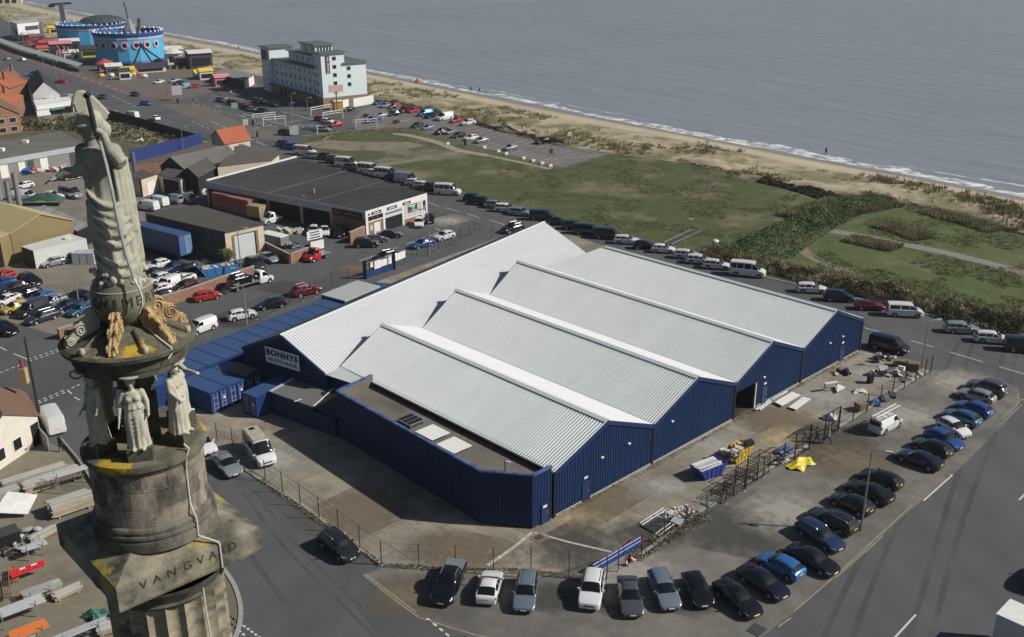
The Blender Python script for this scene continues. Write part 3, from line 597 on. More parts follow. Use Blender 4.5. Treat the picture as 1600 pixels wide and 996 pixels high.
ORD = ['first', 'second', 'third', 'fourth', 'fifth', 'sixth', 'seventh', 'eighth', 'ninth', 'tenth', 'eleventh', 'twelfth', 'thirteenth', 'fourteenth', 'fifteenth', 'sixteenth']
nm_ = ['nearest the stone statues', 'in the middle of the front three', 'beside the dark gable']
for k in range(3):
    c = Q0+RD*(1.22+2.47*k)+RE*3.03
    container('blue container with white door labels, '+nm_[k], wlp(c.x, c.y, .02), world_door, group='blue containers in the front row')
for k in range(-1, 12):
    c = Q0+RD*(1.22+2.47*k)+RE*9.6
    container(ORD[k+1]+' blue container roof counted from the stone monument in the long back row', wlp(c.x, c.y, .02), world_door+PI, group='blue containers in the long back row')
c = Q0+RD*5.4-RE*2.9
ct = container('single blue container end on beside the low grey shed', wlp(-39.05, -6.3, .02), BW_YAW+math.atan2(-RD.y, -RD.x))
cn = thing('canopy', 'small dark lean to canopy over the gable entrance behind containers', 'canopy', wlp(-44.5, -6.6, 3.0), BW_YAW+.22)
MB().box((0, 0, 0), (3.4, 2.0, .12), 0, 0, .12).build('roof', M('canopy_grey', (.075, .08, .085), None, rough=.6), cn)
for x in (-1.5, 1.5): MB().bar((x, -.8, -.1), (x, -.8, -3), .08).build('post', CLAD, cn)
# low grey roofed shed between container and front extension
sh = thing('shed', 'low shed with grey felt roof joining container and front extension', 'shed', (BW_O[0], BW_O[1], 0), BW_YAW)
pl = [(-37.1, -7.2), (-30.7, -6.0), (-33.0, -1.6), (-38.5, -2.9)]
MB().prism(pl, .02, 2.7).build('wall', CLAD, sh)
gc = [sum(p[0] for p in pl)/4, sum(p[1] for p in pl)/4]; pl2 = [(gc[0]+(p[0]-gc[0])*1.02, gc[1]+(p[1]-gc[1])*1.03) for p in pl]
MB().prism(pl2, 2.7, 2.82).build('roof', M('grey_green_felt', (.115, .125, .115), (.13, .14, .13), .4, .8, c3=(.1, .11, .105), sc3=.2), sh)
MB().bar((-37.2, -7.3, 2.86), (-38.6, -2.8, 2.86), .34, .08).build('verge_trim', M('pale_blue_trim', (.38, .42, .46), None, rough=.6), sh)
MB().prism([(-30.6, -6.0), (-27.5, -5.3), (-28.3, -1.4), (-32.9, -1.7)], .02, 2.2).build('side_wall', CLAD, sh)
MB().add([(-30.5, -5.95, 2.72), (-27.4, -5.2, 2.25), (-28.2, -1.3, 4.0), (-32.9, -1.65, 2.75)], [(0, 1, 2, 3)]).build('sloping_roof', M('dark_sheet', (.022, .026, .026), None, rough=.5), sh)
MB().bar((-30.55, -5.95, 2.87), (-32.85, -1.7, 2.87), .16, .05).build('flashing', WPAINT, sh)
MB().box((-33.0, -6.35, 2.88), (.1, .9, .05)).build('roof_strip', WPAINT, sh)
MB().box((-31.9, -3.3, 2.86), (1.9, .8, .06), -.3).build('rooflight', DARK, sh)
# pale flat canopy over the gate office
go = thing('gate_office', 'flat roofed gate office with pale grey roof and navy walls', 'building', (BW_O[0], BW_O[1], 0), BW_YAW)
pl = [(-60.2, 14.9), (-55.6, 15.8), (-57.2, 23.1), (-61.7, 22.3)]
MB().prism([(p[0]*.985-.85, p[1]*.97+.5) for p in pl], .02, 2.75).build('wall', CLAD, go)
MB().prism(pl, 2.78, 3.0).build('roof', M('pale_grey_roof', (.34, .37, .37), (.38, .40, .39), .3, .7), go)
dk = thing('delivery_ramp', 'flat blue roofed store beside the entrance gate', 'store', (BW_O[0], BW_O[1], 0), BW_YAW)
pl = [(-61.6, 22.9), (-57.6, 23.6), (-59.0, 27.9), (-62.4, 25.6)]
MB().prism(pl, .02, 1.6).build('wall', CLAD, dk); MB().prism(pl, 1.6, 1.72).build('roof', CONTR, dk)
# ---- generic building helpers
def bld(name, label, cat, o, group=None): return thing(name, label, cat, (o[0], o[1], 0), 0, group)
def panel(parent, name, mat, A, B, f0, f1, z0, z1, off=.05, th=.06):
    A, B = Vector((A[0], A[1], 0)), Vector((B[0], B[1], 0)); d = B-A; n = Vector((d.y, -d.x, 0)).normalized()
    c = A+d*((f0+f1)/2)+n*(off-th/2); return MB().box((c.x, c.y, (z0+z1)/2), (d.length*(f1-f0), th, z1-z0), math.atan2(d.y, d.x)).build(name, mat, parent)
def flat(name, label, quad, h, wall, roof, cat='building', over=.0, par=.15, group=None):
    P = [site(*q, h) for q in quad]; o = sum((p for p in P), Vector())/len(P); L_ = [(p.x-o.x, p.y-o.y) for p in P]
    b_ = bld(name, label, cat, o, group); MB().prism(L_, .01, h).build('wall', wall, b_)
    Lr = [(x*(1+over), y*(1+over)) for x, y in L_]; MB().prism(Lr, h+.002, h+par).build('roof', roof, b_)
    return b_, L_
def gabled(name, label, quad, he, hr, wall, roof, cat='house', over=.3, roof2=None, group=None):
    """quad: eave corners; gable ends are edges 0-1 and 2-3"""
    P = [site(*q, he) for q in quad]; o = sum((p for p in P), Vector())/4; P = [Vector((p.x-o.x, p.y-o.y, 0)) for p in P]
    b_ = bld(name, label, cat, o, group); m0, m1 = (P[0]+P[1])/2, (P[2]+P[3])/2; z = lambda p, h: (p.x, p.y, h)
    MB().add([z(p, .01) for p in P]+[z(p, he) for p in P]+[z(m0, hr), z(m1, hr)], [(0, 1, 5, 8, 4), (1, 2, 6, 5), (2, 3, 7, 9, 6), (3, 0, 4, 7)]).build('wall', wall, b_)
    ax = (m1-m0).normalized()*over; sl = (hr-he)/max(.1, (P[1]-m0).length)
    for (e0, e1), rm in (((P[1], P[2]), roof), ((P[3], P[0]), roof2 or roof)):
        out = (e0-(m0 if e0 is P[1] else m1)).normalized()*over
        ra, rb = (m0-ax, m1+ax) if e0 is P[1] else (m1+ax, m0-ax)
        ea, eb = (e0-ax, e1+ax) if e0 is P[1] else (e0+ax, e1-ax)
        V = [z(ea+out, he-sl*over+.04), z(eb+out, he-sl*over+.04), z(rb, hr+.04), z(ra, hr+.04)]; V += [(x, y, w_+.12) for x, y, w_ in V]
        MB().add(V, [(3, 2, 1, 0), (4, 5, 6, 7), (0, 1, 5, 4), (1, 2, 6, 5), (2, 3, 7, 6), (3, 0, 4, 7)]).build('roof', rm, b_)
    return b_, P
def windows(b_, A, B, fs, z0, z1, w, mat=None, frame=None, off=.06):
    d = (Vector(A[:2])-Vector(B[:2])).length
    for f in fs:
        fr = panel(b_, 'window', frame or WPAINT, A, B, f-w/d/2-.08/d, f+w/d/2+.08/d, z0-.07, z1+.07, off, .05)
        panel(fr, 'pane', mat or DGLASS, A, B, f-w/d/2, f+w/d/2, z0, z1, off+.015, .03)
# ---- garage with black felt roof and white front
ga, L_ = flat('garage', 'motor garage with black felt roof and white shop front', [(322, 284), (570.6, 331.6), (666, 303), (462, 247)], 4.6, BRICK, BITUM, over=.004)
A, B, C_, D = L_
panel(ga, 'front_frame', WRENDER, B, C_, -.005, 1.005, 3.55, 4.75, .12, .16)
for f0, f1 in ((-.005, .03), (.265, .295), (.575, .605), (.9, .925), (.975, 1.005)): panel(ga, 'pillar', WRENDER, B, C_, f0, f1, 0, 3.54, .12, .16)
panel(ga, 'shopfront_brick', BRICK, B, C_, .03, .265, .02, 2.5, .02)
panel(ga, 'sill_band', WRENDER, B, C_, .03, .265, 2.5, 2.7, .08)
for k in range(3): panel(ga, 'window', DGLASS, B, C_, .04+.077*k, .104+.077*k, 2.78, 3.5, .06)
panel(ga, 'door', WRENDER, B, C_, .12, .215, .02, 2.1, .08); panel(ga, 'poster', M('poster_blue_white', (.3, .42, .5), (.55, .55, .5), 2, .6), B, C_, .06, .1, .9, 1.9, .06)
panel(ga, 'doorway', DARK, B, C_, .297, .573, .02, 2.6, .03); sh_ = panel(ga, 'roller_shutter', ROLLER, B, C_, .297, .573, 2.35, 3.5, .08)
panel(ga, 'shutter_box', M('shutter_navy', (.07, .09, .16), None), B, C_, .3, .57, 2.95, 3.25, .1)
panel(ga, 'showroom_panel', M('showroom_grey', (.42, .45, .46), (.38, .4, .41), .8, .6), B, C_, .605, .9, 1.2, 3.52, .06)
panel(ga, 'panel_sill', WRENDER, B, C_, .6, .9, .95, 1.2, .1)
bn_ = panel(ga, 'advert_board', M('advert_dark', (.02, .022, .026), None), B, C_, .675, .83, 2.0, 3.4, .1)
panel(bn_, 'advert_red', M('advert_red', (.45, .02, .04), None), B, C_, .68, .72, 2.08, 2.55, .12); panel(bn_, 'advert_teal', M('advert_teal', (.05, .4, .42), None), B, C_, .735, .79, 2.45, 3.05, .12)
panel(bn_, 'advert_text', WPAINT, B, C_, .685, .8, 3.08, 3.28, .12); panel(bn_, 'advert_text', WPAINT, B, C_, .735, .82, 2.15, 2.3, .12)
for f in (.62, .69, .79): panel(ga, 'picture_panel', M('picture_blue%d' % int(f*100), (.5, .52, .53), (.12, .22, .42), 1.6, .5, t2=(.5, .6)), B, C_, f, f+.06, 1.28, 1.9, .09)
panel(ga, 'side_door', WRENDER, B, C_, .935, .965, .02, 1.6, .06); panel(ga, 'window', DGLASS, B, C_, .93, .97, 2.6, 3.3, .06)
for f0, f1 in ((.085, .24), (.33, .49), (.585, .72)):
    s_ = panel(ga, 'name_board', M('board_black%d' % int(f0*100), (.015, .015, .017), None), B, C_, f0, f1, 3.72, 4.25, .15); panel(s_, 'board_text', WPAINT, B, C_, f0+.03, f1-.03, 3.9, 4.06, .165)
panel(ga, 'round_badge', M('badge_maroon', (.16, .01, .03), None), B, C_, .035, .06, 3.72, 4.2, .15)
panel(ga, 'fascia', FASC, A, B, -.003, 1.0, 3.35, 4.72, .16, .12)
panel(ga, 'parapet', WRENDER, D, A, 0, 1, 4.55, 5.0, .12, .5)
for f in (.0, .21, .41, .62, .8): panel(ga, 'column', FASC, A, B, f, f+.008, .02, 3.34, .1, .2)
for f0, f1 in ((.015, .2), (.225, .4), (.425, .61), (.635, .79)): panel(ga, 'open_bay', DARK, A, B, f0, f1, .02, 3.3, .02)
bn_ = panel(ga, 'banner', M('banner_black', (.02, .017, .018), None), A, B, .81, .985, 3.0, 4.3, .2); panel(bn_, 'banner_red', M('banner_red', (.20, .012, .015), None), A, B, .815, .87, 3.3, 4.1, .22); panel(bn_, 'banner_text', M('banner_grey', (.25, .25, .25), None), A, B, .885, .97, 3.6, 3.75, .22)
for x, y in ((.3, .4), (.5, .6), (.72, .3), (.85, .62), (.62, .82), (.2, .75)):
    p = Vector(B)+(Vector(C_)-Vector(B))*y+(Vector(A)-Vector(B))*(1-x)*.9; MB().tube([(p.x, p.y, 4.7), (p.x, p.y, 5.1)], .14, 8).build('roof_vent', GUT, ga)
a_, b2 = Vector(B)*.42+Vector(A)*.58, Vector(C_)*.42+Vector(D)*.58; MB().bar((a_.x, a_.y, 4.78), (b2.x, b2.y, 4.78), .5, .06).build('roof_ridge', M('grey_felt_strip', (.09, .09, .088), None), ga)
a_, b2 = Vector(B)*.7+Vector(A)*.3, Vector(C_)*.7+Vector(D)*.3; MB().bar((a_.x, a_.y, 4.78), (b2.x, b2.y, 4.78), .3, .05).build('roof_ridge', bpy.data.materials['grey_felt_strip'], ga)
fl = thing('flue', 'galvanised flue pipe standing against the garage fascia', 'flue', site(493, 340)); MB().tube([(0, 0, 0), (0, 0, 5.6)], .3, 10).build('pipe', STEEL, fl)
fl = thing('flue', 'thinner flue pipe left of the tall garage flue', 'flue', site(477, 345)); MB().tube([(0, 0, 0), (0, 0, 4.9)], .22, 10).build('pipe', STEEL, fl)
# ---- workshop with brown felt roof and pale roller door
ws, L_ = flat('workshop', 'single storey workshop with brown felt roof and pale roller door', [(228, 335), (351, 364), (411, 351), (309, 322)], 5.0, CREAM, BITUM2, over=.02)
A, B, C_, D = L_
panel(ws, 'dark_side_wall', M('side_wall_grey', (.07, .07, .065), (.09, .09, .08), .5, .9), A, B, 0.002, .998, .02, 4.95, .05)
panel(ws, 'door_reveal', DARK, B, C_, .2, .84, .02, 4.25, .03); panel(ws, 'roller_door', ROLLER, B, C_, .22, .74, .02, 4.1, .07)
for f in (.16, .78): panel(ws, 'brick_jamb', BRICK, B, C_, f, f+.06, .02, 4.2, .06)
# ---- blue trailer container along the workshop
bt = thing('container_trailer', 'long navy blue container raised on legs beside the workshop', 'container', (0, 0, 0))
P = [site(*q, 4.5) for q in [(208, 350.7), (277.8, 369), (298, 364), (220, 345.6)]]; o = (P[0]+P[2])/2; bt.location = (o.x, o.y, 0); L_ = [(p.x-o.x, p.y-o.y) for p in P]
MB().prism(L_, 1.0, 4.5, 0).build('box', CONTB, bt); MB().prism([(x*.99, y*.99) for x, y in L_], 4.5, 4.56).build('roof', CONTR, bt)
panel(bt, 'door', M('faded_blue_door', (.10, .18, .30), (.14, .24, .36), 1.5, .6), L_[1], L_[2], .45, .97, 1.15, 4.35, .06)
panel(bt, 'end_panel', M('ribbed_end_blue', (.06, .11, .25), None, rough=.6), L_[1], L_[2], .03, .42, 1.05, 4.4, .05)
for p in L_: MB().bar((p[0]*.93, p[1]*.93, 0), (p[0]*.93, p[1]*.93, 1.0), .25).build('leg', CONTB, bt)
MB().prism([(x*.8, y*.8) for x, y in L_], .02, .98).build('underside_shade', DARK, bt)  # black block fills the gap to give the shade under the box
ld = thing('ladder_ramp', 'dark ramp with cleats leaning from the trailer end to the ground', 'ramp'); a, b = site(300, 390), site(322, 412); a.z = 1.6
for k in (-.3, .3): MB().bar(a+Vector((k, .2, 0)), b+Vector((k, .2, .05)), .08).build('rail', GUT, ld)
for k in range(12): p = a.lerp(b, (k+.5)/12); MB().box((p.x, p.y+.2, p.z+.06), (.7, .12, .05)).build('rung', STEEL, ld)
# ---- red containers behind the workshop
for lb, q in (('faded red container behind the workshop roof', (352, 331)), ('second faded red container nearer the white tipper', (377, 338))):
    c = site(*q); container(lb, (c.x, c.y+2, .02), -.62 if 'second' not in lb else -.62, body='r', H=3.2, group=None)
# ---- brick walls
def wall(name, label, pts, h, mat, th=.3, cap=True):
    P = [site(*p) for p in pts]; o = P[0]; t = thing(name, label, 'wall', (o.x, o.y, 0))
    for a, b in zip(P, P[1:]):
        d = b-a; c = (a+b)/2-o; MB().box((c.x, c.y, h/2), (d.length, th, h), math.atan2(d.y, d.x)).build('wall_run', mat, t)
        if cap: MB().box((c.x, c.y, h+.05), (d.length+.1, th+.1, .1), math.atan2(d.y, d.x)).build('coping', KERB, t)
    return t
wall('brick_wall', 'long low brick wall along the road below the packed yard', [(232, 487), (300, 466), (398, 431)], 1.6, BRICK, .35)
wall('brick_wall', 'brick wall with white sign boards beside the red tipper', [(416, 394), (454, 413), (486, 401)], 1.7, BRICK)
wall('brick_wall', 'tall brick wall stub at the garage corner', [(547, 381), (574, 369)], 2.0, BRICK, .35)
wall('brick_wall', 'brick gate pier wall beside the stone scroll', [(93, 531), (128, 520)], 1.5, BRICK, .5)
def board(name, label, px, rz, w, h, z, mat, cat='sign', posts=True, lines=0, pm=None):
    p = site(*px); t = thing(name, label, cat, p, rz)
    MB().box((0, 0, z), (w, .08, h)).build('board', mat, t)
    if posts:
        for x in (-w*.42, w*.42): MB().bar((x, .06, 0), (x, .06, z+h/2), .09).build('post', pm or STEEL, t)
    for k in range(lines): MB().box((random.uniform(-.05, .05)*w, -.05, z+h*(.3-.3*k)), (w*random.uniform(.6, .8), .02, h*.13)).build('text_line', GUT, t)
    return t
board('sign_board', 'white sign board with dark text lines above the brick wall', (494, 399), .76, 3.0, 1.5, 3.6, WPAINT, lines=3)
board('sign_board', 'white board with faint green picture below the text sign', (497, 400), .76, 2.6, 1.5, 1.9, WPAINT)
# ---- sheds in the yard behind the statue
sb, L_ = flat('cream_shed', 'cream rendered shed with white roller door behind the statue', [(196, 277), (220.5, 281.5), (245.5, 273.5), (222, 266)], 3.6, CREAM, BITUM2)
panel(sb, 'roller_door', WPAINT, L_[1], L_[2], .3, .8, .02, 2.6, .05); panel(sb, 'brick_corner', BRICK, L_[0], L_[1], .86, .995, .02, 3.5, .04)
sb, L_ = flat('open_shed', 'lean to shed with open dark front beside the cream shed', [(245, 274), (282, 282), (300, 270), (262, 263)], 3.4, CREAM, BITUM2)
panel(sb, 'open_front', DARK, L_[0], L_[1], .25, .9, .02, 3.0, .04)
gabled('dark_shed', 'black gabled shed left of the garage roof', [(281, 272), (309, 277), (336, 262), (312, 255)], 4.0, 5.6, M('tarred_wall', (.015, .014, .013), None, rough=.9), BITUM2, cat='shed')
gabled('store_shed', 'dark gabled store with pale roof light strip', [(251, 260), (288, 264), (372, 248), (340, 238)], 3.6, 5.8, M('dark_gable', (.012, .012, .012), None), M('grey_sheet_roof', (.10, .10, .098), (.12, .118, .112), .3, .8), cat='shed')
flat('long_store', 'long flat brown roofed store behind the garage', [(340, 262), (425, 252), (436, 243), (375, 226)], 4.2, CREAM, M('brown_grey_roof', (.085, .078, .07), (.10, .09, .08), .2, .9))
flat('long_store', 'long low brown roofed building along the blue hoarding', [(205, 258), (262, 252), (345, 229), (316, 226)], 3.6, BRICK, M('brown_sheet_roof', (.105, .088, .066), (.085, .075, .06), .3, .9))
hb = wall('hoarding', 'bright blue hoarding with cream top rail behind the sheds', [(204, 254), (262, 241), (316, 226)], 3.0, M('hoarding_blue', (.018, .035, .15), None, rough=.5), .15, False)
P = [site(*p, 3.0) for p in [(204, 250.5), (262, 237.5), (316, 222.5)]]
fl = thing('flue', 'tall blue grey flue on the low roof behind the statue', 'flue', site(213, 285)); MB().tube([(0, 0, 0), (0, 0, 6.6)], .45, 10).build('pipe', M('flue_slate', (.10, .13, .15), None, rough=.5), fl)
# kiosk with red roof
kq, P = gabled('kiosk', 'cream kiosk with bright red roof by the road junction', [(330, 214), (352, 225), (390.5, 218), (372, 206)], 3.0, 5.4, CREAM, TERRA, over=.35)
windows(kq, P[1], P[2], (.42, .7), .9, 1.9, 1.0, frame=M('brown_frame', (.06, .04, .03), None))
dh = wall('hoarding', 'black hoarding with one pale panel along the scrub lot', [(170, 186), (188, 190), (240, 205), (310, 226)], 2.6, M('black_board', (.012, .012, .013), None, rough=.8), .15, False)
# ---- left works buildings
gl, L_ = flat('long_workshop', 'long grey roofed workshop with pale fascia at the left edge', [(-70, 262), (132.5, 227), (95, 206), (-60, 232)], 4.2, M('dull_wall', (.2, .2, .19), None), M('weathered_grey_roof', (.105, .10, .09), (.13, .125, .11), .06, .9, c3=(.15, .145, .115), sc3=.08, stretch=(1, 4, 1)), over=.003)
panel(gl, 'fascia', FASC, L_[0], L_[1], 0, 1.0, 3.1, 4.3, .15, .12)
for f, w_, mt in ((.31, .06, WPAINT), (.45, .05, WPAINT), (.52, .05, GUT), (.62, .06, WPAINT), (.86, .1, GUT)): panel(gl, 'bay_door', mt, L_[0], L_[1], f, f+w_, .02, 2.9, .06)
for f in (.4, .63): 
    p = Vector(L_[0])*(1-f)+Vector(L_[2])*f; MB().box((p.x, p.y, 4.7), (1.2, 1.2, .7)).build('roof_vent', WPAINT, gl)
yr, P = gabled('yellow_roof_shed', 'large shed with straw yellow ribbed roof at the left edge', [(16, 366), (113.5, 345), (41, 325), (-62, 342)], 5.0, 7.2, M('ochre_wall', (.20, .155, .07), (.23, .18, .085), .4, .7), M('straw_roof', (.42, .345, .17), (.46, .38, .20), .4, .7, c3=(.36, .30, .17), sc3=.2), cat='shed', over=.2)
yr2, L_ = flat('yellow_roof_shed', 'lower straw roofed annexe with dark doorway at left edge', [(-70, 385), (0, 371), (15, 366), (-70, 345)], 5.0, bpy.data.materials['ochre_wall'], bpy.data.materials['straw_roof'])
panel(yr2, 'doorway', DARK, L_[0], L_[1], .4, .98, .02, 4.0, .05)
for q, h, r, lb in (((5, 335), 9.6, .55, 'tall grey flue on the yellow roof at the left edge'), ((35, 345), 9.2, .5, 'tall grey flue on the yellow roof ridge'), ((21, 346), 7.8, .45, 'short grey vent between the two yellow roof flues')):
    fl = thing('flue', lb, 'flue', site(*q)); MB().tube([(0, 0, 3), (0, 0, h), (0, 0, h+.05)], [r, r, r*1.1], 12).build('pipe', STEEL, fl)
wc = thing('white_cabin', 'long white cabin unit with shaded end in the works yard', 'cabin'); P = [site(*q, 3.0) for q in [(33, 386), (52, 393), (135, 374), (109, 366)]]; o = (P[0]+P[2])/2; wc.location = (o.x, o.y, 0); L_ = [(p.x-o.x, p.y-o.y) for p in P]
MB().prism(L_, .02, 3.0).build('wall', M('cabin_white', (.5, .52, .5), (.55, .56, .54), .3, .6), wc); MB().prism(L_, 3.0, 3.08).build('roof', M('cabin_roof', (.52, .53, .51), None, rough=.6), wc); panel(wc, 'end_wall', M('cabin_end_shade', (.06, .06, .065), None), L_[0], L_[1], 0.01, .99, .02, 2.98, .04)  # end turned from the sun; its shade is in the dark colour
MB().box((1.5, 2.0, 3.35), (.9, .7, .5), .4).build('roof_unit', WPAINT, wc)
aw, L_ = flat('sheet_roof_store', 'open store with striped grey sheet roof behind the yellow shed', [(42, 330), (120, 362), (140, 352), (70, 322)], 3.2, DARK, M('striped_sheet_roof', (.3, .31, .32), (.16, .165, .17), 1.2, .7, stretch=(1, .1, 1)))
bc = thing('skip_stack', 'stack of white plastic tanks in the works yard', 'tank stack', site(133, 414))
for i in range(3):
    for j in range(2): MB().box((i*1.25-1.5, j*1.2+.6, 1.0), (1.1, 1.05, 1.9)).build('tank', M('tank_white%d%d' % (i, j), (.45, .48, .5), (.36, .39, .42), 2, .5), bc)
gt = thing('tarpaulin_load', 'dark green tarpaulin cover tied over a load in the works yard', 'tarpaulin', site(72, 320)); mb = MB()
for i in range(9):
    for j in range(5): mb.v.append((-4+i, -1.5+j*.75, .3+1.9*math.sin(PI*min(1, max(0, (i+.3)/8.6)))**.4*(1 if 0 < j < 4 else .45)+.15*math.sin(i*2.1+j)))
mb.f = [[i*5+j, (i+1)*5+j, (i+1)*5+j+1, i*5+j+1] for i in range(8) for j in range(4)]; mb.m = [0]*len(mb.f); mb.build('sheet', M('tarp_green', (.03, .085, .05), None, rough=.7), gt, True, 180)
# ------------------------------------------------------------------ seafront hotel
HB = M('hotel_pale_blue', (.62, .70, .72), (.58, .67, .70), .15, .7); HROOF = M('hotel_slate_roof', (.09, .115, .12), (.105, .13, .135), .2, .6); PURP = M('hotel_sign_purple', (.06, .02, .06), None, rough=.5)
HBRICK = M('hotel_brick', (.24, .15, .095), (.28, .18, .12), 1.2, .9)
ht = thing('hotel', 'pale blue stepped hotel block with slate roofs and purple signs', 'hotel', (-58.2, 316.2, 0), math.radians(35))
def hblock(nm, x0, x1, y0, y1, z0, z1, roof=True, ov=.7, mat=None):
    w_ = MB().box(((x0+x1)/2, (y0+y1)/2, (z0+z1)/2), (x1-x0, y1-y0, z1-z0)).build(nm, mat or HB, ht)
    if roof: MB().box(((x0+x1)/2, (y0+y1)/2, z1+.16), (x1-x0+2*ov, y1-y0+2*ov, .3)).build('roof', HROOF, ht)
    return w_
hblock('front_tower', 0, 7.8, 0, 5, 2.9, 16.2); hblock('side_wing', 7.82, 15.2, .03, 14, 2.9, 12.8); hblock('room_wing', .9, 7.6, 5.02, 40, 2.9, 11.0); hblock('penthouse', 3.6, 9.5, 5.05, 33, 11.3, 14.2)
hblock('stair_tower', 4.2, 10.2, 13, 24, 14.5, 17.4); hblock('end_tower', -.4, 8, 40.02, 47.5, 0, 14.6)
MB().box((3.4, 22.45, 1.45), (8.4, 35.0, 2.9)).build('ground_floor', HBRICK, ht); MB().box((4, 2.45, 1.45), (8.2, 4.9, 2.9)).build('ground_floor', HBRICK, ht); MB().box((11.5, 7, 1.45), (7.3, 14.1, 2.9)).build('ground_floor', HBRICK, ht)
MB().box((-.9, 22.45, 2.95), (1.2, 35.0, .5)).build('ground_floor_canopy', HROOF, ht)
def hwin(x, y, z, face, w=1.0, h=1.3):
    d = (w, .1, h) if face == 'r' else (.1, w, h)
    f = MB().box((x, y, z), d).build('window', M('hotel_frame', (.3, .36, .4), None) if 'hotel_frame' not in bpy.data.materials else bpy.data.materials['hotel_frame'], ht)
    d2 = (w*.84, .12, h*.86) if face == 'r' else (.12, w*.84, h*.86); MB().box((x, y, z), d2).build('pane', DGLASS, f)
for k in range(9):
    for z in (4.3, 6.9, 9.4): hwin(.88, 7.4+k*3.75, z, 'l')
for k in range(5): hwin(3.58, 8+k*4.6, 12.7, 'l')
for z in (4.3, 6.9, 9.4, 12.0): hwin(-.03, 3.5, z, 'l', .9)
for z in (4.6, 7.1, 9.6, 12.1, 14.6): hwin(4.4, -.03, z, 'r', 1.3, 1.2)
for z in (6.4, 8.9, 11.3): hwin(9.2, 0, z, 'r', 1.3, 1.2)
for z in (4.3, 6.9, 9.4): hwin(-.43, 41.3, z, 'l', .8)
for y in (15, 20): hwin(4.18, y, 16.0, 'l', .9, 2.2)
for k in range(5): hwin(5.2+k*1.05, 12.97, 16.0, 'r', .7, 2.0)
for y in (24, 27.5, 31): MB().box((-.86, y, 1.2), (.1, 1.8, 2.2)).build('entrance_door', DARK, ht)
MB().box((3.0, -.08, 1.1), (1.4, .1, 2.0)).build('entrance_door', GUT, ht)
s_ = MB().box((2.1, -.08, 12.9), (1.35, .14, 5.4)).build('hotel_sign', PURP, ht)
lt = link('lettering', text_mesh('Premier Inn', 1.05, WPAINT, .02, .01, 1.0), s_, (2.1, -.17, 12.7), (PI/2, PI/2*3, 0))
s_ = MB().box((-.45, 44.5, 12.1), (.14, 4.6, 3.2)).build('hotel_sign', PURP, ht); link('lettering', text_mesh('P', 2.0, M('sign_lilac', (.3, .22, .34), None), .02), s_, (-.53, 44.5, 12.1), (PI/2, 0, -PI/2))
fn = thing('service_fence', 'white fence panels hiding the hotel service yard', 'fence')
P = [site(*p) for p in [(533, 171), (545, 168), (552, 167.5), (584, 162)]]; fn.location = P[0]
for a, b, mt in ((P[0], P[1], WPAINT), (P[1]+Vector((.1, 0, 0)), P[2], STEEL), (P[2]+Vector((.1, 0, 0)), P[3], WPAINT)):
    d = b-a; c = (a+b)/2-P[0]; MB().box((c.x, c.y, 1.3), (d.length, .12, 2.6), math.atan2(d.y, d.x)).build('fence_panel', mt, fn)
yk = thing('kiosk', 'small orange yellow kiosk beside the hotel fence', 'kiosk', site(530, 172), .3); MB().box((0, 1, 1.25), (2.6, 2, 2.5)).build('body', M('kiosk_yellow', (.55, .33, .04), None), yk); MB().box((0, 1, 2.58), (2.9, 2.3, .16)).build('roof', WPAINT, yk)
tl = thing('totem_sign', 'tall brown post carrying a red and white sign by the hotel', 'sign', site(527, 173)); MB().bar((0, 0, 0), (0, 0, 6), .35).build('post', HBRICK, tl); MB().box((0, 0, 6.6), (4.5, .3, 2.2), .45).build('board', M('sign_pink', (.55, .30, .28), (.6, .5, .45), 1.5, .7), tl)
# ------------------------------------------------------------------ amusement rides
RB = M('ride_blue', (.06, .33, .56), (.07, .37, .60), .08, .55); RN = M('ride_navy', (.02, .05, .2), None, rough=.6); RPINK = M('ride_pink', (.55, .35, .45), None); RL = M('ride_light', (.25, .55, .75), None)
def ride(name, label, base, r, h, nport, a0, roof=False):
    t = thing(name, label, 'fairground ride', base); n = 20
    MB().lathe([(r, .0), (r, h*.82), (r*1.0, h*.83)], n).build('drum_wall', RB, t)
    MB().lathe([(r*1.02, 0), (r*1.05, h*.06), (r*1.02, h*.12)], n).build('base_band', RN, t)
    MB().lathe([(r*1.02, h*.80), (r*1.04, h*.84), (r*1.04, h*.9), (r*1.0, h*.9), (r*.98, h*.8)], n).build('parapet_band', RN, t)
    MB().lathe([(r*1.012, h*.72), (r*1.012, h*.76)], n).build('pink_band', RPINK, t)
    MB().lathe([(.01, h*.7), (r*.985, h*.7)], n).build('deck', GUT, t)
    for k in range(36):
        a = k*2*PI/36; MB().lathe([(.02, .9), (.55, .1), (.5, 0)], 5, (r*1.0*math.cos(a), r*1.0*math.sin(a), h*.9)).build('finial', RL if k % 2 else WPAINT, t)
    for k in range(nport):
        a = a0+k*.33; c, s = math.cos(a), math.sin(a); M_ = Matrix.Translation((r*1.0*c, r*1.0*s, h*.56)) @ Matrix.Rotation(a, 4, 'Z') @ Matrix.Rotation(PI/2, 4, 'Y')
        f = MB().lathe([(.95, 0), (.95, .25), (1.5, .25), (1.6, 0)], 12).xf(M_).build('porthole', RPINK, t); MB().lathe([(.01, .1), (.95, .1)], 12).xf(M_).build('porthole_pane', DARK, f)
    return t
R1 = site(200, 100)
ride('walled_ride', 'large bright blue round walled ride with pink rimmed portholes', (-160.5, 437, 0), 13.8, 14.2, 7, -2.35)
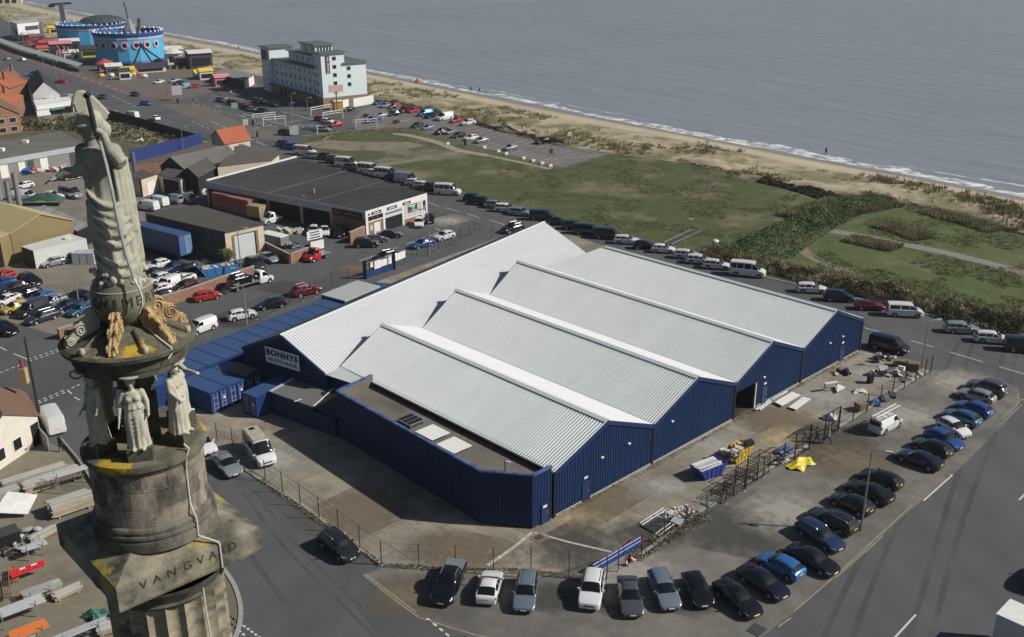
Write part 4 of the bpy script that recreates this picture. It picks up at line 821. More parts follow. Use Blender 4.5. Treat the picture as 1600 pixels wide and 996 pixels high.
tp = thing('mast_figure', 'pointed grey peak and figures above the blue round ride', 'ride mast', (-160.5, 440, 10)); MB().lathe([(3.2, 0), (2.6, 3), (0.05, 8)], 6).build('peak', M('peak_grey', (.2, .22, .28), None), tp); MB().bar((0, 0, 6), (-1, 0, 14), .4).build('mast', GUT, tp); MB().bar((3, 0, 0), (4.2, 1, 7.4), 1.3).build('arm', M('arm_green', (.12, .12, .08), None), tp)
ride('walled_ride', 'smaller bright blue round ride behind the portholed one', (-203, 505, 0), 15.5, 11.5, 0, 0)
MB_ = MB
cv = thing('ride_canopy', 'dark curved canopy over the rear blue ride', 'canopy', (-198, 508, 11)); MB().lathe([(11, 0), (9, 1.6), (5, 2.6), (.1, 3)], 16).build('shell', GUT, cv)
tw = thing('ride_tower', 'tall grey ride tower with cross head behind the blue rides', 'ride tower', site(105, 60)); MB().bar((0, 0, 0), (0, 0, 17), 2.6).build('mast', M('tower_grey', (.2, .22, .26), None), tw); MB().bar((-6, 0, 16.8), (5, 0, 17.4), .9).build('arm', GUT, tw); MB().box((-5.5, 0, 16), (3, 1, 1.2)).build('head', GUT, tw)
arc = bld('arcade', 'white box arcade building with dark sign band beyond rides', 'arcade', (0, 0)); P = [site(*q, 5) for q in [(17, 44), (28, 48), (66, 44), (56, 39)]]; o = (P[0]+P[2])/2; arc.location = (o.x, o.y, 0); L_ = [(p.x-o.x, p.y-o.y) for p in P]
MB().prism(L_, .02, 8).build('wall', WRENDER, arc); MB().prism(L_, 8, 8.3).build('roof', FASC, arc); panel(arc, 'sign_band', GUT, L_[1], L_[2], .3, .85, 4.6, 6.6, .1)
lw = thing('perimeter_screen', 'long low white and green screen along the seafront pavement', 'fence'); P = [site(*p) for p in [(-10, 68), (30, 84), (80, 99), (124, 113)]]; lw.location = P[0]
for a, b in zip(P, P[1:]):
    d = b-a; c = (a+b)/2-P[0]; an = math.atan2(d.y, d.x)
    MB().box((c.x, c.y, .55), (d.length, .3, 1.1), an).build('green_base', M('screen_green', (.015, .06, .04), None) if 'screen_green' not in bpy.data.materials else bpy.data.materials['screen_green'], lw); MB().box((c.x, c.y+1.2, 2.6), (d.length, 2.6, .15), an, 0, .35).build('roof_sheet', M('screen_pale', (.40, .45, .43), None) if 'screen_pale' not in bpy.data.materials else bpy.data.materials['screen_pale'], lw)
# fairground clutter: each attraction its own thing
rc = random.Random(5); cols = [M('fair_red', (.4, .06, .06), None), M('fair_yellow', (.55, .42, .05), None), M('fair_pink', (.5, .2, .24), None), M('fair_white', (.55, .55, .53), None), M('fair_dark', (.04, .035, .05), None), M('fair_green', (.25, .35, .06), None), M('fair_mauve', (.16, .10, .15), None)]
def stall(label, px, w, d, h, body, roof, rz=.6, shape='gable'):
    p = site(*px); t = thing('fairground_stall', label, 'stall', p, rz)
    MB().box((0, 0, h/2), (w, d, h)).build('body', body, t); MB().box((0, -d/2-.05, h*.45), (w*.8, .1, h*.5)).build('counter', DARK, t)
    if shape == 'cone': MB().lathe([(max(w, d)*.75, h), (max(w, d)*.6, h+.5), (.05, h+2)], 10).build('roof', roof, t)
    else: MB().add([(-w*.55, -d*.6, h), (w*.55, -d*.6, h), (w*.55, d*.6, h), (-w*.55, d*.6, h), (-w*.55, 0, h+1.2), (w*.55, 0, h+1.2)], [(0, 1, 5, 4), (2, 3, 4, 5), (1, 2, 5), (3, 0, 4)]).build('roof', roof, t)
    return t
for lb, px, w, d, h, b_, r_, sh2 in (
 ('orange topped round stall at the edge of the amusements', (165, 110), 5, 5, 2.6, 2, 0, 'cone'), ('grey gabled stall beside the rear blue ride', (108, 78), 9, 6, 4, 4, 3, 'g'), ('pink framed ride hall left of the blue rides', (95, 82), 9, 7, 4, 4, 2, 'g'), ('red lattice ride booth in the amusements', (78, 80), 8, 6, 4, 0, 0, 'g'),
 ('dark red booth near the arcade', (58, 68), 7, 5, 3.5, 0, 6, 'g'), ('green and grey booth near the arcade', (45, 64), 6, 5, 3.2, 4, 3, 'g'), ('orange booth behind the low screen', (68, 86), 5, 4, 3, 1, 0, 'g'), ('white slide booth behind the low screen', (112, 94), 6, 4, 3.2, 3, 3, 'g'), ('tan store beside the front blue ride', (140, 88), 8, 8, 3.5, 1, 4, 'g'),
 ('yellow booth behind the arcade', (90, 52), 9, 5, 3, 1, 1, 'g'), ('mauve booth at the foot of the blue ride', (178, 114), 6, 4, 2.6, 6, 3, 'g'), ('yellow fronted booth on the forecourt edge', (200, 118), 5, 3, 2.2, 1, 1, 'g'), ('pale grey ride platform right of the blue ride', (232, 112), 12, 7, 2.2, 3, 4, 'g'), ('white canopied ride right of the blue drum', (252, 92), 16, 9, 4, 4, 3, 'g'),
 ('white ball booth by the canopied ride', (272, 100), 6, 5, 4.5, 3, 3, 'cone'), ('purple booth at the amusement edge', (290, 104), 8, 5, 3, 6, 6, 'g'), ('slate panelled ride housing at the dune edge', (312, 106), 9, 7, 6, 4, 3, 'g'), ('pink and white food hut on the forecourt', (346, 134), 5, 3.5, 3, 2, 2, 'g'), ('white and orange kiosk on the forecourt', (322, 124), 5, 3, 3, 3, 1, 'g'),
 ('yellow striped hut on the forecourt', (312, 122), 4, 3, 2, 5, 1, 'g'), ('grey van shaped booth by the pavement', (195, 124), 4, 3, 3, 3, 4, 'g')):
    stall(lb, px, w, d, h, cols[b_], cols[r_], .55, sh2)
for k, (px, lb) in enumerate((((30, 62), 'tangled grey steel ride left of the arcade'), ((52, 73), 'red spindly ride in front of the arcade'), ((66, 78), 'mauve steel ride between red booths'), ((84, 88), 'dark steel ride behind the low white screen'), ((100, 96), 'pink steel ride near the white slide booth'), ((122, 100), 'white steel ride before the front blue drum'))):
    t = thing('fairground_ride', lb, 'fairground ride', site(*px), rc.uniform(0, 3))
    mb = MB()
    for q in range(7): mb.bar((rc.uniform(-4, 4), rc.uniform(-2, 2), 0), (rc.uniform(-4, 4), rc.uniform(-2, 2), rc.uniform(3, 7)), .35)
    mb.build('steelwork', cols[(4, 0, 6, 4, 2, 3)[k]], t)['kind'] = 'stuff'; MB().box((0, 0, .4), (6, 4, .5)).build('platform', cols[4 if k % 2 else 3], t)
for k in range(9):
    px = (160+k*8+rc.uniform(-2, 2), 113+rc.uniform(-1, 9)); t = thing('ride_car', '%s small children ride car along the forecourt edge, %s one' % (ORD[k], ['yellow', 'red', 'white'][k % 3]), 'ride car', site(*px), rc.uniform(0, 3), 'children ride cars on the forecourt edge'); MB().lathe([(.01, 1.5), (.9, 1.3), (1.3, .6), (1.1, 0)], 8).build('body', cols[(1, 0, 3)[k % 3]], t); MB().box((0, 0, .2), (2.4, 1.8, .3)).build('base', cols[4], t)
for k, px in enumerate(((266, 118), (277, 119), (288, 121))):
    t = thing('feather_flag', 'yellow feather flag, %s of three on the forecourt' % ['left', 'middle', 'right'][k], 'flag', site(*px)); MB().tube([(0, 0, 0), (0, 0, 3.8)], .06, 6).build('pole', STEEL, t); MB().box((.35, 0, 2.5), (.7, .06, 2.4)).build('banner', cols[1], t)
jr = thing('pirate_swing', 'dark lattice swing arm ride in front of the blue drum', 'ride', site(225, 108)); 
for x in (-5, 5): MB().bar((x, 0, 0), (0, 0, 9), .5).build('leg', cols[4], jr)
MB().bar((0, 0, 9), (9, 2, 1.5), .6).build('arm', cols[4], jr); MB().lathe([(.01, -1), (1.2, 0), (.01, 1)], 8, (0, 0, 9.4)).build('hub', cols[4], jr)
bu, L_ = flat('beach_store', 'low grey flat roofed store at the dune edge beside the hotel', [(333, 115), (380, 126), (398, 117), (352, 107)], 3.2, M('store_dark', (.03, .033, .035), None), M('store_roof', (.19, .195, .19), None), cat='store')
panel(bu, 'white_end', WRENDER, L_[1], L_[2], .1, .9, .05, 3, .05)
pr = bld('pier_hall', 'cream pier hall far off at the top left corner', 'building', (0, 0)); P = [site(*q) for q in [(-20, 10), (34, 9), (36, 2), (-18, 0)]]; o = P[1]; pr.location = (o.x, o.y, 0); L_ = [(p.x-o.x, p.y-o.y) for p in P]
MB().prism(L_, .02, 7).build('wall', CREAM, pr); MB().prism(L_, 7, 7.6).build('roof', WRENDER, pr)
for f in (.2, .4, .6, .8): panel(pr, 'window', DGLASS, L_[0], L_[1], f-.06, f+.06, 2, 5, .1)
# ------------------------------------------------------------------ houses at the top left
wh, P = gabled('white_house', 'white gabled house with black slate roof by the seafront', [(51, 148), (93, 146), (80, 124), (42, 128)], 5.2, 8.8, WRENDER, SLATE, over=.15)
windows(wh, P[0], P[1], (.42, .78), 2.6, 3.9, .9)
ex, L_ = flat('shop_extension', 'flat white shop front with green awning below the white house', [(56, 167), (113.5, 158.5), (108, 152), (52, 158)], 3.6, WRENDER, WPAINT, cat='shop')
panel(ex, 'shop_window', DGLASS, L_[0], L_[1], .36, .98, .4, 2.3, .05); panel(ex, 'fascia_board', WPAINT, L_[0], L_[1], -.0, 1, 2.55, 3.7, .25, .2)
o_ = panel(ex, 'awning', M('awning_green', (.05, .2, .13), None), L_[0], L_[1], .36, .72, 1.9, 2.5, .7, .6)
for k, (q, lb) in enumerate((([(-30, 165), (20, 166), (36, 150), (-30, 148)], 'red brick semi with hipped orange roof at left edge'), ([(-40, 140), (14, 138), (45, 128), (-30, 122)], 'orange tiled house behind the brick semi'), ([(0, 124), (20, 122), (30, 117), (5, 116)], 'brown roofed house far up the left edge'))):
    hs_, P = gabled('brick_house', lb, q, 5.4, 8.2, BRICK, TILEO if k != 2 else TILEB, roof2=TILEB if k == 0 else None)
    windows(hs_, P[0], P[1], (.3, .62, .86), 3.4, 4.7, 1.4); windows(hs_, P[0], P[1], (.3, .62, .86), .9, 2.2, 1.4)
    MB().box(((P[0].x+P[2].x)/2+1, (P[0].y+P[2].y)/2, 8.6), (.8, .8, 2.2)).build('chimney', BRICK, hs_)
sf, P = gabled('brick_house', 'terrace with orange gable roof facing the scrub lot', [(-30, 186), (30, 178), (20, 160), (-30, 164)], 5.0, 8.0, BRICK, TILEB)
windows(sf, P[0], P[1], (.5, .8), 3.0, 4.2, 1.8); windows(sf, P[0], P[1], (.5, .8), .6, 1.8, 1.8)
wall('fence_panels', 'grey board fence along the near side of the scrub lot', [(-40, 193), (60, 192), (112, 186), (150, 178)], 1.8, M('board_grey', (.16, .155, .145), None), .12, False)
# cottage at the lower left
ctg, P = gabled('cottage', 'cream cottage with brown tiled roof at the lower left', [(-40, 712), (58, 650), (38, 612), (-70, 660)], 3.1, 5.4, M('cottage_white', (.62, .59, .52), (.55, .52, .45), .8, .85), TILEB, over=.2)
windows(ctg, P[0], P[1], (.35, .62), .9, 2.1, 1.1)
panel(ctg, 'dark_opening', DARK, P[0], P[1], .86, .99, .02, 2.5, .03)
MB().box((P[1].x*.35+P[2].x*.65, P[1].y*.35+P[2].y*.65, 6.0), (.7, .7, 1.8)).build('chimney', M('chimney_buff', (.4, .28, .15), None), ctg)
MB().tube([(P[1].x*.35+P[2].x*.65, P[1].y*.35+P[2].y*.65, 6.9), (P[1].x*.35+P[2].x*.65, P[1].y*.35+P[2].y*.65, 8.0)], .2, 8).build('chimney_pot', M('pot_red', (.22, .05, .05), None), ctg)
# ------------------------------------------------------------------ vehicles
def paint(name, c, metal=.25, rough=.28): return M('paint_'+name, c, None, rough=rough, metal=metal, coat=.8)
PAINT = {k: paint(k, *a) for k, a in dict(
    white=((.62, .63, .63), 0, .3), silver=((.36, .385, .41), .55, .32), bluesilver=((.22, .265, .33), .5, .3), grey=((.095, .105, .12), .45, .3), black=((.0045, .005, .008), .1, .2),
    darkpurple=((.008, .007, .02), .2, .22), navy=((.009, .013, .045), .3, .25), darkblue=((.015, .04, .105), .35, .28), blue=((.02, .085, .30), .35, .28), brightblue=((.03, .15, .42), .3, .28),
    teal=((.02, .11, .22), .35, .3), red=((.42, .018, .018), .1, .28), darkred=((.16, .008, .014), .25, .28), maroon=((.055, .008, .01), .2, .3), green=((.03, .16, .09), .1, .5), yellow=((.52, .33, .05), .1, .35),
    cream=((.55, .53, .47), 0, .4), slate=((.03, .035, .045), .3, .28), ltblue=((.15, .32, .42), .2, .3), charcoal=((.02, .022, .027), .3, .25)).items()}
GLASS = M('car_glass', (.006, .008, .01), None, rough=.05, spec=.7)
TYRE = M('tyre_rubber', (.01, .01, .01), None, rough=.85); RIM = M('alloy_rim', (.42, .43, .44), None, rough=.35, metal=.7)
HEADL = M('headlamp_glass', (.7, .72, .75), None, rough=.1); TAILL = M('tail_lamp_red', (.35, .01, .012), None, rough=.2); TRIM = M('black_trim', (.012, .012, .013), None, rough=.55)
PLW = M('plate_white', (.7, .7, .68), None, rough=.5); PLY = M('plate_yellow', (.65, .48, .03), None, rough=.5)
CARS = dict(   # L W H nose hood xc xr0 xr1 xt deck belt wheel_r xf xr | side windows | roof width
    hatch=dict(L=4.15, W=1.80, H=1.47, nose=.74, hood=.95, xc=.98, xr0=.22, xr1=-1.45, xt=-1.93, deck=.98, r=.32, xf=1.28, xr=-1.28, win=((.78, -.12), (-.2, -1.0), (-1.08, -1.5)), wr=.70),
    smallhatch=dict(L=3.75, W=1.68, H=1.5, nose=.76, hood=.98, xc=.95, xr0=.25, xr1=-1.4, xt=-1.76, deck=1.0, r=.3, xf=1.18, xr=-1.18, win=((.75, -.1), (-.18, -.95), (-1.03, -1.4)), wr=.72),
    coupe=dict(L=4.25, W=1.82, H=1.37, nose=.68, hood=.9, xc=.85, xr0=.02, xr1=-1.05, xt=-1.95, deck=.98, r=.33, xf=1.3, xr=-1.28, win=((.62, -.35), (-.43, -1.25)), wr=.66),
    saloon=dict(L=4.7, W=1.83, H=1.44, nose=.7, hood=.93, xc=1.0, xr0=.2, xr1=-1.0, xt=-1.75, deck=1.02, r=.33, xf=1.42, xr=-1.38, win=((.8, -.12), (-.2, -1.0), (-1.06, -1.4)), wr=.68),
    estate=dict(L=4.75, W=1.83, H=1.5, nose=.72, hood=.95, xc=1.05, xr0=.28, xr1=-1.95, xt=-2.28, deck=.98, r=.33, xf=1.42, xr=-1.36, win=((.85, -.08), (-.16, -1.0), (-1.08, -1.95)), wr=.70, rail=1),
    suv=dict(L=4.5, W=1.88, H=1.7, nose=.9, hood=1.1, xc=1.0, xr0=.32, xr1=-1.65, xt=-2.1, deck=1.15, r=.37, xf=1.35, xr=-1.3, win=((.8, -.1), (-.18, -1.0), (-1.08, -1.75)), wr=.73, rail=1),
    mpv=dict(L=4.6, W=1.84, H=1.68, nose=.78, hood=1.02, xc=1.35, xr0=.5, xr1=-1.85, xt=-2.17, deck=1.05, r=.33, xf=1.42, xr=-1.36, win=((1.1, .1), (.02, -.9), (-.98, -1.85)), wr=.74),
    pickup=dict(L=5.3, W=1.87, H=1.8, nose=.92, hood=1.12, xc=1.15, xr0=.5, xr1=-.85, xt=-1.1, deck=1.18, r=.38, xf=1.65, xr=-1.55, win=((.95, .12), (.04, -.8)), wr=.74, rail=1),
    smallvan=dict(L=4.45, W=1.83, H=1.85, nose=.85, hood=1.12, xc=1.35, xr0=.7, xr1=-2.12, xt=-2.2, deck=1.1, r=.32, xf=1.45, xr=-1.3, win=((1.15, .2),), wr=.82),
    van=dict(L=5.45, W=2.02, H=2.35, nose=.98, hood=1.25, xc=1.95, xr0=1.1, xr1=-2.62, xt=-2.7, deck=1.25, r=.35, xf=1.8, xr=-1.65, win=((1.7, .7),), wr=.86),
    bus=dict(L=5.6, W=2.04, H=2.4, nose=.98, hood=1.22, xc=1.95, xr0=1.1, xr1=-2.65, xt=-2.76, deck=1.2, r=.35, xf=1.8, xr=-1.7, win=((1.7, .75), (.65, -.5), (-.58, -1.6), (-1.68, -2.5)), wr=.84),
    mid=dict(L=5.0, W=1.95, H=1.95, nose=.9, hood=1.15, xc=1.7, xr0=.9, xr1=-2.35, xt=-2.46, deck=1.12, r=.33, xf=1.6, xr=-1.45, win=((1.45, .5), (.42, -.7), (-.78, -2.15)), wr=.82),
    midvan=dict(L=5.0, W=1.95, H=1.98, nose=.9, hood=1.15, xc=1.7, xr0=.9, xr1=-2.35, xt=-2.46, deck=1.12, r=.33, xf=1.6, xr=-1.45, win=((1.45, .5),), wr=.82),
    cab=dict(L=2.6, W=1.95, H=2.15, nose=.95, hood=1.22, xc=.55, xr0=-.25, xr1=-1.12, xt=-1.24, deck=1.2, r=.35, xf=.45, xr=None, win=((.35, -.75),), wr=.84),
)
def lerp(a, b, t): return a+(b-a)*t
def pw(c, x):
    """piecewise linear through (x, y) points given front to rear"""
    if x >= c[0][0]: return c[0][1]
    for (x0, y0), (x1, y1) in zip(c, c[1:]):
        if x0 >= x >= x1: return lerp(y0, y1, (x0-x)/(x0-x1) if x0 != x1 else 0)
    return c[-1][1]
class Shell:
    def __init__(s, k):
        s.k = k; h = k['L']/2; s.h = h; g = k
        s.top = [(h, g['nose']*.72), (h-.05, g['nose']*.9), (h-.2, g['nose']), (lerp(h-.2, g['xc'], .55), lerp(g['nose'], g['hood'], .72)), (g['xc'], g['hood']), (lerp(g['xc'], g['xr0'], .5), lerp(g['hood'], g['H'], .55)), (g['xr0'], g['H']-.05), (lerp(g['xr0'], g['xr1'], .35), g['H']), (lerp(g['xr0'], g['xr1'], .75), g['H']-.015), (g['xr1'], g['H']-(.1 if g['H'] < 1.6 else .05)), (g['xt'], g['deck']), (-h+.06, g['deck']-.07), (-h, g['deck']*.75)]
        s.belt = [(g['xc'], g['hood']), (g['xt'], g['deck']+.02)]
        s.wid = [(h, .74), (h-.06, .84), (h-.2, .925), (h-.55, .985), (h*.3, 1), (-h*.5, 1), (-h+.4, .97), (-h+.12, .92), (-h, .84)]
        xs = {p[0] for p in s.top} | {p[0] for p in s.wid}
        s.wheels = [x for x in (g['xf'], g['xr']) if x is not None]; R = g['r']+.07
        for x in s.wheels: xs |= {x+R*a for a in (-1.02, -.94, -.75, -.4, 0, .4, .75, .94, 1.02)}
        s.x = sorted((x for x in xs if -h <= x <= h), reverse=True); out = []
        for x in s.x:
            if not out or out[-1]-x > .012: out.append(x)
        s.x = out; s.rows = [s.section(x) for x in s.x]
    def section(s, x):
        g = s.k; w = g['W']/2*pw(s.wid, x); tp = pw(s.top, x); bt = min(pw(s.belt, x), tp-.035); hc = tp-bt
        full = g['H']-g['hood']; f = max(0, min(1, (hc-.035)/full)); wr = g['W']/2*g['wr']
        zb = .2 if abs(x) < s.h-.1 else .3
        P = [(w*.80, zb), (w*.95, zb+.05), (w*.99, min(.45, bt-.1)), (w, min(.66, bt-.06)), (w*.985, bt-.03), (w*.955, bt),
             (lerp(w*.86, wr, f), bt+hc*lerp(.35, .86, f)), (lerp(w*.70, wr*.9, f), bt+hc*lerp(.65, .97, f)), (lerp(w*.4, wr*.5, f), bt+hc*.99+.004), (0, tp+.012)]
        for xw in s.wheels:
            R = g['r']+.07; d = abs(x-xw)
            if d < R:
                za = g['r']+math.sqrt(R*R-d*d)
                for j in range(4): P[j] = (P[j][0], max(P[j][1], za+.012*j))
        return P
    def at(s, x, jf):
        x = max(s.x[-1], min(s.x[0], x))
        for i in range(len(s.x)-1):
            if s.x[i] >= x >= s.x[i+1]: break
        t = (s.x[i]-x)/(s.x[i]-s.x[i+1]); j = min(8, int(jf)); u = jf-j
        a = [lerp(s.rows[i][j][k], s.rows[i][j+1][k], u) for k in (0, 1)]; b = [lerp(s.rows[i+1][j][k], s.rows[i+1][j+1][k], u) for k in (0, 1)]
        return Vector((x, lerp(a[0], b[0], t), lerp(a[1], b[1], t)))
    def body(s):
        mb = MB(); n = 10; V = []
        for x, r in zip(s.x, s.rows): V += [(x, p[0], p[1]) for p in r]+[(x, -p[0], p[1]) for p in r[-2::-1]]
        k = 19; F = [(i*k+j, i*k+j+1, (i+1)*k+j+1, (i+1)*k+j)[::-1] for i in range(len(s.x)-1) for j in range(k-1)]
        F += [(i*k+k-1, i*k, (i+1)*k, (i+1)*k+k-1)[::-1] for i in range(len(s.x)-1)]
        F += [tuple(range(k)), tuple((len(s.x)-1)*k+j for j in range(k))[::-1]]
        return mb.add(V, F)
    def patch(s, x0, x1, j0, j1, off=.012, side=1, both=False, mi=0, nj=4):
        """panel lying just proud of the shell"""
        xs = sorted({x0, x1} | {x for x in s.x if min(x0, x1) < x < max(x0, x1)}, reverse=True)
        js = [lerp(j0, j1, i/nj) for i in range(nj+1)]; js = sorted(set(js) | {float(j) for j in range(10) if min(j0, j1) < j < max(j0, j1)})
        G = [[s.at(x, j) for j in js] for x in xs]
        if both: G = [r+[Vector((p.x, -p.y, p.z)) for p in r[-2::-1]] for r in G]
        nx, ny = len(G), len(G[0]); V = []
        for i in range(nx):
            for j in range(ny):
                dx = G[min(i+1, nx-1)][j]-G[max(i-1, 0)][j]; dy = G[i][min(j+1, ny-1)]-G[i][max(j-1, 0)]
                nn = dy.cross(dx)
                nn = nn.normalized() if nn.length > 1e-9 else Vector((0, 0, 1))
                if nn.z < 0 and abs(nn.z) > .3 or nn.y < 0 and not both and abs(nn.z) <= .3: nn = -nn
                p = G[i][j]+nn*off; V.append((p.x, p.y*side, p.z))
        F = []
        for i in range(nx-1):
            for j in range(ny-1):
                f = (i*ny+j, i*ny+j+1, (i+1)*ny+j+1, (i+1)*ny+j); F.append(f[::-1] if side > 0 else f)
        return MB().add(V, F, mi)
def wheel_mb(r, w=.2):
    t = MB().lathe([(r*.62, -w/2), (r*.93, -w/2), (r, -w*.32), (r, w*.32), (r*.93, w/2), (r*.62, w/2)], 16)
    rim = MB().lathe([(.001, w*.30), (r*.16, w*.34), (r*.2, w*.30), (r*.55, w*.36), (r*.66, w*.47), (r*.66, -.04)], 16)
    for k in range(5):
        a = k*2*PI/5+.3; rim.bar((r*.12*math.cos(a), r*.12*math.sin(a), w*.40), (r*.6*math.cos(a), r*.6*math.sin(a), w*.43), .06, .03)
    return t, rim
KINDNAME = dict(hatch='car', smallhatch='car', coupe='car', saloon='car', estate='car', suv='car', mpv='car', pickup='pickup_truck', smallvan='van', van='van', bus='minibus', mid='minivan', midvan='van')
def parts_of(kind):
    """list of (name, MB, material or None for paint, location, children)"""
    k = CARS[kind]; s = Shell(k); out = [('body', s.body(), None, None, ())]; h = s.h
    big = k['H'] > 1.9
    out.append(('windscreen', s.patch(k['xc']-.02, k['xr0']+.03, 6.25 if not big else 6.1, 9, both=True), GLASS, None, ()))
    if kind not in ('van', 'smallvan', 'midvan', 'cab') and k['xt'] < k['xr1']-.15: out.append(('rear_window', s.patch(k['xr1']-.03, k['xt']+.07, 6.3, 9, both=True), GLASS, None, ()))
    elif kind in ('bus', 'mid', 'smallvan', 'cab'):
        out.append(('rear_window', MB().box((-h+(0.03 if kind != 'cab' else .02), 0, k['H']*.72), (.08 if kind != 'smallvan' else .06, k['W']*.66, k['H']*.24)), GLASS, None, ()))
    for a, b in k['win']:
        for sd in (1, -1): out.append(('side_window', s.patch(a, b, 5.1, 5.95, side=sd, nj=2), GLASS, None, ()))
    dj = (2.0, 4.95); dr = [(k['win'][0][0]+.1, k['win'][0][1]-.02)]
    if len(k['win']) > 1 and kind not in ('coupe',): dr.append((k['win'][0][1]-.06, k['win'][1][1]-.02))
    for a, b in dr:
        for sd in (1, -1):
            d = s.patch(a, b, *dj, off=.014, side=sd, nj=3); p = s.at(b+.15, 4.4)
            out.append(('door', d, None, None, [('door_handle', MB().box((p.x, (p.y+.025)*sd, p.z), (.18, .03, .03)), TRIM)]))
    w = k['W']/2
    for x in s.wheels:
        for sd in (1, -1):
            t, r = wheel_mb(k['r']); R = Matrix.Translation((x, sd*(w-.12), k['r'])) @ Matrix.Rotation(-sd*PI/2, 4, 'X')
            out.append(('wheel', t.xf(R), TYRE, None, [('rim', r.xf(R), RIM)]))
    for sd in (1, -1):
        out.append(('headlight', s.patch(h-.06, h-.42, 3.35, 4.7, off=.014, side=sd, nj=2), HEADL, None, ()))
        if kind != 'cab': out.append(('tail_light', s.patch(-h+.22 if not big else -h+.1, -h+.03, 3.3, 4.9 if not big else 5.3, off=.014, side=sd, nj=2), TAILL, None, ()))
        p = s.at(k['win'][0][0]-.02, 5.0); out.append(('door_mirror', MB().box((p.x, (p.y+.11)*sd, p.z+.06), (.12, .2, .14), .2*sd), None, None, ()))
    out.append(('grille', MB().box((h-.02, 0, k['nose']*.66), (.07, k['W']*.42, .13)), TRIM, None, ()))
    out.append(('bumper_vent', MB().box((h+.0, 0, .34), (.06, k['W']*.6, .12)), TRIM, None, ()))
    out.append(('number_plate', MB().box((h+.03, 0, .46), (.02, .52, .11)), PLW, None, ()))
    if kind != 'cab': out.append(('number_plate', MB().box((-h-.012, 0, .72 if k['H'] < 1.9 else .8), (.03, .52, .11)), PLY, None, ()))
    if k.get('rail'):
        for sd in (1, -1):
            a = s.at(k['xr0']-.15, 7.0); b = s.at(k['xr1']+.15, 7.0)
            out.append(('roof_rail', MB().tube([(a.x, a.y*sd, a.z-.02), (a.x-.1, a.y*sd, a.z+.07), (b.x+.1, b.y*sd, b.z+.07), (b.x, b.y*sd, b.z-.02)], .025, 6), RIM, None, ()))
    if kind == 'pickup':
        out.append(('bed_cover', MB().box((-1.85, 0, 1.2), (1.45, 1.62, .06)), PAINT['silver'], None, ()))
    return out
PROTO = {}
def proto(kind, near=True):
    key = (kind, near)
    if key in PROTO: return PROTO[key]
    ps = parts_of(kind)
    if near:
        P = []
        for nm, mb, mt, lc, ch in ps:
            sm = nm in ('body', 'door', 'windscreen', 'rear_window', 'wheel')
            P.append((nm, mb.mesh(nm, mt or PAINT['white'], sm, 40), mt is None, [(c[0], c[1].mesh(c[0], c[2], False)) for c in ch]))
        PROTO[key] = P
    else:
        mats = [PAINT['white']]; big = MB()
        for nm, mb, mt, lc, ch in ps:
            if nm in ('door', 'number_plate', 'bumper_vent', 'roof_rail'): continue
            mi = 0
            if mt is not None:
                if mt not in mats: mats.append(mt)
                mi = mats.index(mt)
            big.merge(mb, mi)
            for c in ch:
                if c[2] not in mats: mats.append(c[2])
                big.merge(c[1], mats.index(c[2]))
        PROTO[key] = big.mesh('far_'+kind, mats, True, 40)
    return PROTO[key]
def set_paint(o, col):
    sl_ = o.material_slots[0]; sl_.link = 'OBJECT'; sl_.material = PAINT[col]
def vehicle(kind, col, loc, rz, label, near=True, group=None, name=None, cat=None):
    nm = name or 'parked_'+KINDNAME.get(kind, 'car'); ct = cat or KINDNAME.get(kind, 'car').replace('_truck', '').replace('_', ' ')
    if not near:
        o = link(nm, proto(kind, False), None, loc, (0, 0, rz)); set_paint(o, col); return tag(o, label, ct, group)
    r = thing(nm, label, ct, loc, rz, group)
    for pn, me, pt, ch in proto(kind):
        o = link(pn, me, r)
        if pt: set_paint(o, col)
        for cn, cm in ch: link(cn, cm, o)
    return r
def park(kind, col, f, r_, label, near=True, group=None, side=False, **kw):
    """front and rear marks on the ground; side=True: marks follow the wheels nearest the camera"""
    A, B = site(*f), site(*r_); c = (A+B)/2; a = heading(B, A)
    if side:
        n_ = Vector((-math.sin(a), math.cos(a), 0)); n_ = n_ if n_.dot(Vector((c.x, c.y, 0))) > 0 else -n_; c = c+n_*CARS[kind]['W']*.5
    return vehicle(kind, col, (c.x, c.y, .03), a, label, near, group, **kw)
G1 = 'cars parked nose to road round the forecourt'
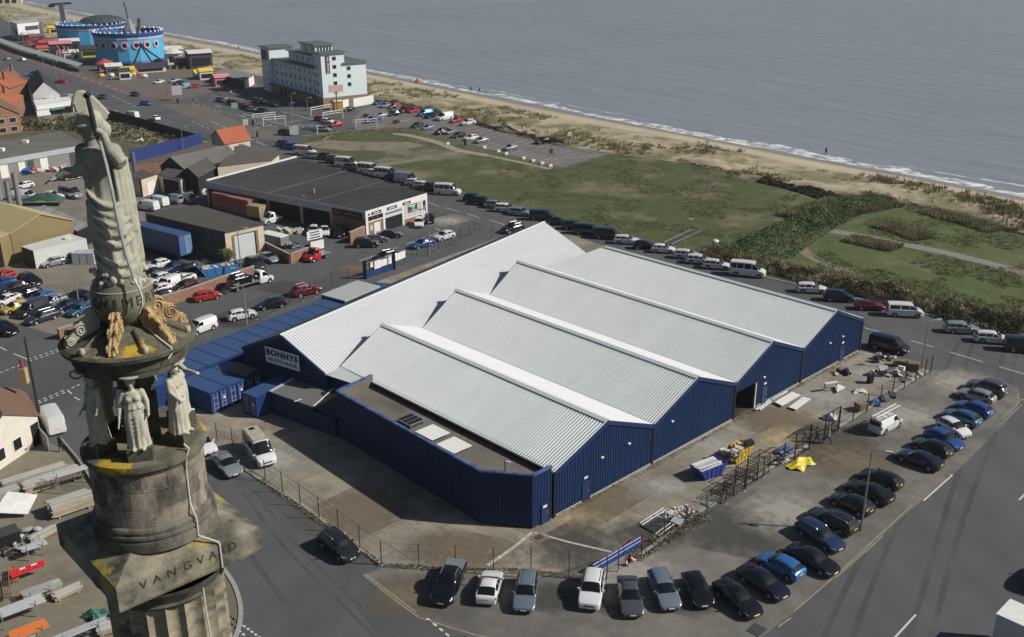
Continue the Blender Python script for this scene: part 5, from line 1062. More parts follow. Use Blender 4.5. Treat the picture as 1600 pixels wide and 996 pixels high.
for a in (
 ('pickup', 'black', (689, 950), (715, 893), 'black pickup with silver bed cover at the left end of the front row'),
 ('coupe', 'white', (771, 903), (759, 948), 'white coupe reversed into the front row beside the black pickup'),
 ('estate', 'bluesilver', (818, 961), (826, 908), 'blue grey estate car right of the white coupe'),
 ('suv', 'white', (920, 957), (929, 908), 'white SUV with black roof rails in the front row'),
 ('saloon', 'grey', (989, 969), (979, 915), 'dark grey car directly right of the white SUV'),
 ('estate', 'bluesilver', (1049, 958), (1025, 905), 'pale blue silver estate between dark grey and black cars'),
 ('hatch', 'black', (1101, 955), (1077, 907), 'small black hatchback right of the pale blue silver estate'),
 ('saloon', 'black', (1180, 968), (1124, 921), 'long black saloon at the bend of the front row'),
 ('saloon', 'darkpurple', (1228, 942), (1156, 896), 'dark purple saloon between black saloon and bright blue hatchback'),
 ('hatch', 'brightblue', (1188, 877), (1250, 909), 'bright blue hatchback parked tail to the road'),
 ('saloon', 'black', (1298, 899), (1240, 868), 'black car with pale windscreen glint beside the bright blue hatchback'),
 ('estate', 'darkblue', (1308, 863), (1253, 829), 'dark blue estate parked nose out below the lamp post'),
 ('estate', 'charcoal', (1267, 807), (1332, 837), 'black estate with silver roof rails left of the lamp post base'),
 ('hatch', 'black', (1302, 783), (1358, 808), 'glossy black hatchback just above the lamp post base'),
 ('saloon', 'black', (1328, 764), (1386, 789), 'black saloon with yellow plate second from top of lower row'),
 ('hatch', 'black', (1346, 746), (1405, 768), 'black hatchback at the upper end of the lower row'),
 ('saloon', 'navy', (1402, 714), (1468, 737), 'navy black saloon nearest the camera in the upper row'),
 ('hatch', 'black', (1428, 697), (1482, 718), 'black hatchback second in the upper row'),
 ('hatch', 'blue', (1502, 707), (1447, 682), 'royal blue hatchback parked nose to the road'),
 ('smallhatch', 'white', (1510, 688), (1468, 666), 'small white hatchback between two blue cars'),
 ('hatch', 'teal', (1477, 651), (1526, 669), 'teal blue hatchback above the small white hatchback'),
 ('hatch', 'blue', (1495, 637), (1546, 655), 'blue hatchback with black roof glass beside the silver hatchback'),
 ('hatch', 'silver', (1500, 619), (1549, 633), 'silver hatchback near the top of the upper row'),
 ('suv', 'grey', (1515, 606), (1568, 622), 'dark grey SUV at the top end of the upper row'),
): park(*a, group=G1)
park('suv', 'charcoal', (552, 880), (508, 846), 'dark grey SUV with roof rails driving beside the yard fence', name='moving_car', cat='car')
dirty_bus = park('bus', 'white', (425, 738), (388, 692), 'white minibus with dirty roof parked by the yard fence')
MB().box((-.75, 0, 2.415), (3.4, 1.5, .03)).build('roof_panel', M('mossy_roof_paint', (.42, .40, .31), (.3, .28, .18), 2.5, .8), dirty_bus); MB().box((-1.9, 0, 2.45), (.5, .5, .05)).build('roof_vent', GLASS, dirty_bus)
park('saloon', 'silver', (369, 748), (342, 720), 'silver saloon parked beside the dirty roofed white minibus')
park('saloon', 'white', (328, 712), (306, 690), 'white car half hidden behind the stone drum')
park('van', 'white', (70, 645), (97, 690), 'white panel van seen from behind beside the tiled cottage')
park('mid', 'black', (1415, 554), (1362, 541), 'large black people carrier parked outside the warehouse flank')
# row along the far kerb, left to right
RW = 'vehicles parked along the far kerb'
for a in (
 ('estate', 'silver', (1533, 525), (1477, 522), 'silver estate taxi right of the white minivan by the scrub'),
 ('estate', 'white', (1576, 541), (1528, 537), 'white estate car between the silver estate and black van'),
 ('midvan', 'black', (1630, 556), (1574, 551), 'black van cut off by the right picture edge'),
 ('estate', 'white', (1292, 461), (1246, 459), 'white estate taxi standing alone left of the navy people carrier'),
 ('mpv', 'navy', (1335, 475), (1288, 472), 'navy people carrier between white estate and red coupe'),
 ('coupe', 'darkred', (1385, 488), (1335, 486), 'dark red coupe in front of the black trailer'),
 ('mid', 'white', (1443, 499), (1386, 496), 'white minivan with dark side windows at the scrub gap'),
 ('bus', 'white', (1195, 437), (1138, 431), 'white minibus with dark checker band at the right of the taxis'),
 ('estate', 'white', (1137, 424), (1101, 421), 'white estate taxi directly behind the checker band minibus'),
 ('estate', 'white', (1111, 416), (1074, 413), 'second white estate taxi behind the checker band minibus'),
 ('estate', 'white', (1092, 408), (1054, 405), 'third white estate taxi behind the checker band minibus'),
 ('hatch', 'white', (1054, 398), (1017, 396), 'white hatchback in front of the metal ground grating'),
 ('hatch', 'black', (1022, 391), (994, 391), 'black hatchback between two white cars above the roof edge'),
 ('estate', 'white', (998, 384), (959, 382), 'white estate car in front of the black vans'),
 ('midvan', 'black', (969, 377), (928, 374), 'plain black van behind the white estate car'),
 ('mid', 'black', (934, 370), (897, 367), 'black minivan with white side emblem'),
 ('suv', 'navy', (908, 362), (884, 360), 'navy hatchback squeezed behind the black minivan'),
 ('saloon', 'black', (886, 354), (852, 352), 'black saloon over the warehouse ridge end'),
 ('midvan', 'black', (867, 347), (825, 345), 'black panel van in front of the silver estates'),
 ('estate', 'silver', (826, 340), (796, 337), 'silver estate car behind the black panel van'),
 ('mpv', 'white', (802, 334), (775, 332), 'white people carrier with dark windows behind silver estate'),
 ('estate', 'silver', (786, 328), (760, 326), 'silver estate left of the white people carrier'),
 ('suv', 'black', (764, 323), (740, 321), 'black SUV second from the gap in the row'),
 ('suv', 'black', (750, 318), (727, 316), 'black SUV first after the gap in the row'),
 ('bus', 'white', (715, 307), (680, 305), 'white minibus at the garage corner before the gap'),
 ('pickup', 'maroon', (682, 301), (660, 299), 'maroon pickup behind the corner minibus'),
 ('mpv', 'white', (668, 298), (650, 296), 'white car behind the maroon pickup'),
 ('estate', 'white', (662, 293), (633, 291), 'pearl white estate behind the roof corner'),
 ('van', 'silver', (650, 289), (615, 286), 'silver long van beyond the black garage roof'),
 ('hatch', 'black', (620, 284), (604, 282), 'small black car between silver van and white vans'),
 ('bus', 'white', (618, 281), (584, 278), 'white minibus behind the garage roof edge'),
 ('hatch', 'white', (586, 277), (574, 275), 'white hatchback between two white vans'),
 ('bus', 'white', (590, 274), (558, 271), 'white van with long window strip beyond roof'),
 ('suv', 'grey', (558, 269), (537, 267), 'grey SUV in front of a white van'),
 ('bus', 'white', (556, 264), (521, 261), 'white van towards the far end of the kerb row'),
 ('mid', 'black', (533, 258), (510, 256), 'black minivan towards the far end of the kerb row'),
 ('suv', 'black', (520, 252), (496, 250), 'black SUV with white door near the field entrance'),
 ('estate', 'silver', (498, 250), (476, 248), 'silver estate behind the far white minibus'),
 ('bus', 'white', (492, 245), (455, 242), 'white minibus near the white notice board'),
 ('suv', 'blue', (463, 236), (443, 234), 'blue SUV at the far end of the kerb row'),
 ('suv', 'navy', (450, 232), (432, 230), 'navy car last in the kerb row'),
): park(*a, group=RW, side=True, near=a[2][0] > 480)
# road between garage and warehouse
for a in (
 ('hatch', 'red', (343, 468), (311, 474), 'red hatchback parked by the brick wall'),
 ('suv', 'darkred', (502, 459), (464, 467), 'dark red SUV by the warehouse fence'),
 ('hatch', 'black', (409, 487), (446, 481), 'black hatchback facing the white hatchback'),
 ('hatch', 'white', (402, 497), (360, 505), 'white hatchback outside the blue containers'),
 ('smallvan', 'white', (302, 528), (342, 513), 'small white van outside the blue containers'),
 ('saloon', 'blue', (648, 392), (682, 384), 'blue saloon by the fence near the junction'),
 ('hatch', 'white', (687, 379), (712, 372), 'white hatchback with black roof near the junction'),
 ('suv', 'black', (592, 414), (622, 407), 'black car hidden behind the entrance gate'),
 ('suv', 'charcoal', (592, 388), (552, 389), 'dark grey SUV outside the garage office'),
 ('saloon', 'navy', (625, 373), (592, 374), 'navy saloon outside the garage shutter'),
 ('saloon', 'grey', (598, 380), (578, 382), 'grey car behind the dark grey SUV'),
): park(*a, side=True)
for a in (
 ('hatch', 'white', (655, 358), (654, 348), 'white hatchback nose out at the garage front'),
 ('hatch', 'black', (672, 351), (670, 343), 'black hatchback nose out at the garage front'),
 ('saloon', 'silver', (433, 413), (407, 403), 'silver saloon beside the workshop door'),
 ('estate', 'slate', (413, 423), (386, 411), 'slate estate car beside the low brick wall'),
 ('hatch', 'white', (490, 371), (491, 360), 'white car in front of the dark garage bays'),
 ('saloon', 'white', (508, 371), (507, 361), 'white car with black bonnet at garage bays'),
 ('suv', 'black', (531, 374), (529, 363), 'black car in garage shade beside the brick wall'),
 ('suv', 'black', (790, 365), (812, 360), 'black car beside the fence corner'),
): park(*a)
# beach car park
BP = 'cars in the beach car park'
for a in (
 ('hatch', 'blue', (586, 166), (602, 162), 'blue and white hatchback first at the beach hedge'), ('hatch', 'silver', (599, 170), (612, 167), 'silver car second at the beach hedge'), ('mpv', 'red', (611, 172), (629, 169), 'red car with white roof glint at the hedge'),
 ('hatch', 'green', (616, 176), (628, 174), 'green hatchback half hidden at the hedge'), ('suv', 'maroon', (629, 178), (642, 174), 'maroon car at the beach hedge'), ('hatch', 'red', (642, 178), (656, 175), 'red hatchback right of the maroon car'),
 ('midvan', 'blue', (655, 184), (681, 180), 'blue van at the beach hedge'), ('hatch', 'black', (668, 187), (684, 183), 'black hatchback between blue and white vans'), ('van', 'white', (684, 191), (713, 186), 'white van with red stripe at the beach hedge'),
 ('saloon', 'red', (706, 194), (728, 190), 'red saloon right of the striped van'), ('suv', 'white', (722, 198), (746, 195), 'white SUV last at the beach hedge'),
 ('hatch', 'slate', (648, 202), (664, 198), 'dark car at the upper end of the verge row'), ('hatch', 'bluesilver', (661, 206), (683, 202), 'silver blue hatchback in the verge row'), ('suv', 'slate', (687, 212), (702, 209), 'slate SUV beside the grass verge'), ('hatch', 'silver', (701, 212), (714, 208), 'silver hatchback behind the slate SUV'),
 ('hatch', 'black', (709, 218), (731, 214), 'black hatchback in the middle of the verge row'), ('hatch', 'white', (728, 222), (751, 218), 'white hatchback in the verge row'), ('hatch', 'silver', (745, 226), (767, 222), 'silver grey hatchback last in the verge row'),
 ('hatch', 'silver', (789, 238), (814, 233), 'silver hatchback alone on the lower bays'), ('suv', 'black', (841, 227), (862, 224), 'black SUV with trailer by the upper bays'),
 ('hatch', 'silver', (590, 186), (608, 183), 'silver hatchback by the planted island'), ('pickup', 'blue', (573, 194), (598, 190), 'blue pickup under the height barrier'), ('hatch', 'black', (611, 183), (626, 181), 'black hatchback beside the planted island'),
): park(*a, group=BP, side=True, near=False)
HP = 'cars in the hotel car park'
for a in (
 ('hatch', 'slate', (347, 161), (336, 159), 'slate hatchback first in the hotel row'), ('hatch', 'white', (362, 163), (344, 161), 'white hatchback second in the hotel row'), ('suv', 'black', (370, 166), (354, 165), 'black SUV between white and red cars'), ('hatch', 'red', (386, 170), (368, 168), 'red hatchback in the hotel row'), ('hatch', 'charcoal', (390, 173), (377, 172), 'charcoal hatchback behind the red one'),
 ('hatch', 'silver', (400, 176), (385, 174), 'silver hatchback at the end of the hotel row'), ('hatch', 'slate', (416, 178), (400, 176), 'dark silver hatchback last in the hotel row'),
 ('suv', 'slate', (405, 163), (392, 161), 'slate SUV in the shade edge by the hotel'), ('hatch', 'silver', (412, 163), (400, 161), 'silver car by the hotel shade'), ('suv', 'charcoal', (434, 169), (414, 166), 'charcoal SUV by the hotel shade'),
 ('hatch', 'red', (507, 191), (489, 189), 'red hatchback behind the white hatchback in car park'), ('hatch', 'white', (519, 195), (500, 193), 'white hatchback in the middle of the car park'), ('hatch', 'red', (519, 200), (538, 197), 'red hatchback near the height barrier'),
 ('coupe', 'black', (536, 176), (557, 173), 'black coupe by the yellow kiosk'), ('saloon', 'silver', (500, 203), (478, 203), 'silver saloon behind the barrier post'), ('saloon', 'silver', (514, 207), (491, 206), 'pale saloon under the barrier'), ('suv', 'charcoal', (456, 213), (435, 212), 'dark SUV beside the white notice board'),
): park(*a, group=HP, side=True, near=False)
for a in (
 ('hatch', 'brightblue', (232, 166), (219, 165), 'bright blue car on the seafront road'), ('hatch', 'navy', (212, 152), (203, 150), 'dark blue car turning on the seafront road'), ('midvan', 'white', (194, 184), (210, 186), 'white van behind the dark hoarding'), ('hatch', 'white', (233, 187), (243, 190), 'white car behind the dark hoarding'),
 ('saloon', 'slate', (166, 157), (147, 153), 'slate saloon behind the statue head'), ('hatch', 'red', (89, 131), (97, 131), 'red car waiting by the brick paving'), ('midvan', 'blue', (53, 122), (42, 117), 'blue van beyond the orange roof'), ('hatch', 'silver', (2, 92), (14, 96), 'silver car far up the seafront road'), ('hatch', 'white', (28, 95), (35, 96), 'white car far up the seafront road'),
 ('hatch', 'white', (120, 175), (133, 176), 'white car in front of the statue face'), ('hatch', 'white', (118, 168), (130, 170), 'white car beside the shop front'), ('hatch', 'navy', (115, 162), (124, 163), 'navy car beside the shop front'), ('midvan', 'white', (103, 157), (115, 158), 'white van behind the shop'),
): park(*a, side=True, near=False)
AP = 'cars on the amusement forecourt'
for a in (('saloon', 'white', (241, 133), (262, 129), 'white sports car on the amusement forecourt'), ('estate', 'silver', (265, 131), (286, 128), 'silver car beside the white sports car'), ('hatch', 'navy', (276, 134), (288, 132), 'navy car on the amusement forecourt'), ('midvan', 'ltblue', (283, 141), (298, 138), 'pale blue van on the amusement forecourt'), ('hatch', 'red', (300, 139), (312, 138), 'red hatchback on the amusement forecourt')):
    park(*a, group=AP, side=True, near=False)
# breakers yard and works yard on the left
YC = 'cars packed in the works yard'
for a in (
 ('suv', 'black', (63, 449), (33, 440), 'black SUV behind the packed rows of cars'), ('hatch', 'silver', (66, 419), (103, 411), 'silver car against the white container'), ('saloon', 'slate', (106, 466), (137, 468), 'grey saloon standing alone behind the lamp column'),
 ('hatch', 'red', (-2, 440), (10, 436), 'red car at the left picture edge'), ('hatch', 'blue', (-2, 450), (12, 447), 'blue car at the left picture edge'), ('hatch', 'charcoal', (10, 459), (38, 452), 'charcoal car with roof bars in the packed row'), ('hatch', 'black', (30, 468), (58, 460), 'black car in the packed row'), ('hatch', 'brightblue', (50, 476), (80, 466), 'bright blue car in the packed row'),
 ('hatch', 'silver', (70, 482), (98, 472), 'silver car in the packed row'), ('saloon', 'navy', (88, 490), (122, 478), 'navy car in the packed row'), ('hatch', 'teal', (112, 496), (142, 485), 'teal car nearest the stone scroll'), ('saloon', 'white', (-4, 480), (24, 470), 'white car second row at the left edge'),
 ('hatch', 'yellow', (10, 491), (40, 482), 'yellow car in the packed rows'), ('midvan', 'slate', (36, 498), (68, 484), 'dark van with white roof bars in the packed rows'), ('estate', 'slate', (48, 508), (86, 496), 'slate estate at the gate of the packed yard'), ('suv', 'black', (24, 526), (-8, 516), 'black car outside the yard gate'),
 ('hatch', 'white', (228, 425), (266, 414), 'white car nearest the blue trailer'), ('hatch', 'darkblue', (258, 428), (284, 419), 'dark blue car behind the white cluster'), ('saloon', 'charcoal', (226, 437), (252, 429), 'charcoal car with bright sills in white cluster'), ('hatch', 'white', (234, 446), (262, 437), 'white hatchback in the middle of the cluster'), ('smallvan', 'white', (252, 456), (274, 446), 'small white van in the cluster'),
 ('saloon', 'white', (270, 448), (300, 437), 'white saloon beside the blue skip'), ('hatch', 'maroon', (278, 457), (300, 449), 'maroon car with white nose by the brick wall'), ('hatch', 'white', (236, 462), (262, 455), 'white car by the brick wall end'), ('hatch', 'slate', (240, 472), (264, 466), 'slate car by the brick wall end'), ('hatch', 'black', (282, 428), (300, 424), 'black car beside the brown tank'),
): park(*a, group=YC)
for a in (
 ('hatch', 'white', (21, 298), (55, 291), 'white hatchback in the upper works yard'), ('bus', 'silver', (128, 312), (95, 306), 'silver minibus in the upper works yard'), ('pickup', 'white', (100, 312), (62, 312), 'white truck under the green cover'), ('smallvan', 'white', (128, 278), (104, 282), 'white van behind the outstretched stone arm'),
 ('smallvan', 'white', (216, 306), (200, 300), 'white car beside the cream workshop'), ('midvan', 'white', (216, 326), (246, 330), 'white van with yellow chevron back'), ('midvan', 'white', (234, 318), (262, 324), 'plain white van behind the chevron van'), ('smallvan', 'silver', (264, 315), (282, 319), 'silver van in the shaded yard'), ('smallvan', 'silver', (283, 314), (298, 317), 'second silver van in the shaded yard'),
 ('midvan', 'white', (60, 312), (20, 312), 'white pickup beyond the yellow roof chimneys'),
): park(*a)
# ------------------------------------------------------------------ monument in the foreground
ST_P = M('pale_carved_stone', (.37, .355, .285), (.43, .415, .345), 3.0, .85, bump=.25, bsc=30, c3=(.27, .26, .2), sc3=1.1, t3=(.5, .75))
ST_S = M('statue_stone', (.31, .305, .24), (.36, .355, .285), 2.0, .85, bump=.3, bsc=25, c3=(.17, .17, .135), sc3=.8, t3=(.5, .72), detail=10)
ST_D = M('weathered_dark_stone', (.06, .058, .042), (.105, .10, .07), 2.2, .9, bump=.5, bsc=14, c3=(.03, .028, .022), sc3=1.2, t3=(.45, .6))
ST_L = M('lichened_stone', (.15, .14, .10), (.065, .06, .042), 2.0, .9, bump=.5, bsc=16, c3=(.40, .27, .025), sc3=.75, t3=(.57, .63), detail=9)
ST_A = M('abacus_stone', (.25, .23, .17), (.06, .057, .042), 1.0, .9, bump=.6, bsc=16, c3=(.34, .26, .03), sc3=.7, t3=(.55, .62), detail=12, t2=(.4, .62))
ST_B = [M('drum_stone%d' % i, a, b_, 2.6, .9, bump=.6, bsc=18, c3=c, sc3=1.1, t3=(.42, .6), detail=12, stretch=(1, 1, .7)) for i, (a, b_, c) in enumerate((((.28, .245, .19), (.20, .175, .135), (.055, .048, .04)), ((.17, .155, .125), (.12, .11, .09), (.05, .045, .038)), ((.36, .30, .235), (.26, .22, .17), (.07, .06, .05))))]
ST_C = M('column_stone', (.30, .265, .195), (.22, .19, .14), 1.3, .9, bump=.45, bsc=12, c3=(.10, .09, .068), sc3=.8, t3=(.5, .62), detail=9, stretch=(1, 1, 2.2))
OCHRE = M('ochre_carved_stone', (.46, .33, .16), (.34, .24, .115), 2.4, .85, bump=.3, bsc=20, c3=(.16, .10, .055), sc3=1.3, t3=(.5, .7))
BRONZE = M('dark_bronze', (.02, .022, .02), None, rough=.6)
STRAP = M('conductor_strap', (.55, .52, .48), (.5, .46, .43), 6, .6)
AX = Vector((-11.6, 28.25, 0)); S9 = 1.009
mz = lambda z: CAM_H-(CAM_H-z)*S9
mon = thing('monument', 'weathered stone column topped by statues and a robed helmeted figure on a globe', 'monument', AX)
def onray(px, py, y):
    d = RT*((px-800)/FOC)+DN*((py-498)/FOC)+FW; return Vector((0, 0, CAM_H))+d*(y/d.y)
def raycyl(px, py, r):
    d = RT*((px-800)/FOC)+DN*((py-498)/FOC)+FW; o = Vector((-AX.x, -AX.y)); dd = Vector((d.x, d.y))
    a = dd.dot(dd); r *= .93; b_ = 2*o.dot(dd); c = o.dot(o)-r*r; q = b_*b_-4*a*c
    if q < 0: q = 0
    t = (-b_-math.sqrt(q))/(2*a); p = Vector((0, 0, CAM_H))+d*t; return p-AX
K_ = .93                                       # radii as built below are reduced by this
L = lambda z: mz(z)+(.15 if z < 36.3 else 0)
# fluted shaft in courses
def shaft(z0, z1, r0, r1, name):
    mb = MB(); nf = 20; per = 10; V = []
    zs = [z0, z0+.02, z1-.02, z1]
    for i, z in enumerate(zs):
        R = lerp(r0, r1, (z-z0)/(z1-z0))-(.03 if i in (0, 3) else 0)
        for k in range(nf*per):
            t = (k % per)/per; a = 2*PI*k/(nf*per); rr = R-.19*math.sin(PI*t)**.8; V.append((rr*math.cos(a), rr*math.sin(a), z))
    n = nf*per; F = [(j*n+k, j*n+(k+1) % n, (j+1)*n+(k+1) % n, (j+1)*n+k) for j in range(3) for k in range(n)]
    mb.add(V, F); return mb.build(name, ST_C, mon, True, 40)
ztop = L(31.15)
for k in range(7): shaft(ztop-1.15*(k+1), ztop-1.15*k, 2.02+.006*(k+1), 2.02+.006*k, 'shaft_drum')
shaft(5.0, ztop-1.15*7, 2.25, 2.06, 'shaft_lower')
MB().box((0, 0, 2.5), (6.2, 6.2, 5.0), .75).build('pedestal', ST_C, mon)
MB().lathe([(1.98, L(31.0)), (2.08, L(31.12)), (2.02, L(31.2)), (2.15, L(31.45)), (2.38, L(31.72)), (2.40, L(31.8))], 64).build('echinus', ST_D, mon, True, 50)
# abacus: square slab, weathered upper face rising to the drum, proud letters coloured as shaded cuts on the road face
ay = math.radians(42.86); sd_ = 2.4; zt, zb = L(32.84), L(31.9)
ab = MB(); cs = [Vector((math.cos(ay+math.radians(q)), math.sin(ay+math.radians(q)), 0))*sd_*math.sqrt(2) for q in (-135, -45, 45, 135)]
of = Vector((-.1, .25, 0)); cs = [c+of for c in cs]; ins = [c*.93+of*.07 for c in cs]; inn = [c*.55+of*.45 for c in cs]
V = [(*(c*.985).xy, zb) for c in cs]+[(*c.xy, zb+.1) for c in cs]+[(*c.xy, zt-.05) for c in cs]+[(*ins[i].xy, zt+.03) for i in range(4)]+[(*inn[i].xy, L(33.3)) for i in range(4)]
ab.add(V, [(3, 2, 1, 0)]+[(r*4+i, r*4+(i+1) % 4, r*4+4+(i+1) % 4, r*4+4+i) for r in range(4) for i in range(4)]+[(16, 17, 18, 19)])
abo = ab.build('abacus', ST_A, mon)
LET = M('cut_letter_shadow', (.03, .028, .02), None, rough=.95)
fA, fB = cs[0], cs[1]; fd = (fB-fA).normalized(); fn_ = Vector((fd.y, -fd.x, 0))
for ch, f in zip('VANGVARD', (.17, .26, .36, .47, .56, .645, .715, .79)):
    p = fA.lerp(fB, f)+fn_*.012; o = link('letter', text_mesh(ch, .42, LET, .006, -.004), abo, (p.x, p.y, (zt+zb)/2+.16), (PI/2, 0, math.atan2(fd.y, fd.x)))
# drum of ashlar blocks
dr = link('drum', MB().lathe([(1.80, L(33.2)), (1.80, L(35.95))], 48).mesh('drum', ST_D), mon)
rz_ = random.Random(3); z0, z1 = L(33.95), L(35.72); nc = 3; hc = (z1-z0)/nc
for c in range(nc):
    for k in range(14):
        a0 = 2*PI*(k+.5*(c % 2))/14+.0025; a1 = a0+2*PI/14-.005; r0 = 1.865+rz_.uniform(-.006, .008); za, zb_ = z0+hc*c+.005, z0+hc*(c+1)-.005
        mb = MB(); n = 5; V = []
        for i in range(n+1):
            a = a0+(a1-a0)*i/n
            for rr, z in ((r0-.012, za), (r0, za+.008), (r0, zb_-.008), (r0-.012, zb_)): V.append((rr*math.cos(a), rr*math.sin(a), z))
        mb.add(V, [(4*i+j, 4*i+4+j, 4*i+5+j, 4*i+1+j) for i in range(n) for j in range(3)]); mb.build('block', rz_.choice(ST_B), dr, True, 30)
MB().lathe([(2.06, L(33.15)), (2.07, L(33.45)), (2.05, L(33.5)), (2.0, L(33.52)), (2.04, L(33.6)), (2.03, L(33.68)), (1.97, L(33.7)), (1.97, L(33.76)), (1.99, L(33.82)), (1.96, L(33.9)), (1.87, L(33.96))], 64).build('drum_moulding', ST_B[1], mon, True, 30)
MB().lathe([(1.87, L(35.7)), (1.93, L(35.85)), (2.02, L(35.9)), (2.04, L(36.0)), (2.03, L(36.1)), (1.9, L(36.16)), (1.75, L(36.18)), (.01, L(36.2))], 64).build('drum_cornice', ST_L, mon, True, 30)
# floor, core, ceiling ring
MB().lathe([(1.25, L(36.2)), (1.25, L(36.34)), (.01, L(36.36))], 40).build('chamber_floor', M('olive_floor', (.2, .19, .10), (.13, .12, .06), 3, .9), mon)
MB().lathe([(.62, L(36.3)), (.62, L(39.0))], 6).build('chamber_core', ST_D, mon)
MB().lathe([(.5, L(38.99)), (1.76, L(38.97)), (1.78, L(39.15)), (1.82, L(39.18)), (1.82, L(39.46)), (1.9, L(39.52)), (2.1, L(39.58)), (2.13, L(39.7)), (2.0, L(39.76))], 72).build('entablature', ST_D, mon, True, 30)
MB().lathe([(2.0, L(39.74)), (1.5, L(39.95)), (1.0, L(40.14)), (.8, L(40.2)), (.5, L(40.3))], 72).build('roof', ST_L, mon, True, 60)
def zroof(r): return L(39.74)+(L(40.14)-L(39.74))*(2.0-r)/1.0
for k in range(6):
    a = math.radians(-55+60*k); c, s = math.cos(a), math.sin(a)
    MB().tube([(r*c, r*s, zroof(r)+.05) for r in (.98, 1.3, 1.6, 1.85)], [.085, .09, .095, .1], 10).build('roof_rib', ST_L, mon, True)
    MB().lathe([(.01, -.08), (.08, -.08), (.11, 0), (.08, .1), (.01, .11)], 10, (1.9*c, 1.9*s, zroof(1.9)+.09)).build('rib_stop', ST_P, mon, True, 60)
# scroll brackets
def spiral(cx, cz, R, turns, s, flip=1):
    pts = []
    for i in range(int(turns*14)+1):
        t = i/(turns*14); a = flip*(t*turns*2*PI)+(.6 if flip > 0 else 2.4); r = R*(1-t*.86); pts.append((cx+r*math.cos(a), s, cz+r*math.sin(a)))
    return pts
def bracket(a, mat):
    mb = MB(); th = .11
    out = [(.86, -.02), (.80, .42), (.86, .70), (1.02, .78), (1.16, .70), (1.2, .58), (1.34, .60), (1.48, .52), (1.56, .38), (1.66, .34), (1.78, .28), (1.88, .14), (1.93, .04), (1.84, -.03), (1.6, -.02), (1.3, -.02)]
    n = len(out); sl2 = (L(40.14)-L(39.74))/1.0
    pt = lambda r, h: (r, h*.86+L(39.74)+(2.0-r)*sl2)
    P2 = [pt(r, h) for r, h in out]
    tr = tessellate_polygon([[Vector((r, z, 0)) for r, z in P2]])
    V = [(r, -th, z) for r, z in P2]+[(r, th, z) for r, z in P2]
    F = [tuple(t) for t in tr]+[tuple(i+n for i in t[::-1]) for t in tr]+[(i, (i+1) % n, n+(i+1) % n, n+i) for i in range(n)]
    mb.add(V, F)
    for s in (-th-.01, th+.01):
        for cx, ch, R, fl in ((1.0, .46, .27, 1), (1.42, .32, .21, 1), (1.78, .13, .13, 1), (.93, .12, .12, -1)):
            q = pt(cx, ch); mb.tube(spiral(q[0], q[1], R, 2.1, s, fl), .03, 6)
    for s in (-.06, .06): mb.tube([(r, s, z) for r, z in P2[1:13]], .03, 6)
    o = mb.build('scroll_bracket', mat, mon); o.rotation_euler = (0, 0, a)
bm_ = bmesh.new(); bm_.free()
for k, a in enumerate((-85, -25, 35, 95, 155, 215)): bracket(math.radians(a), OCHRE if k in (0, 1, 2, 3) else ST_P)
# globe with motto letters
gz = L(41.0); gr = .97
gl_ = MB().lathe([(gr*math.cos(t)+.001, gz+gr*.97*math.sin(t)) for t in [(-80+160*i/32)*PI/180 for i in range(33)]], 56).build('globe', M('globe_stone', (.155, .15, .10), (.11, .105, .07), 2.5, .8, bump=.3, bsc=20, c3=(.24, .235, .165), sc3=1.0, t3=(.5, .68)), mon, True, 60)
MB().lathe([(gr*.925, gz+.33), (gr*.95, gz+.35), (gr*.92, gz+.37)], 56).build('equator_band', ST_S, gl_, True, 60)
ca = math.atan2(-AX.y, -AX.x); LETG = M('cut_globe_letter', (.05, .047, .034), None, rough=.95)  # dark colour stands in for the shade in cut letters
for ch, da in zip('QVIMERVIT', (-53, -32, -14, 8, 29, 50, 71, 88, 104)):
    a = ca+math.radians(da); lat = math.radians(3); rr = gr*1.004
    p = Vector((rr*math.cos(lat)*math.cos(a), rr*math.cos(lat)*math.sin(a), gz+rr*.97*math.sin(lat)))
    Z = Vector((math.cos(lat)*math.cos(a), math.cos(lat)*math.sin(a), math.sin(lat))); X = Vector((-math.sin(a), math.cos(a), 0)); Y = Z.cross(X)
    o = link('letter', text_mesh(ch, .42, LETG, .012, .0), gl_); o.matrix_local = Matrix.Translation(p) @ Matrix((X, Y, Z)).transposed().to_4x4()
for o in list(mon.children):
    if o is abo: continue
    for q in [o]+[c for c in o.children if c.name.startswith(('block', 'equator'))]:
        for v in q.data.vertices: v.co.x *= K_; v.co.y *= (K_ if not o.name.startswith('scroll') else 1)
    for c in o.children:
        if c.name.startswith('letter'): m_ = c.matrix_local.copy(); t_ = m_.translation; m_.translation = (t_.x*K_, t_.y*K_, t_.z); c.matrix_local = m_
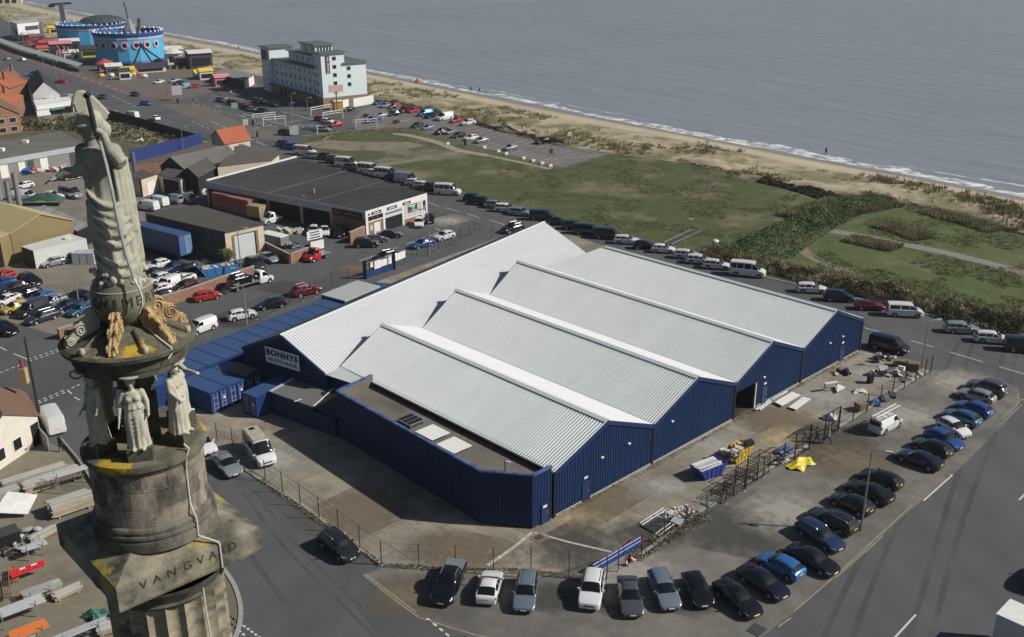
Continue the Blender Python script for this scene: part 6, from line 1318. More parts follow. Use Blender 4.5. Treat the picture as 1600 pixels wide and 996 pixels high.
# ---- carved figures: closed limbs and drapery fused into one skin
def ell(mb, c, r, rot=None, n=14):
    V = []; R = rot or Matrix.Identity(3)
    for i in range(n+1):
        t = PI*i/n
        for k in range(n): 
            a = 2*PI*k/n; V.append(Vector(c)+R @ Vector((r[0]*math.sin(t)*math.cos(a), r[1]*math.sin(t)*math.sin(a), r[2]*math.cos(t))))
    return mb.add(V, [(i*n+k, (i+1)*n+k, (i+1)*n+(k+1) % n, i*n+(k+1) % n) for i in range(n) for k in range(n)])
def robe(mb, rows, folds=13, amp=.05, seed=0, n=80, sag=0):
    """rows: (z, cx, cy, rx, ry, fold strength)"""
    V = []; rr = random.Random(seed); ph = [rr.uniform(0, 6.28) for _ in range(4)]
    for z, cx, cy, rx, ry, fs in rows:
        for k in range(n):
            a = 2*PI*k/n; s = math.sin(folds*a+ph[0]+.6*math.sin(2*a+ph[1])+z*.7); s2 = math.sin(folds*.5*a+ph[2]-z*.9)
            q = 1+amp*fs*(.7*abs(s)**.7*(1 if s > 0 else -1)+.5*s2)
            V.append((cx+rx*q*math.cos(a), cy+ry*q*math.sin(a), z))
    m = len(rows); F = [(i*n+k, i*n+(k+1) % n, (i+1)*n+(k+1) % n, (i+1)*n+k) for i in range(m-1) for k in range(n)]+[tuple(range(n))[::-1], tuple((m-1)*n+k for k in range(n))]
    return mb.add(V, F)
def hand(mb, p, d, up, s):
    """palm with four fingers and a thumb along d"""
    d = Vector(d).normalized(); up = Vector(up).normalized(); x = d.cross(up).normalized(); p = Vector(p)
    mb.tube([p, p+d*.10*s, p+d*.17*s], [.05*s, .075*s, .065*s], 8)
    for k, l in enumerate((.15, .18, .165, .13)):
        b = p+d*.16*s+x*(k-1.5)*.042*s; mb.tube([b, b+d*l*.55*s-up*.02*s, b+d*l*.9*s-up*.07*s], [.024*s, .022*s, .016*s], 6)
    b = p+d*.05*s-x*.07*s; mb.tube([b, b+(d*.6-x*.6).normalized()*.09*s, b+(d*.9-x*.35).normalized()*.16*s], [.028*s, .025*s, .018*s], 6)
def fuse(mb, vox, smooth=6, fac=.5, disp=None):
    me = mb.mesh('tmp', ST_S); ob = bpy.data.objects.new('tmp', me); C.objects.link(ob)
    r = ob.modifiers.new('r', 'REMESH'); r.mode = 'VOXEL'; r.voxel_size = vox
    s = ob.modifiers.new('s', 'SMOOTH'); s.iterations = smooth; s.factor = fac
    dg = bpy.context.evaluated_depsgraph_get(); out = bpy.data.meshes.new_from_object(ob.evaluated_get(dg)); bpy.data.objects.remove(ob); bpy.data.meshes.remove(me)
    out.polygons.foreach_set('use_smooth', [True]*len(out.polygons)); return out
def head(mb, c, s, f, hairy=True, nose=True):
    """head of height ~s at c facing unit vector f"""
    f = Vector(f).normalized(); z = Vector((0, 0, 1)); x = f.cross(z).normalized(); z = x.cross(f).normalized(); R = Matrix((x, f, z)).transposed(); c = Vector(c)
    W = lambda a, b, d: c+R @ Vector((a*s, b*s, d*s))
    ell(mb, c, (.37*s, .44*s, .5*s), R); ell(mb, W(0, .1, -.28), (.25*s, .3*s, .26*s), R)
    mb.tube([W(0, .42, .08), W(0, .55, -.08), W(0, .47, -.13)], [.05*s, .075*s, .06*s], 6); mb.tube([W(-.13, .36, -.24), W(0, .44, -.235), W(.13, .36, -.24)], [.03*s, .05*s, .03*s], 6)
    for q in (-1, 1):
        ell(mb, W(q*.15, .40, .04), (.075*s, .05*s, .045*s), R, 8); mb.tube([W(q*.05, .43, .13), W(q*.16, .43, .15), W(q*.28, .33, .1)], .04*s, 6); ell(mb, W(q*.37, 0, -.02), (.05*s, .1*s, .14*s), R, 8)
    ell(mb, W(0, .40, -.4), (.11*s, .09*s, .08*s), R, 8)
    if hairy:
        ell(mb, W(0, -.14, .12), (.44*s, .44*s, .46*s), R)
        for k in range(9):
            a = PI*(k/8); ell(mb, W(.38*math.cos(a), .22*math.sin(a)*.9, .26), (.13*s, .13*s, .13*s), R, 7)
        ell(mb, W(0, -.5, -.05), (.2*s, .2*s, .2*s), R, 8)
    return W
# main figure (local coordinates at the monument axis)
bz = L(41.62); fb = MB()
F0 = Vector((-.80, -.6, 0)).normalized()
robe(fb, [(bz-.12, -.02, 0, .74, .66, .8), (bz+.3, 0, 0, .74, .64, 1), (bz+.9, -.04, 0, .70, .60, 1), (bz+1.5, -.08, 0, .72, .60, .9), (bz+2.0, -.08, 0, .74, .58, .7), (bz+2.5, -.1, 0, .66, .52, .55), (bz+2.9, -.1, 0, .56, .45, .5), (bz+3.3, -.12, 0, .58, .44, .45), (bz+3.65, -.13, 0, .56, .40, .3), (bz+3.85, -.16, 0, .36, .30, .1)], 11, .085, 2)
# swags of the mantle across the body (curved folds drooping on the viewer's side)
for k, (z0, dz, r) in enumerate(((bz+2.55, .42, .07), (bz+2.32, .46, .065), (bz+2.08, .5, .07), (bz+1.8, .5, .055), (bz+1.48, .5, .075), (bz+.95, .55, .065), (bz+.6, .5, .06), (bz+.42, .35, .06))):
    pts = []
    for i in range(15):
        t = i/14; a = ca-1.5+2.9*t; sag = dz*math.sin(PI*t)**1.2
        rx = (.73 if z0 < bz+2.2 else .68)+.03; pts.append((-.06+rx*math.cos(a), rx*.86*math.sin(a), z0+.28-.30*t-sag+.35*(1-t)*0))
    fb.tube(pts, [r*1.35*(.3+.7*math.sin(PI*i/14)) for i in range(15)], 7)
robe(fb, [(bz+1.35, -.02, 0, .76, .66, 1.2), (bz+1.42, -.02, 0, .8, .70, 1.2), (bz+1.9, -.04, 0, .78, .66, 1), (bz+2.3, -.06, 0, .74, .6, .7)], 9, .09, 5)
# hanging drapery from the raised arm, at the sunny side
for k, (ax_, ay_, zt_, zb2, r) in enumerate(((.62, -.22, 3.55, 1.72, .12), (.74, -.12, 3.5, 1.55, .11), (.80, .05, 3.45, 1.9, .12), (.55, -.36, 3.3, 1.25, .08), (.70, .2, 3.5, .2, .16), (.60, -.1, 3.4, .12, .17))):
    ax_ *= .82; fb.tube([(ax_*.95, ay_, bz+zt_), (ax_*1.05, ay_, bz+(zt_+zb2)/2+.3), (ax_*1.12, ay_-.02, bz+zb2+.3), (ax_*1.10, ay_, bz+zb2)], [r*.8, r, r*1.05, r*.6], 9)
# bosom and shoulders
for q in (-1, 1):
    sx = F0.cross(Vector((0, 0, 1))).normalized()*q; p = Vector((-.14, 0, bz+3.35))+F0*.26+sx*.19; ell(fb, p, (.17, .17, .2))
ell(fb, (-.5, .05, bz+3.72), (.24, .24, .22)); ell(fb, (.36, -.05, bz+3.72), (.26, .25, .24))
fb.tube([(-.2, -.02, bz+3.7), (-.22, -.06, bz+4.05)], [.2, .17], 10)
# raised arm holding the shaft by the face
hp = onray(160, 207, AX.y-.42)-AX
fb.tube([(.38, -.05, bz+3.7), (.62, -.28, bz+3.52), (.70, -.38, bz+3.45)], [.22, .2, .19], 10); fb.tube([(.70, -.38, bz+3.45), (.42, -.42, bz+3.85), tuple(hp)], [.18, .14, .1], 10)
hand(fb, hp, Vector((-.8, -.1, .35)), Vector((0, -1, .2)), 1.25)
# outstretched arm, away from the sun
ep = onray(120, 262, AX.y-.2)-AX; wp_ = onray(92, 277, AX.y-.3)-AX
fb.tube([(-.5, .05, bz+3.72), tuple(ep), tuple(wp_)], [.22, .19, .12], 10); hand(fb, wp_, Vector((-1, -.2, -.25)), Vector((0, 0, 1)), 1.3)
fb.tube([tuple(ep), (ep.x+.1, ep.y, ep.z-.5), (ep.x+.3, ep.y, ep.z-1.0)], [.16, .15, .05], 8)
hc_ = onray(141, 196, AX.y-.12)-AX
W = head(fb, hc_, .72, F0+Vector((0, 0, -.28)), hairy=False)
# helmet bowl, brim and neck hair
x_ = F0.cross(Vector((0, 0, 1))).normalized()
ell(fb, W(0, -.06, .18), (.36, .36, .33)); fb.tube([W(.46*math.cos(t), .1+.46*math.sin(t), .16) for t in [-.3+3.75*i/14 for i in range(15)]], .055, 7); ell(fb, W(0, -.4, -.35), (.2, .2, .26))
figm = fuse(fb, .03, 1, .4)
for v in figm.vertices:      # slim the robe below the shoulders
    q = max(0, min(1, (bz+3.75-v.co.z)/.6)); v.co.x += q*(.08+(v.co.x+.02)*.82-v.co.x) if v.co.x > -.95 else 0
figm.materials.clear(); figm.materials.append(ST_S); fig = link('figure', figm, mon)
# crest of the helmet: upright fan
cm = MB(); out = []
for i in range(17):
    t = i/16; out.append((t, Vector(W(0, .28-1.05*t, .6+.78*math.sin(PI*(.12+.82*t))-.6*t*t)), Vector(W(0, .2-.72*t, .42+.16*math.sin(PI*t)-.5*t*t))))
V = []
for t, a, b_ in out:
    for q in (-.055, .055): V += [a+x_*q*1.3, b_+x_*q]
k4 = [(4*i, 4*i+4, 4*i+5, 4*i+1) for i in range(16)]+[(4*i+3, 4*i+7, 4*i+6, 4*i+2) for i in range(16)]+[(4*i+2, 4*i+6, 4*i+4, 4*i) for i in range(16)]
cm.add(V, k4); cm.tube([a for t, a, b_ in out], .075, 8); cm.tube([a.lerp(b_, .55) for t, a, b_ in out], .07, 7)
cm.build('helmet_crest', ST_S, fig, True, 50)
tp_ = onray(136, 149, AX.y-.5)-AX; bt_ = onray(152, 215, AX.y-.46)-AX
MB().tube([bt_-(tp_-bt_)*.05, bt_.lerp(tp_, .5), tp_], [.05, .075, .06], 8).tube([tp_+Vector((-.07, 0, -.05)), tp_+Vector((.02, 0, .04)), tp_+Vector((.08, 0, -.02))], .075, 7).build('trident_stump', BRONZE, fig)
# foliage base under the feet
wv = MB(); rw = random.Random(4)
for k in range(46):
    a = ca+rw.uniform(-1.5, 1.5); r = rw.uniform(.62, .80); z = bz+rw.uniform(-.22, .38); ell(wv, (r*math.cos(a), r*.9*math.sin(a), z), (rw.uniform(.05, .11), rw.uniform(.05, .11), rw.uniform(.06, .13)), None, 7)
ell(wv, (.1, -.70, bz+.1), (.12, .1, .14)); wvm = fuse(wv, .025, 2, .4); wvm.materials.clear(); wvm.materials.append(ST_P); link('carved_foliage', wvm, fig)
# six standing figures
def caryatid(pose):
    mb = MB(); rw = random.Random(pose+11)
    robe(mb, [(0, 0, 0, .32, .27, .9), (.1, 0, 0, .30, .26, 1.2), (.5, 0, .01, .27, .22, 1.3), (.95, 0, .02, .27, .21, 1.0), (1.2, 0, .01, .25, .19, .6), (1.38, 0, 0, .205, .16, .4), (1.5, 0, 0, .22, .17, .4), (1.7, 0, 0, .24, .165, .2), (1.82, 0, 0, .2, .13, .1)], 13, .07, pose)
    robe(mb, [(1.28, 0, 0, .255, .2, 1.2), (1.33, 0, 0, .27, .21, 1.2), (1.45, 0, 0, .22, .17, .6)], 11, .07, pose+3)
    for q in (-1, 1):
        ell(mb, (q*.1, .13, 1.62), (.085, .08, .085)); ell(mb, (q*.23, 0, 1.78), (.09, .09, .085)); ell(mb, (q*.12, .14, .7), (.11, .09, .55)); ell(mb, (q*.12, .24, .03), (.07, .13, .05))
    for k in range(5):
        mb.tube([(-.26+.03*k, .12-.0*k, 1.28-.05*k), (-.02, .24, 1.05-.14*k), (.24, .13, .92-.14*k)], [.02, .03, .02], 6)
    mb.tube([(0, 0, 1.78), (0, .01, 2.0)], [.085, .075], 8); head(mb, (0, .03, 2.1), .30, (0, 1, -.12))
    def arm(pts, d, up):
        mb.tube(pts, [.085, .07, .05], 9); hand(mb, pts[-1], d, up, .62)
    if pose == 0:
        arm([(-.24, 0, 1.78), (-.33, .03, 1.45), (-.34, .12, 1.15)], (0, .35, -1), (-1, 0, 0)); arm([(.24, 0, 1.78), (.34, .02, 1.45), (.38, .1, 1.12)], (.1, .3, -1), (1, 0, 0))
        mb.tube([(.3, -.05, 1.9), (.36, -.02, 1.5), (.36, -.04, .95)], [.07, .09, .04], 8); mb.tube([(.38, .2, 1.02), (.42, .3, .78)], .03, 6)
    elif pose == 1:
        arm([(-.24, 0, 1.78), (-.33, .05, 1.45), (-.05, .24, 1.3)], (1, .1, -.2), (0, 1, 0)); arm([(.24, 0, 1.78), (.33, .08, 1.5), (.22, .24, 1.22)], (-.4, .3, -.6), (0, 1, 0)); mb.tube([(.25, .1, 1.7), (.2, .2, 1.3), (.26, .1, .8)], [.05, .07, .04], 7)
    else:
        arm([(-.24, 0, 1.78), (-.32, .04, 1.45), (-.25, .2, 1.2)], (.3, .4, -.6), (-1, 0, 0)); arm([(.24, 0, 1.78), (.55, .05, 1.66), (.9, .1, 1.7)], (1, .1, .05), (0, 0, 1))
        mb.tube([(.24, -.1, 1.7), (.3, -.12, 1.2), (.27, -.1, .4)], [.09, .1, .05], 8)
    m = fuse(mb, .021, 2, .4); m.materials.clear(); m.materials.append(ST_P); return m
cmesh = [caryatid(p) for p in (0, 1, 2)]
hat = MB().lathe([(.12, 0), (.17, .05), (.15, .10), (.2, .16), (.34, .19), (.34, .24), (.01, .25)], 20).mesh('capital_hat', ST_P, True, 30)
plm = MB().box((0, 0, -.2), (.62, .56, .5)).mesh('plinth', ST_D)
for k, pz in enumerate((0, 1, 2, 0, 2, 0)):
    a = math.radians(-74+60*k); o = link('caryatid', cmesh[pz], mon, (1.33*math.cos(a), 1.33*math.sin(a), 36.57), (0, 0, a-PI/2)); o.scale = (1.14, 1.14, 1); link('capital_hat', hat, o, (0, .02, 2.16)); link('plinth', plm, o)
for a, rr, z in ((3.35, 2.35, 38.55),): 
    p = onray(118, 586, AX.y-.3)-AX; w_ = MB().tube([(p.x+.17*math.cos(t), p.y, p.z+.13*math.sin(t)) for t in [2*PI*i/16 for i in range(17)]], .022, 6).build('iron_wreath', BRONZE, mon)
# lightning conductor strap from the hand to the shaft
sp = [onray(156, 221, AX.y-.62)-AX, onray(166, 258, AX.y-.66)-AX, onray(175, 298, AX.y-.78)-AX, onray(182, 335, AX.y-.80)-AX, onray(189, 366, AX.y-.78)-AX, onray(197, 398, AX.y-.76)-AX, onray(205, 422, AX.y-.74)-AX, onray(209, 436, AX.y-.72)-AX]
MB().tube(sp, .045, 6).build('conductor_strap', M('strap_verdigris', (.24, .32, .31), (.36, .38, .36), 3, .6), mon)
sp = [onray(209, 436, AX.y-.74)-AX, onray(217, 450, AX.y-.86)-AX, onray(222, 465, AX.y-.88)-AX, onray(222, 477, AX.y-.86)-AX, onray(217, 490, AX.y-.8)-AX]
MB().tube(sp, .035, 6).build('conductor_strap', STRAP, mon)
sp = []
for px, py in ((217, 490), (224, 506), (246, 527), (268, 544)):
    best = None
    for r in [.8+.02*i for i in range(65)]:
        p = raycyl(px, py, r); e = abs(p.z-(zroof(r)+.05))
        if best is None or e < best[0]: best = (e, p)
    sp.append(best[1])
sp += [raycyl(268, 553, 2.08), raycyl(263, 561, 2.06)]
MB().tube(sp, .03, 6).build('conductor_strap', STRAP, mon)
sp = [raycyl(287, 694, 1.9), raycyl(295, 701, 2.05), raycyl(291, 716, 2.0), raycyl(291, 735, 1.9), raycyl(294, 760, 1.89), raycyl(297, 786, 1.9), raycyl(302, 800, 2.02), raycyl(307, 810, 2.07), raycyl(310, 837, 2.09)]
n1 = fA.lerp(fB, .70)+fn_*.03; n0 = sp[-1]
sp += [Vector((n1.x*.985, n1.y*.985, zt+.06)), Vector((n1.x, n1.y, zt-.03)), Vector((n1.x, n1.y, zb+.05))]
MB().tube(sp, .03, 6).build('conductor_strap', STRAP, mon)
MB().tube([raycyl(316, 912, 2.06), raycyl(323, 960, 2.06), raycyl(332, 1010, 2.06), raycyl(340, 1060, 2.08)], .028, 6).build('conductor_strap', STRAP, mon)
# ------------------------------------------------------------------ trucks
def truck(label, col, f, r_, bed, name='flatbed_truck', cat='truck', side=False):
    A, B = site(*f), site(*r_); c = (A+B)/2; a = heading(B, A); ln = (A-B).length
    t = thing(name, label, cat, (c.x, c.y, .03), a); x0 = ln/2-1.3
    for pn, me, pt, ch in proto('cab'):
        o = link(pn, me, t, (x0, 0, 0))
        if pt: set_paint(o, col)
        for cn, cm in ch: link(cn, cm, o)
    bl = ln-2.6
    MB().box((-1.2, 0, .55), (ln-2.4, .8, .22)).build('chassis', TRIM, t)
    for s in (1, -1):
        ty, rm = wheel_mb(.35, .3); R_ = Matrix.Translation((-ln/2+1.1, s*.8, .35)) @ Matrix.Rotation(-s*PI/2, 4, 'X'); w_ = ty.xf(R_).build('wheel', TYRE, t, True); rm.xf(R_).build('rim', RIM, w_)
    MB().box((-1.25, 0, .78), (bl, 2.0, .1)).build('bed', STEEL if bed == 'flat' else PAINT['white'], t)
    if bed == 'tip':
        for s in (1, -1): MB().box((-1.25, s*.98, 1.0), (bl, .06, .36)).build('bed_side', PAINT['cream'], t)
        MB().box((-1.25, 0, .98), (bl-.2, 1.8, .3)).build('load', PAINT['cream'], t)
    return t, (c, a)
truck('red flatbed truck with grey bed parked by the brick wall', 'red', (479, 411), (512, 400), 'flat')
truck('white tipper truck in front of the dark garage bays', 'white', (410, 352), (438, 346), 'tip', 'tipper_truck')
t, (c, a) = truck('silver recovery truck with white cab carrying a black car', 'white', (424, 438), (357, 457), 'flat', 'recovery_truck')
rp = MB().add([(-3.6, -1, .8), (-3.6, 1, .8), (-4.7, 1, .12), (-4.7, -1, .12)], [(0, 1, 2, 3), (3, 2, 1, 0)]).build('ramp', STEEL, t)
d = Vector((math.cos(a), math.sin(a), 0)); p = c-d*1.3; vehicle('suv', 'black', (p.x, p.y, .86), a, 'black SUV riding on the back of the recovery truck')
bx = thing('box_van', 'small brown box body van behind the white tipper', 'van', site(402, 343), -.5); MB().box((0, 0, 1.7), (3.2, 2, 2.2)).build('box', M('box_tan', (.35, .27, .15), (.2, .16, .1), .6, .8), bx); MB().box((0, 0, .45), (3.4, 1.6, .5)).build('chassis', TRIM, bx)
lo = thing('lorry', 'white box lorry cut off by the lower right corner', 'lorry', (42.6, 66.3, 0), math.radians(64))
P = (site(1551, 967, 3.4)+site(1585, 931, 3.4))/2; lo.rotation_euler.z = heading(site(1551, 967, 3.4), site(1585, 931, 3.4))-PI/2; f_ = lo.rotation_euler.z; lo.location = (P.x+3.25*math.cos(f_), P.y+3.25*math.sin(f_), 0)
MB().box((0, 0, 2.1), (6.5, 2.5, 2.6)).build('box_body', M('lorry_box', (.55, .55, .52), None, rough=.5), lo); MB().box((0, 0, 3.43), (6.6, 2.6, .06)).build('roof', WPAINT, lo); MB().box((0, 0, .55), (6.6, 1.2, .4)).build('chassis', TRIM, lo); MB().box((4.3, 0, 1.4), (1.8, 2.3, 2.2)).build('cab', WPAINT, lo)
for x in (-2.2, 4.2):
    for s in (1, -1): ty, rm = wheel_mb(.48, .34); R_ = Matrix.Translation((x, s*1.05, .48)) @ Matrix.Rotation(-s*PI/2, 4, 'X'); w_ = ty.xf(R_).build('wheel', TYRE, lo, True); rm.xf(R_).build('rim', RIM, w_)
vehicle('hatch', 'black', (*site(1622, 912).xy, .03), .9, 'black car cut off by the right edge above the lorry')
wv_ = park('smallvan', 'white', (1397, 663), (1368, 678), 'white van with ladders on its roof parked on the forecourt')
for x in (.5, -.4, -1.3, -2.0): MB().bar((x, -.75, 1.95), (x, .75, 1.95), .07).build('roof_bar', STEEL, wv_)
for y in (-.75, .75): MB().bar((.6, y, 2.0), (-2.1, y, 2.0), .06).build('rack_rail', STEEL, wv_)
ldr = thing('ladder', 'pale aluminium ladder tied on the white van roof', 'ladder', wv_.location+Vector((0, 0, 2.05)), wv_.rotation_euler.z)
for y in (-.1, .38): MB().bar((2.3, y, .12), (-2.3, y, .02), .1).build('rail', WPAINT, ldr)
for k in range(11): MB().bar((2.0-.4*k, .0-.1, .1-.008*k), (2.0-.4*k, .38, .1-.008*k), .06).build('rung', WPAINT, ldr)
tr_ = thing('cage_trailer', 'black cage sided trailer behind the dark red coupe', 'trailer', site(1386, 478), -.2)
MB().box((0, 0, .6), (3.4, 1.7, .12)).build('deck', TRIM, tr_)
for x in (-1.7, 0, 1.7):
    for y in (-.85, .85): MB().bar((x, y, .6), (x, y, 1.7), .06).build('post', TRIM, tr_)
for z in (1.0, 1.35, 1.7):
    for y in (-.85, .85): MB().bar((-1.7, y, z), (1.7, y, z), .05).build('rail', TRIM, tr_)
bt_ = thing('boat_trailer', 'low trailer hitched behind the black SUV in the beach car park', 'trailer', site(872, 223), .15); MB().box((0, 0, .7), (2.8, 1.4, .5)).build('body', PAINT['slate'], bt_)
# ------------------------------------------------------------------ fences and gates
FP = M('fence_steel_dark', (.012, .014, .022), None, rough=.6); FPB = M('fence_steel_blue', (.012, .018, .07), None, rough=.5)
WIRE = M('fence_wire', (.05, .052, .055), None, rough=.7)
def fence(label, marks, h=2.4, r=.045, mat=FP, wires=4, mesh=True):
    P = [site(*m) for m in marks]; o = P[0]; t = thing('mesh_fence', label, 'fence', (o.x, o.y, 0))
    for p in P: MB().tube([(p.x-o.x, p.y-o.y, 0), (p.x-o.x, p.y-o.y, h)], r, 6).build('post', mat, t); MB().lathe([(.16, 0), (.12, .08), (.01, .1)], 6, (p.x-o.x, p.y-o.y, 0)).build('footing', KERB, t)
    mb = MB()
    for a, b in zip(P, P[1:]):
        for k in range(wires):
            z = .15+(h-.25)*k/(wires-1); mb.bar((a.x-o.x, a.y-o.y, z), (b.x-o.x, b.y-o.y, z), .012)
        n = int((b-a).length/.55) if mesh else 0
        for k in range(1, n):
            q = a.lerp(b, k/n)-o; q2 = a.lerp(b, min(1, (k+.9)/n))-o; mb.bar((q.x, q.y, .15), (q2.x, q2.y, h-.1), .007); mb.bar((q2.x, q2.y, .15), (q.x, q.y, h-.1), .007)
    w_ = mb.build('wire_mesh', WIRE, t); w_['kind'] = 'stuff'; return t
fence('thin dark mesh fence along the yard beside the minibus', [(340, 692), (364, 699), (390, 733), (415, 752), (442, 771), (470, 791), (499, 812), (529, 832), (562.6, 857), (596.5, 883)])
fence('thin dark mesh fence behind the front row of cars', [(596.5, 883.5), (655, 887), (712, 890), (771, 893), (829.6, 892), (889, 904), (948, 907)])
fence('dark mesh fence between skips and forecourt', [(965.6, 894), (1002, 871.5), (1037, 849), (1071.7, 827.6), (1103, 807.5), (1133.7, 787.4), (1162.6, 768), (1192, 747), (1224, 724), (1241, 716)])
fence('dark mesh fence between rubbish and parked cars', [(1310, 673), (1332, 660), (1354, 646), (1375, 632), (1394, 619), (1412, 609), (1429.5, 598), (1444.5, 589), (1453.6, 584)], r=.06)
fence('dark mesh fence along the road near the garage', [(769, 374), (741, 368), (733.7, 370.5), (718.7, 379), (702, 387), (685.6, 393), (668, 399), (651.7, 405), (633, 413)])
fence('dark mesh fence along the containers and road', [(568, 434), (544, 443), (519, 452), (494, 464), (474, 471), (452.7, 480), (427, 490), (401, 500)])
sg_ = thing('sliding_gate', 'blue sliding entrance gate hung with white notices', 'gate', site(571, 436)); B_ = site(616, 421)-site(571, 436)
for q in (0, 1): MB().bar(B_*q, B_*q+Vector((0, 0, 3.0)), .5).build('gate_post', FPB, sg_)
MB().bar(Vector((0, 0, 2.5)), B_+Vector((0, 0, 2.5)), .1).build('top_rail', STEEL, sg_)
MB().bar(B_*.03+Vector((0, 0, .55)), B_*.97+Vector((0, 0, .55)), .08, .9).build('kick_panel', CONTB, sg_)
for k in range(1, 7): MB().bar(B_*(k/7)+Vector((0, 0, .1)), B_*(k/7)+Vector((0, 0, 2.5)), .09).build('gate_bar', FPB, sg_)
nn_ = Vector((B_.y, -B_.x, 0)).normalized()*.1; an_ = math.atan2(B_.y, B_.x)
for f, w_, z, h_ in ((.22, .5, 2.0, .8), (.42, 1.4, 1.75, 1.3), (.64, 1.4, 1.75, 1.1), (.85, .7, 1.8, 1.2)):
    p = B_*f+nn_+Vector((0, 0, z)); MB().box(p, (w_, .05, h_), an_).build('notice', WPAINT, sg_)
ban = thing('banner', 'white banner fixed on the fence right of the sliding gate', 'banner', site(617, 421)); b2 = site(634, 414)-site(617, 421); MB().bar(Vector((0, 0, 1.9)), b2+Vector((0, 0, 1.9)), .06, 1.2).build('cloth', WPAINT, ban)
for q in (.05, .95): MB().bar(b2*q, b2*q+Vector((0, 0, 2.4)), .07).build('pole', FP, ban)
def leaf(label, pa, pb, h=3.0):
    a, b = site(*pa), site(*pb); d = b-a; t = thing('yard_gate', label, 'gate', a)
    MB().bar((0, 0, 0), (0, 0, h), .1).build('frame_post', FP, t); MB().bar(d, d+Vector((0, 0, h)), .14).build('frame_post', FP, t)
    for z in (.15, h*.45, h-.05): MB().bar(Vector((0, 0, z)), d+Vector((0, 0, z)), .08).build('rail', FP, t)
    MB().bar(d*.5+Vector((0, 0, .1)), d*.5+Vector((0, 0, h)), .07).build('upright', FP, t); MB().bar(Vector((0, 0, h*.45)), d+Vector((0, 0, .15)), .08).build('brace', FP, t); MB().bar(Vector((0, 0, h*.45)), d*.5+Vector((0, 0, h*.7)), .06).build('brace', FP, t)
leaf('open dark steel gate leaf beside the yellow sheet', (1241, 718), (1264, 703)); leaf('second dark steel gate leaf beside the two walking people', (1287, 687), (1309, 674))
# ------------------------------------------------------------------ skips, racks and rubbish
def skip(label, px, rz, mat, L_=3.6, W_=1.8, H_=1.25, name='skip'):
    p = site(*px); t = thing(name, label, 'skip', p, rz); a, b = L_/2, L_/2-.75; w = W_/2
    for s, nm in ((-1, 'side'), (1, 'side')):
        MB().add([(-b, s*w*.9, .05), (b, s*w*.9, .05), (a, s*w, H_), (-a, s*w, H_), (-b, s*w*.9-.06*s, .05), (b, s*w*.9-.06*s, .05), (a, s*w-.06*s, H_), (-a, s*w-.06*s, H_)], [(0, 1, 2, 3)[::s*-1], (4, 5, 6, 7)[::s], (3, 2, 6, 7)[::s*-1]]).build(nm, mat, t)
        for k in range(4): x = -b*.8+k*b*.53; MB().bar((x, s*(w*.9+.02), .12), (x*1.2, s*(w+.02), H_-.05), .08).build('rib', mat, t)
    for s in (-1, 1): MB().add([(s*b, -w*.9, .05), (s*b, w*.9, .05), (s*a, w, H_), (s*a, -w, H_), (s*b-.06*s, -w*.9, .05), (s*b-.06*s, w*.9, .05), (s*a-.06*s, w, H_), (s*a-.06*s, -w, H_)], [(0, 1, 2, 3)[::s], (4, 5, 6, 7)[::-s], (3, 2, 6, 7)[::s]]).build('end_plate', mat, t)
    MB().box((0, 0, .06), (2*b, W_*.9, .06)).build('floor', mat, t)
    return t
SKB = M('skip_blue', (.02, .04, .24), (.03, .06, .28), 2, .5); SKY = M('skip_yellow', (.50, .33, .02), (.44, .28, .03), 2, .5)
va = BW_YAW+PI/2
RUB = [M('rubbish_%d' % i, c, None, rough=.8) for i, c in enumerate(((.6, .6, .6), (.45, .37, .24), (.12, .13, .15), (.35, .36, .38), (.03, .03, .035), (.5, .45, .36)))]
s1 = skip('yellow skip heaped with mixed rubbish by the gable', (1150, 716), va, SKY); s2 = skip('blue skip full of long white sheets beside the yellow skip', (1106, 742), va-.18, SKB)
s3 = skip('bright blue open skip of timber above the long brick wall', (342, 427), .55, M('skip_sky_blue', (.03, .16, .42), None, rough=.6), 6.2, 2.2, 1.3)
rr = random.Random(9)
def scrap(label, mats, parent_loc, rz, n, ext, sz, name='rubbish_heap', cat='rubbish', flat=False, group=None):
    t = thing(name, label, cat, parent_loc, rz, group); big = []
    for k in range(n):
        d = [rr.uniform(*sz), rr.uniform(*sz), rr.uniform(.04, sz[1]*.5)]
        if flat: d = [ext[0]*1.7, rr.uniform(.2, .5), .05]
        z = ext[2]*(k/n)*rr.uniform(.4, 1)+d[2]/2
        MB().box((rr.uniform(-1, 1)*ext[0]*(0.05 if flat else 1), rr.uniform(-1, 1)*ext[1], z), d, rr.uniform(-.08, .08) if flat else rr.uniform(0, 3), 0, 0 if flat else rr.uniform(-.4, .4), 0 if flat else rr.uniform(-.4, .4)).build('scrap_piece', mats[k % len(mats)], t)
    return t
scrap('mixed rubbish heaped in the yellow skip', RUB, s1.location+Vector((0, 0, .5)), va, 34, (1.5, .65, 1.0), (.3, .9))
scrap('long white plastic sheets lying in the blue skip', [RUB[0], RUB[0], RUB[3]], s2.location+Vector((0, 0, .75)), s2.rotation_euler.z, 16, (1.75, .7, .75), (.3, .6), flat=True)
scrap('pale timber offcuts filling the bright blue skip', [RUB[1], RUB[5]], s3.location+Vector((0, 0, .7)), .55, 30, (2.6, .8, .6), (.3, .9))
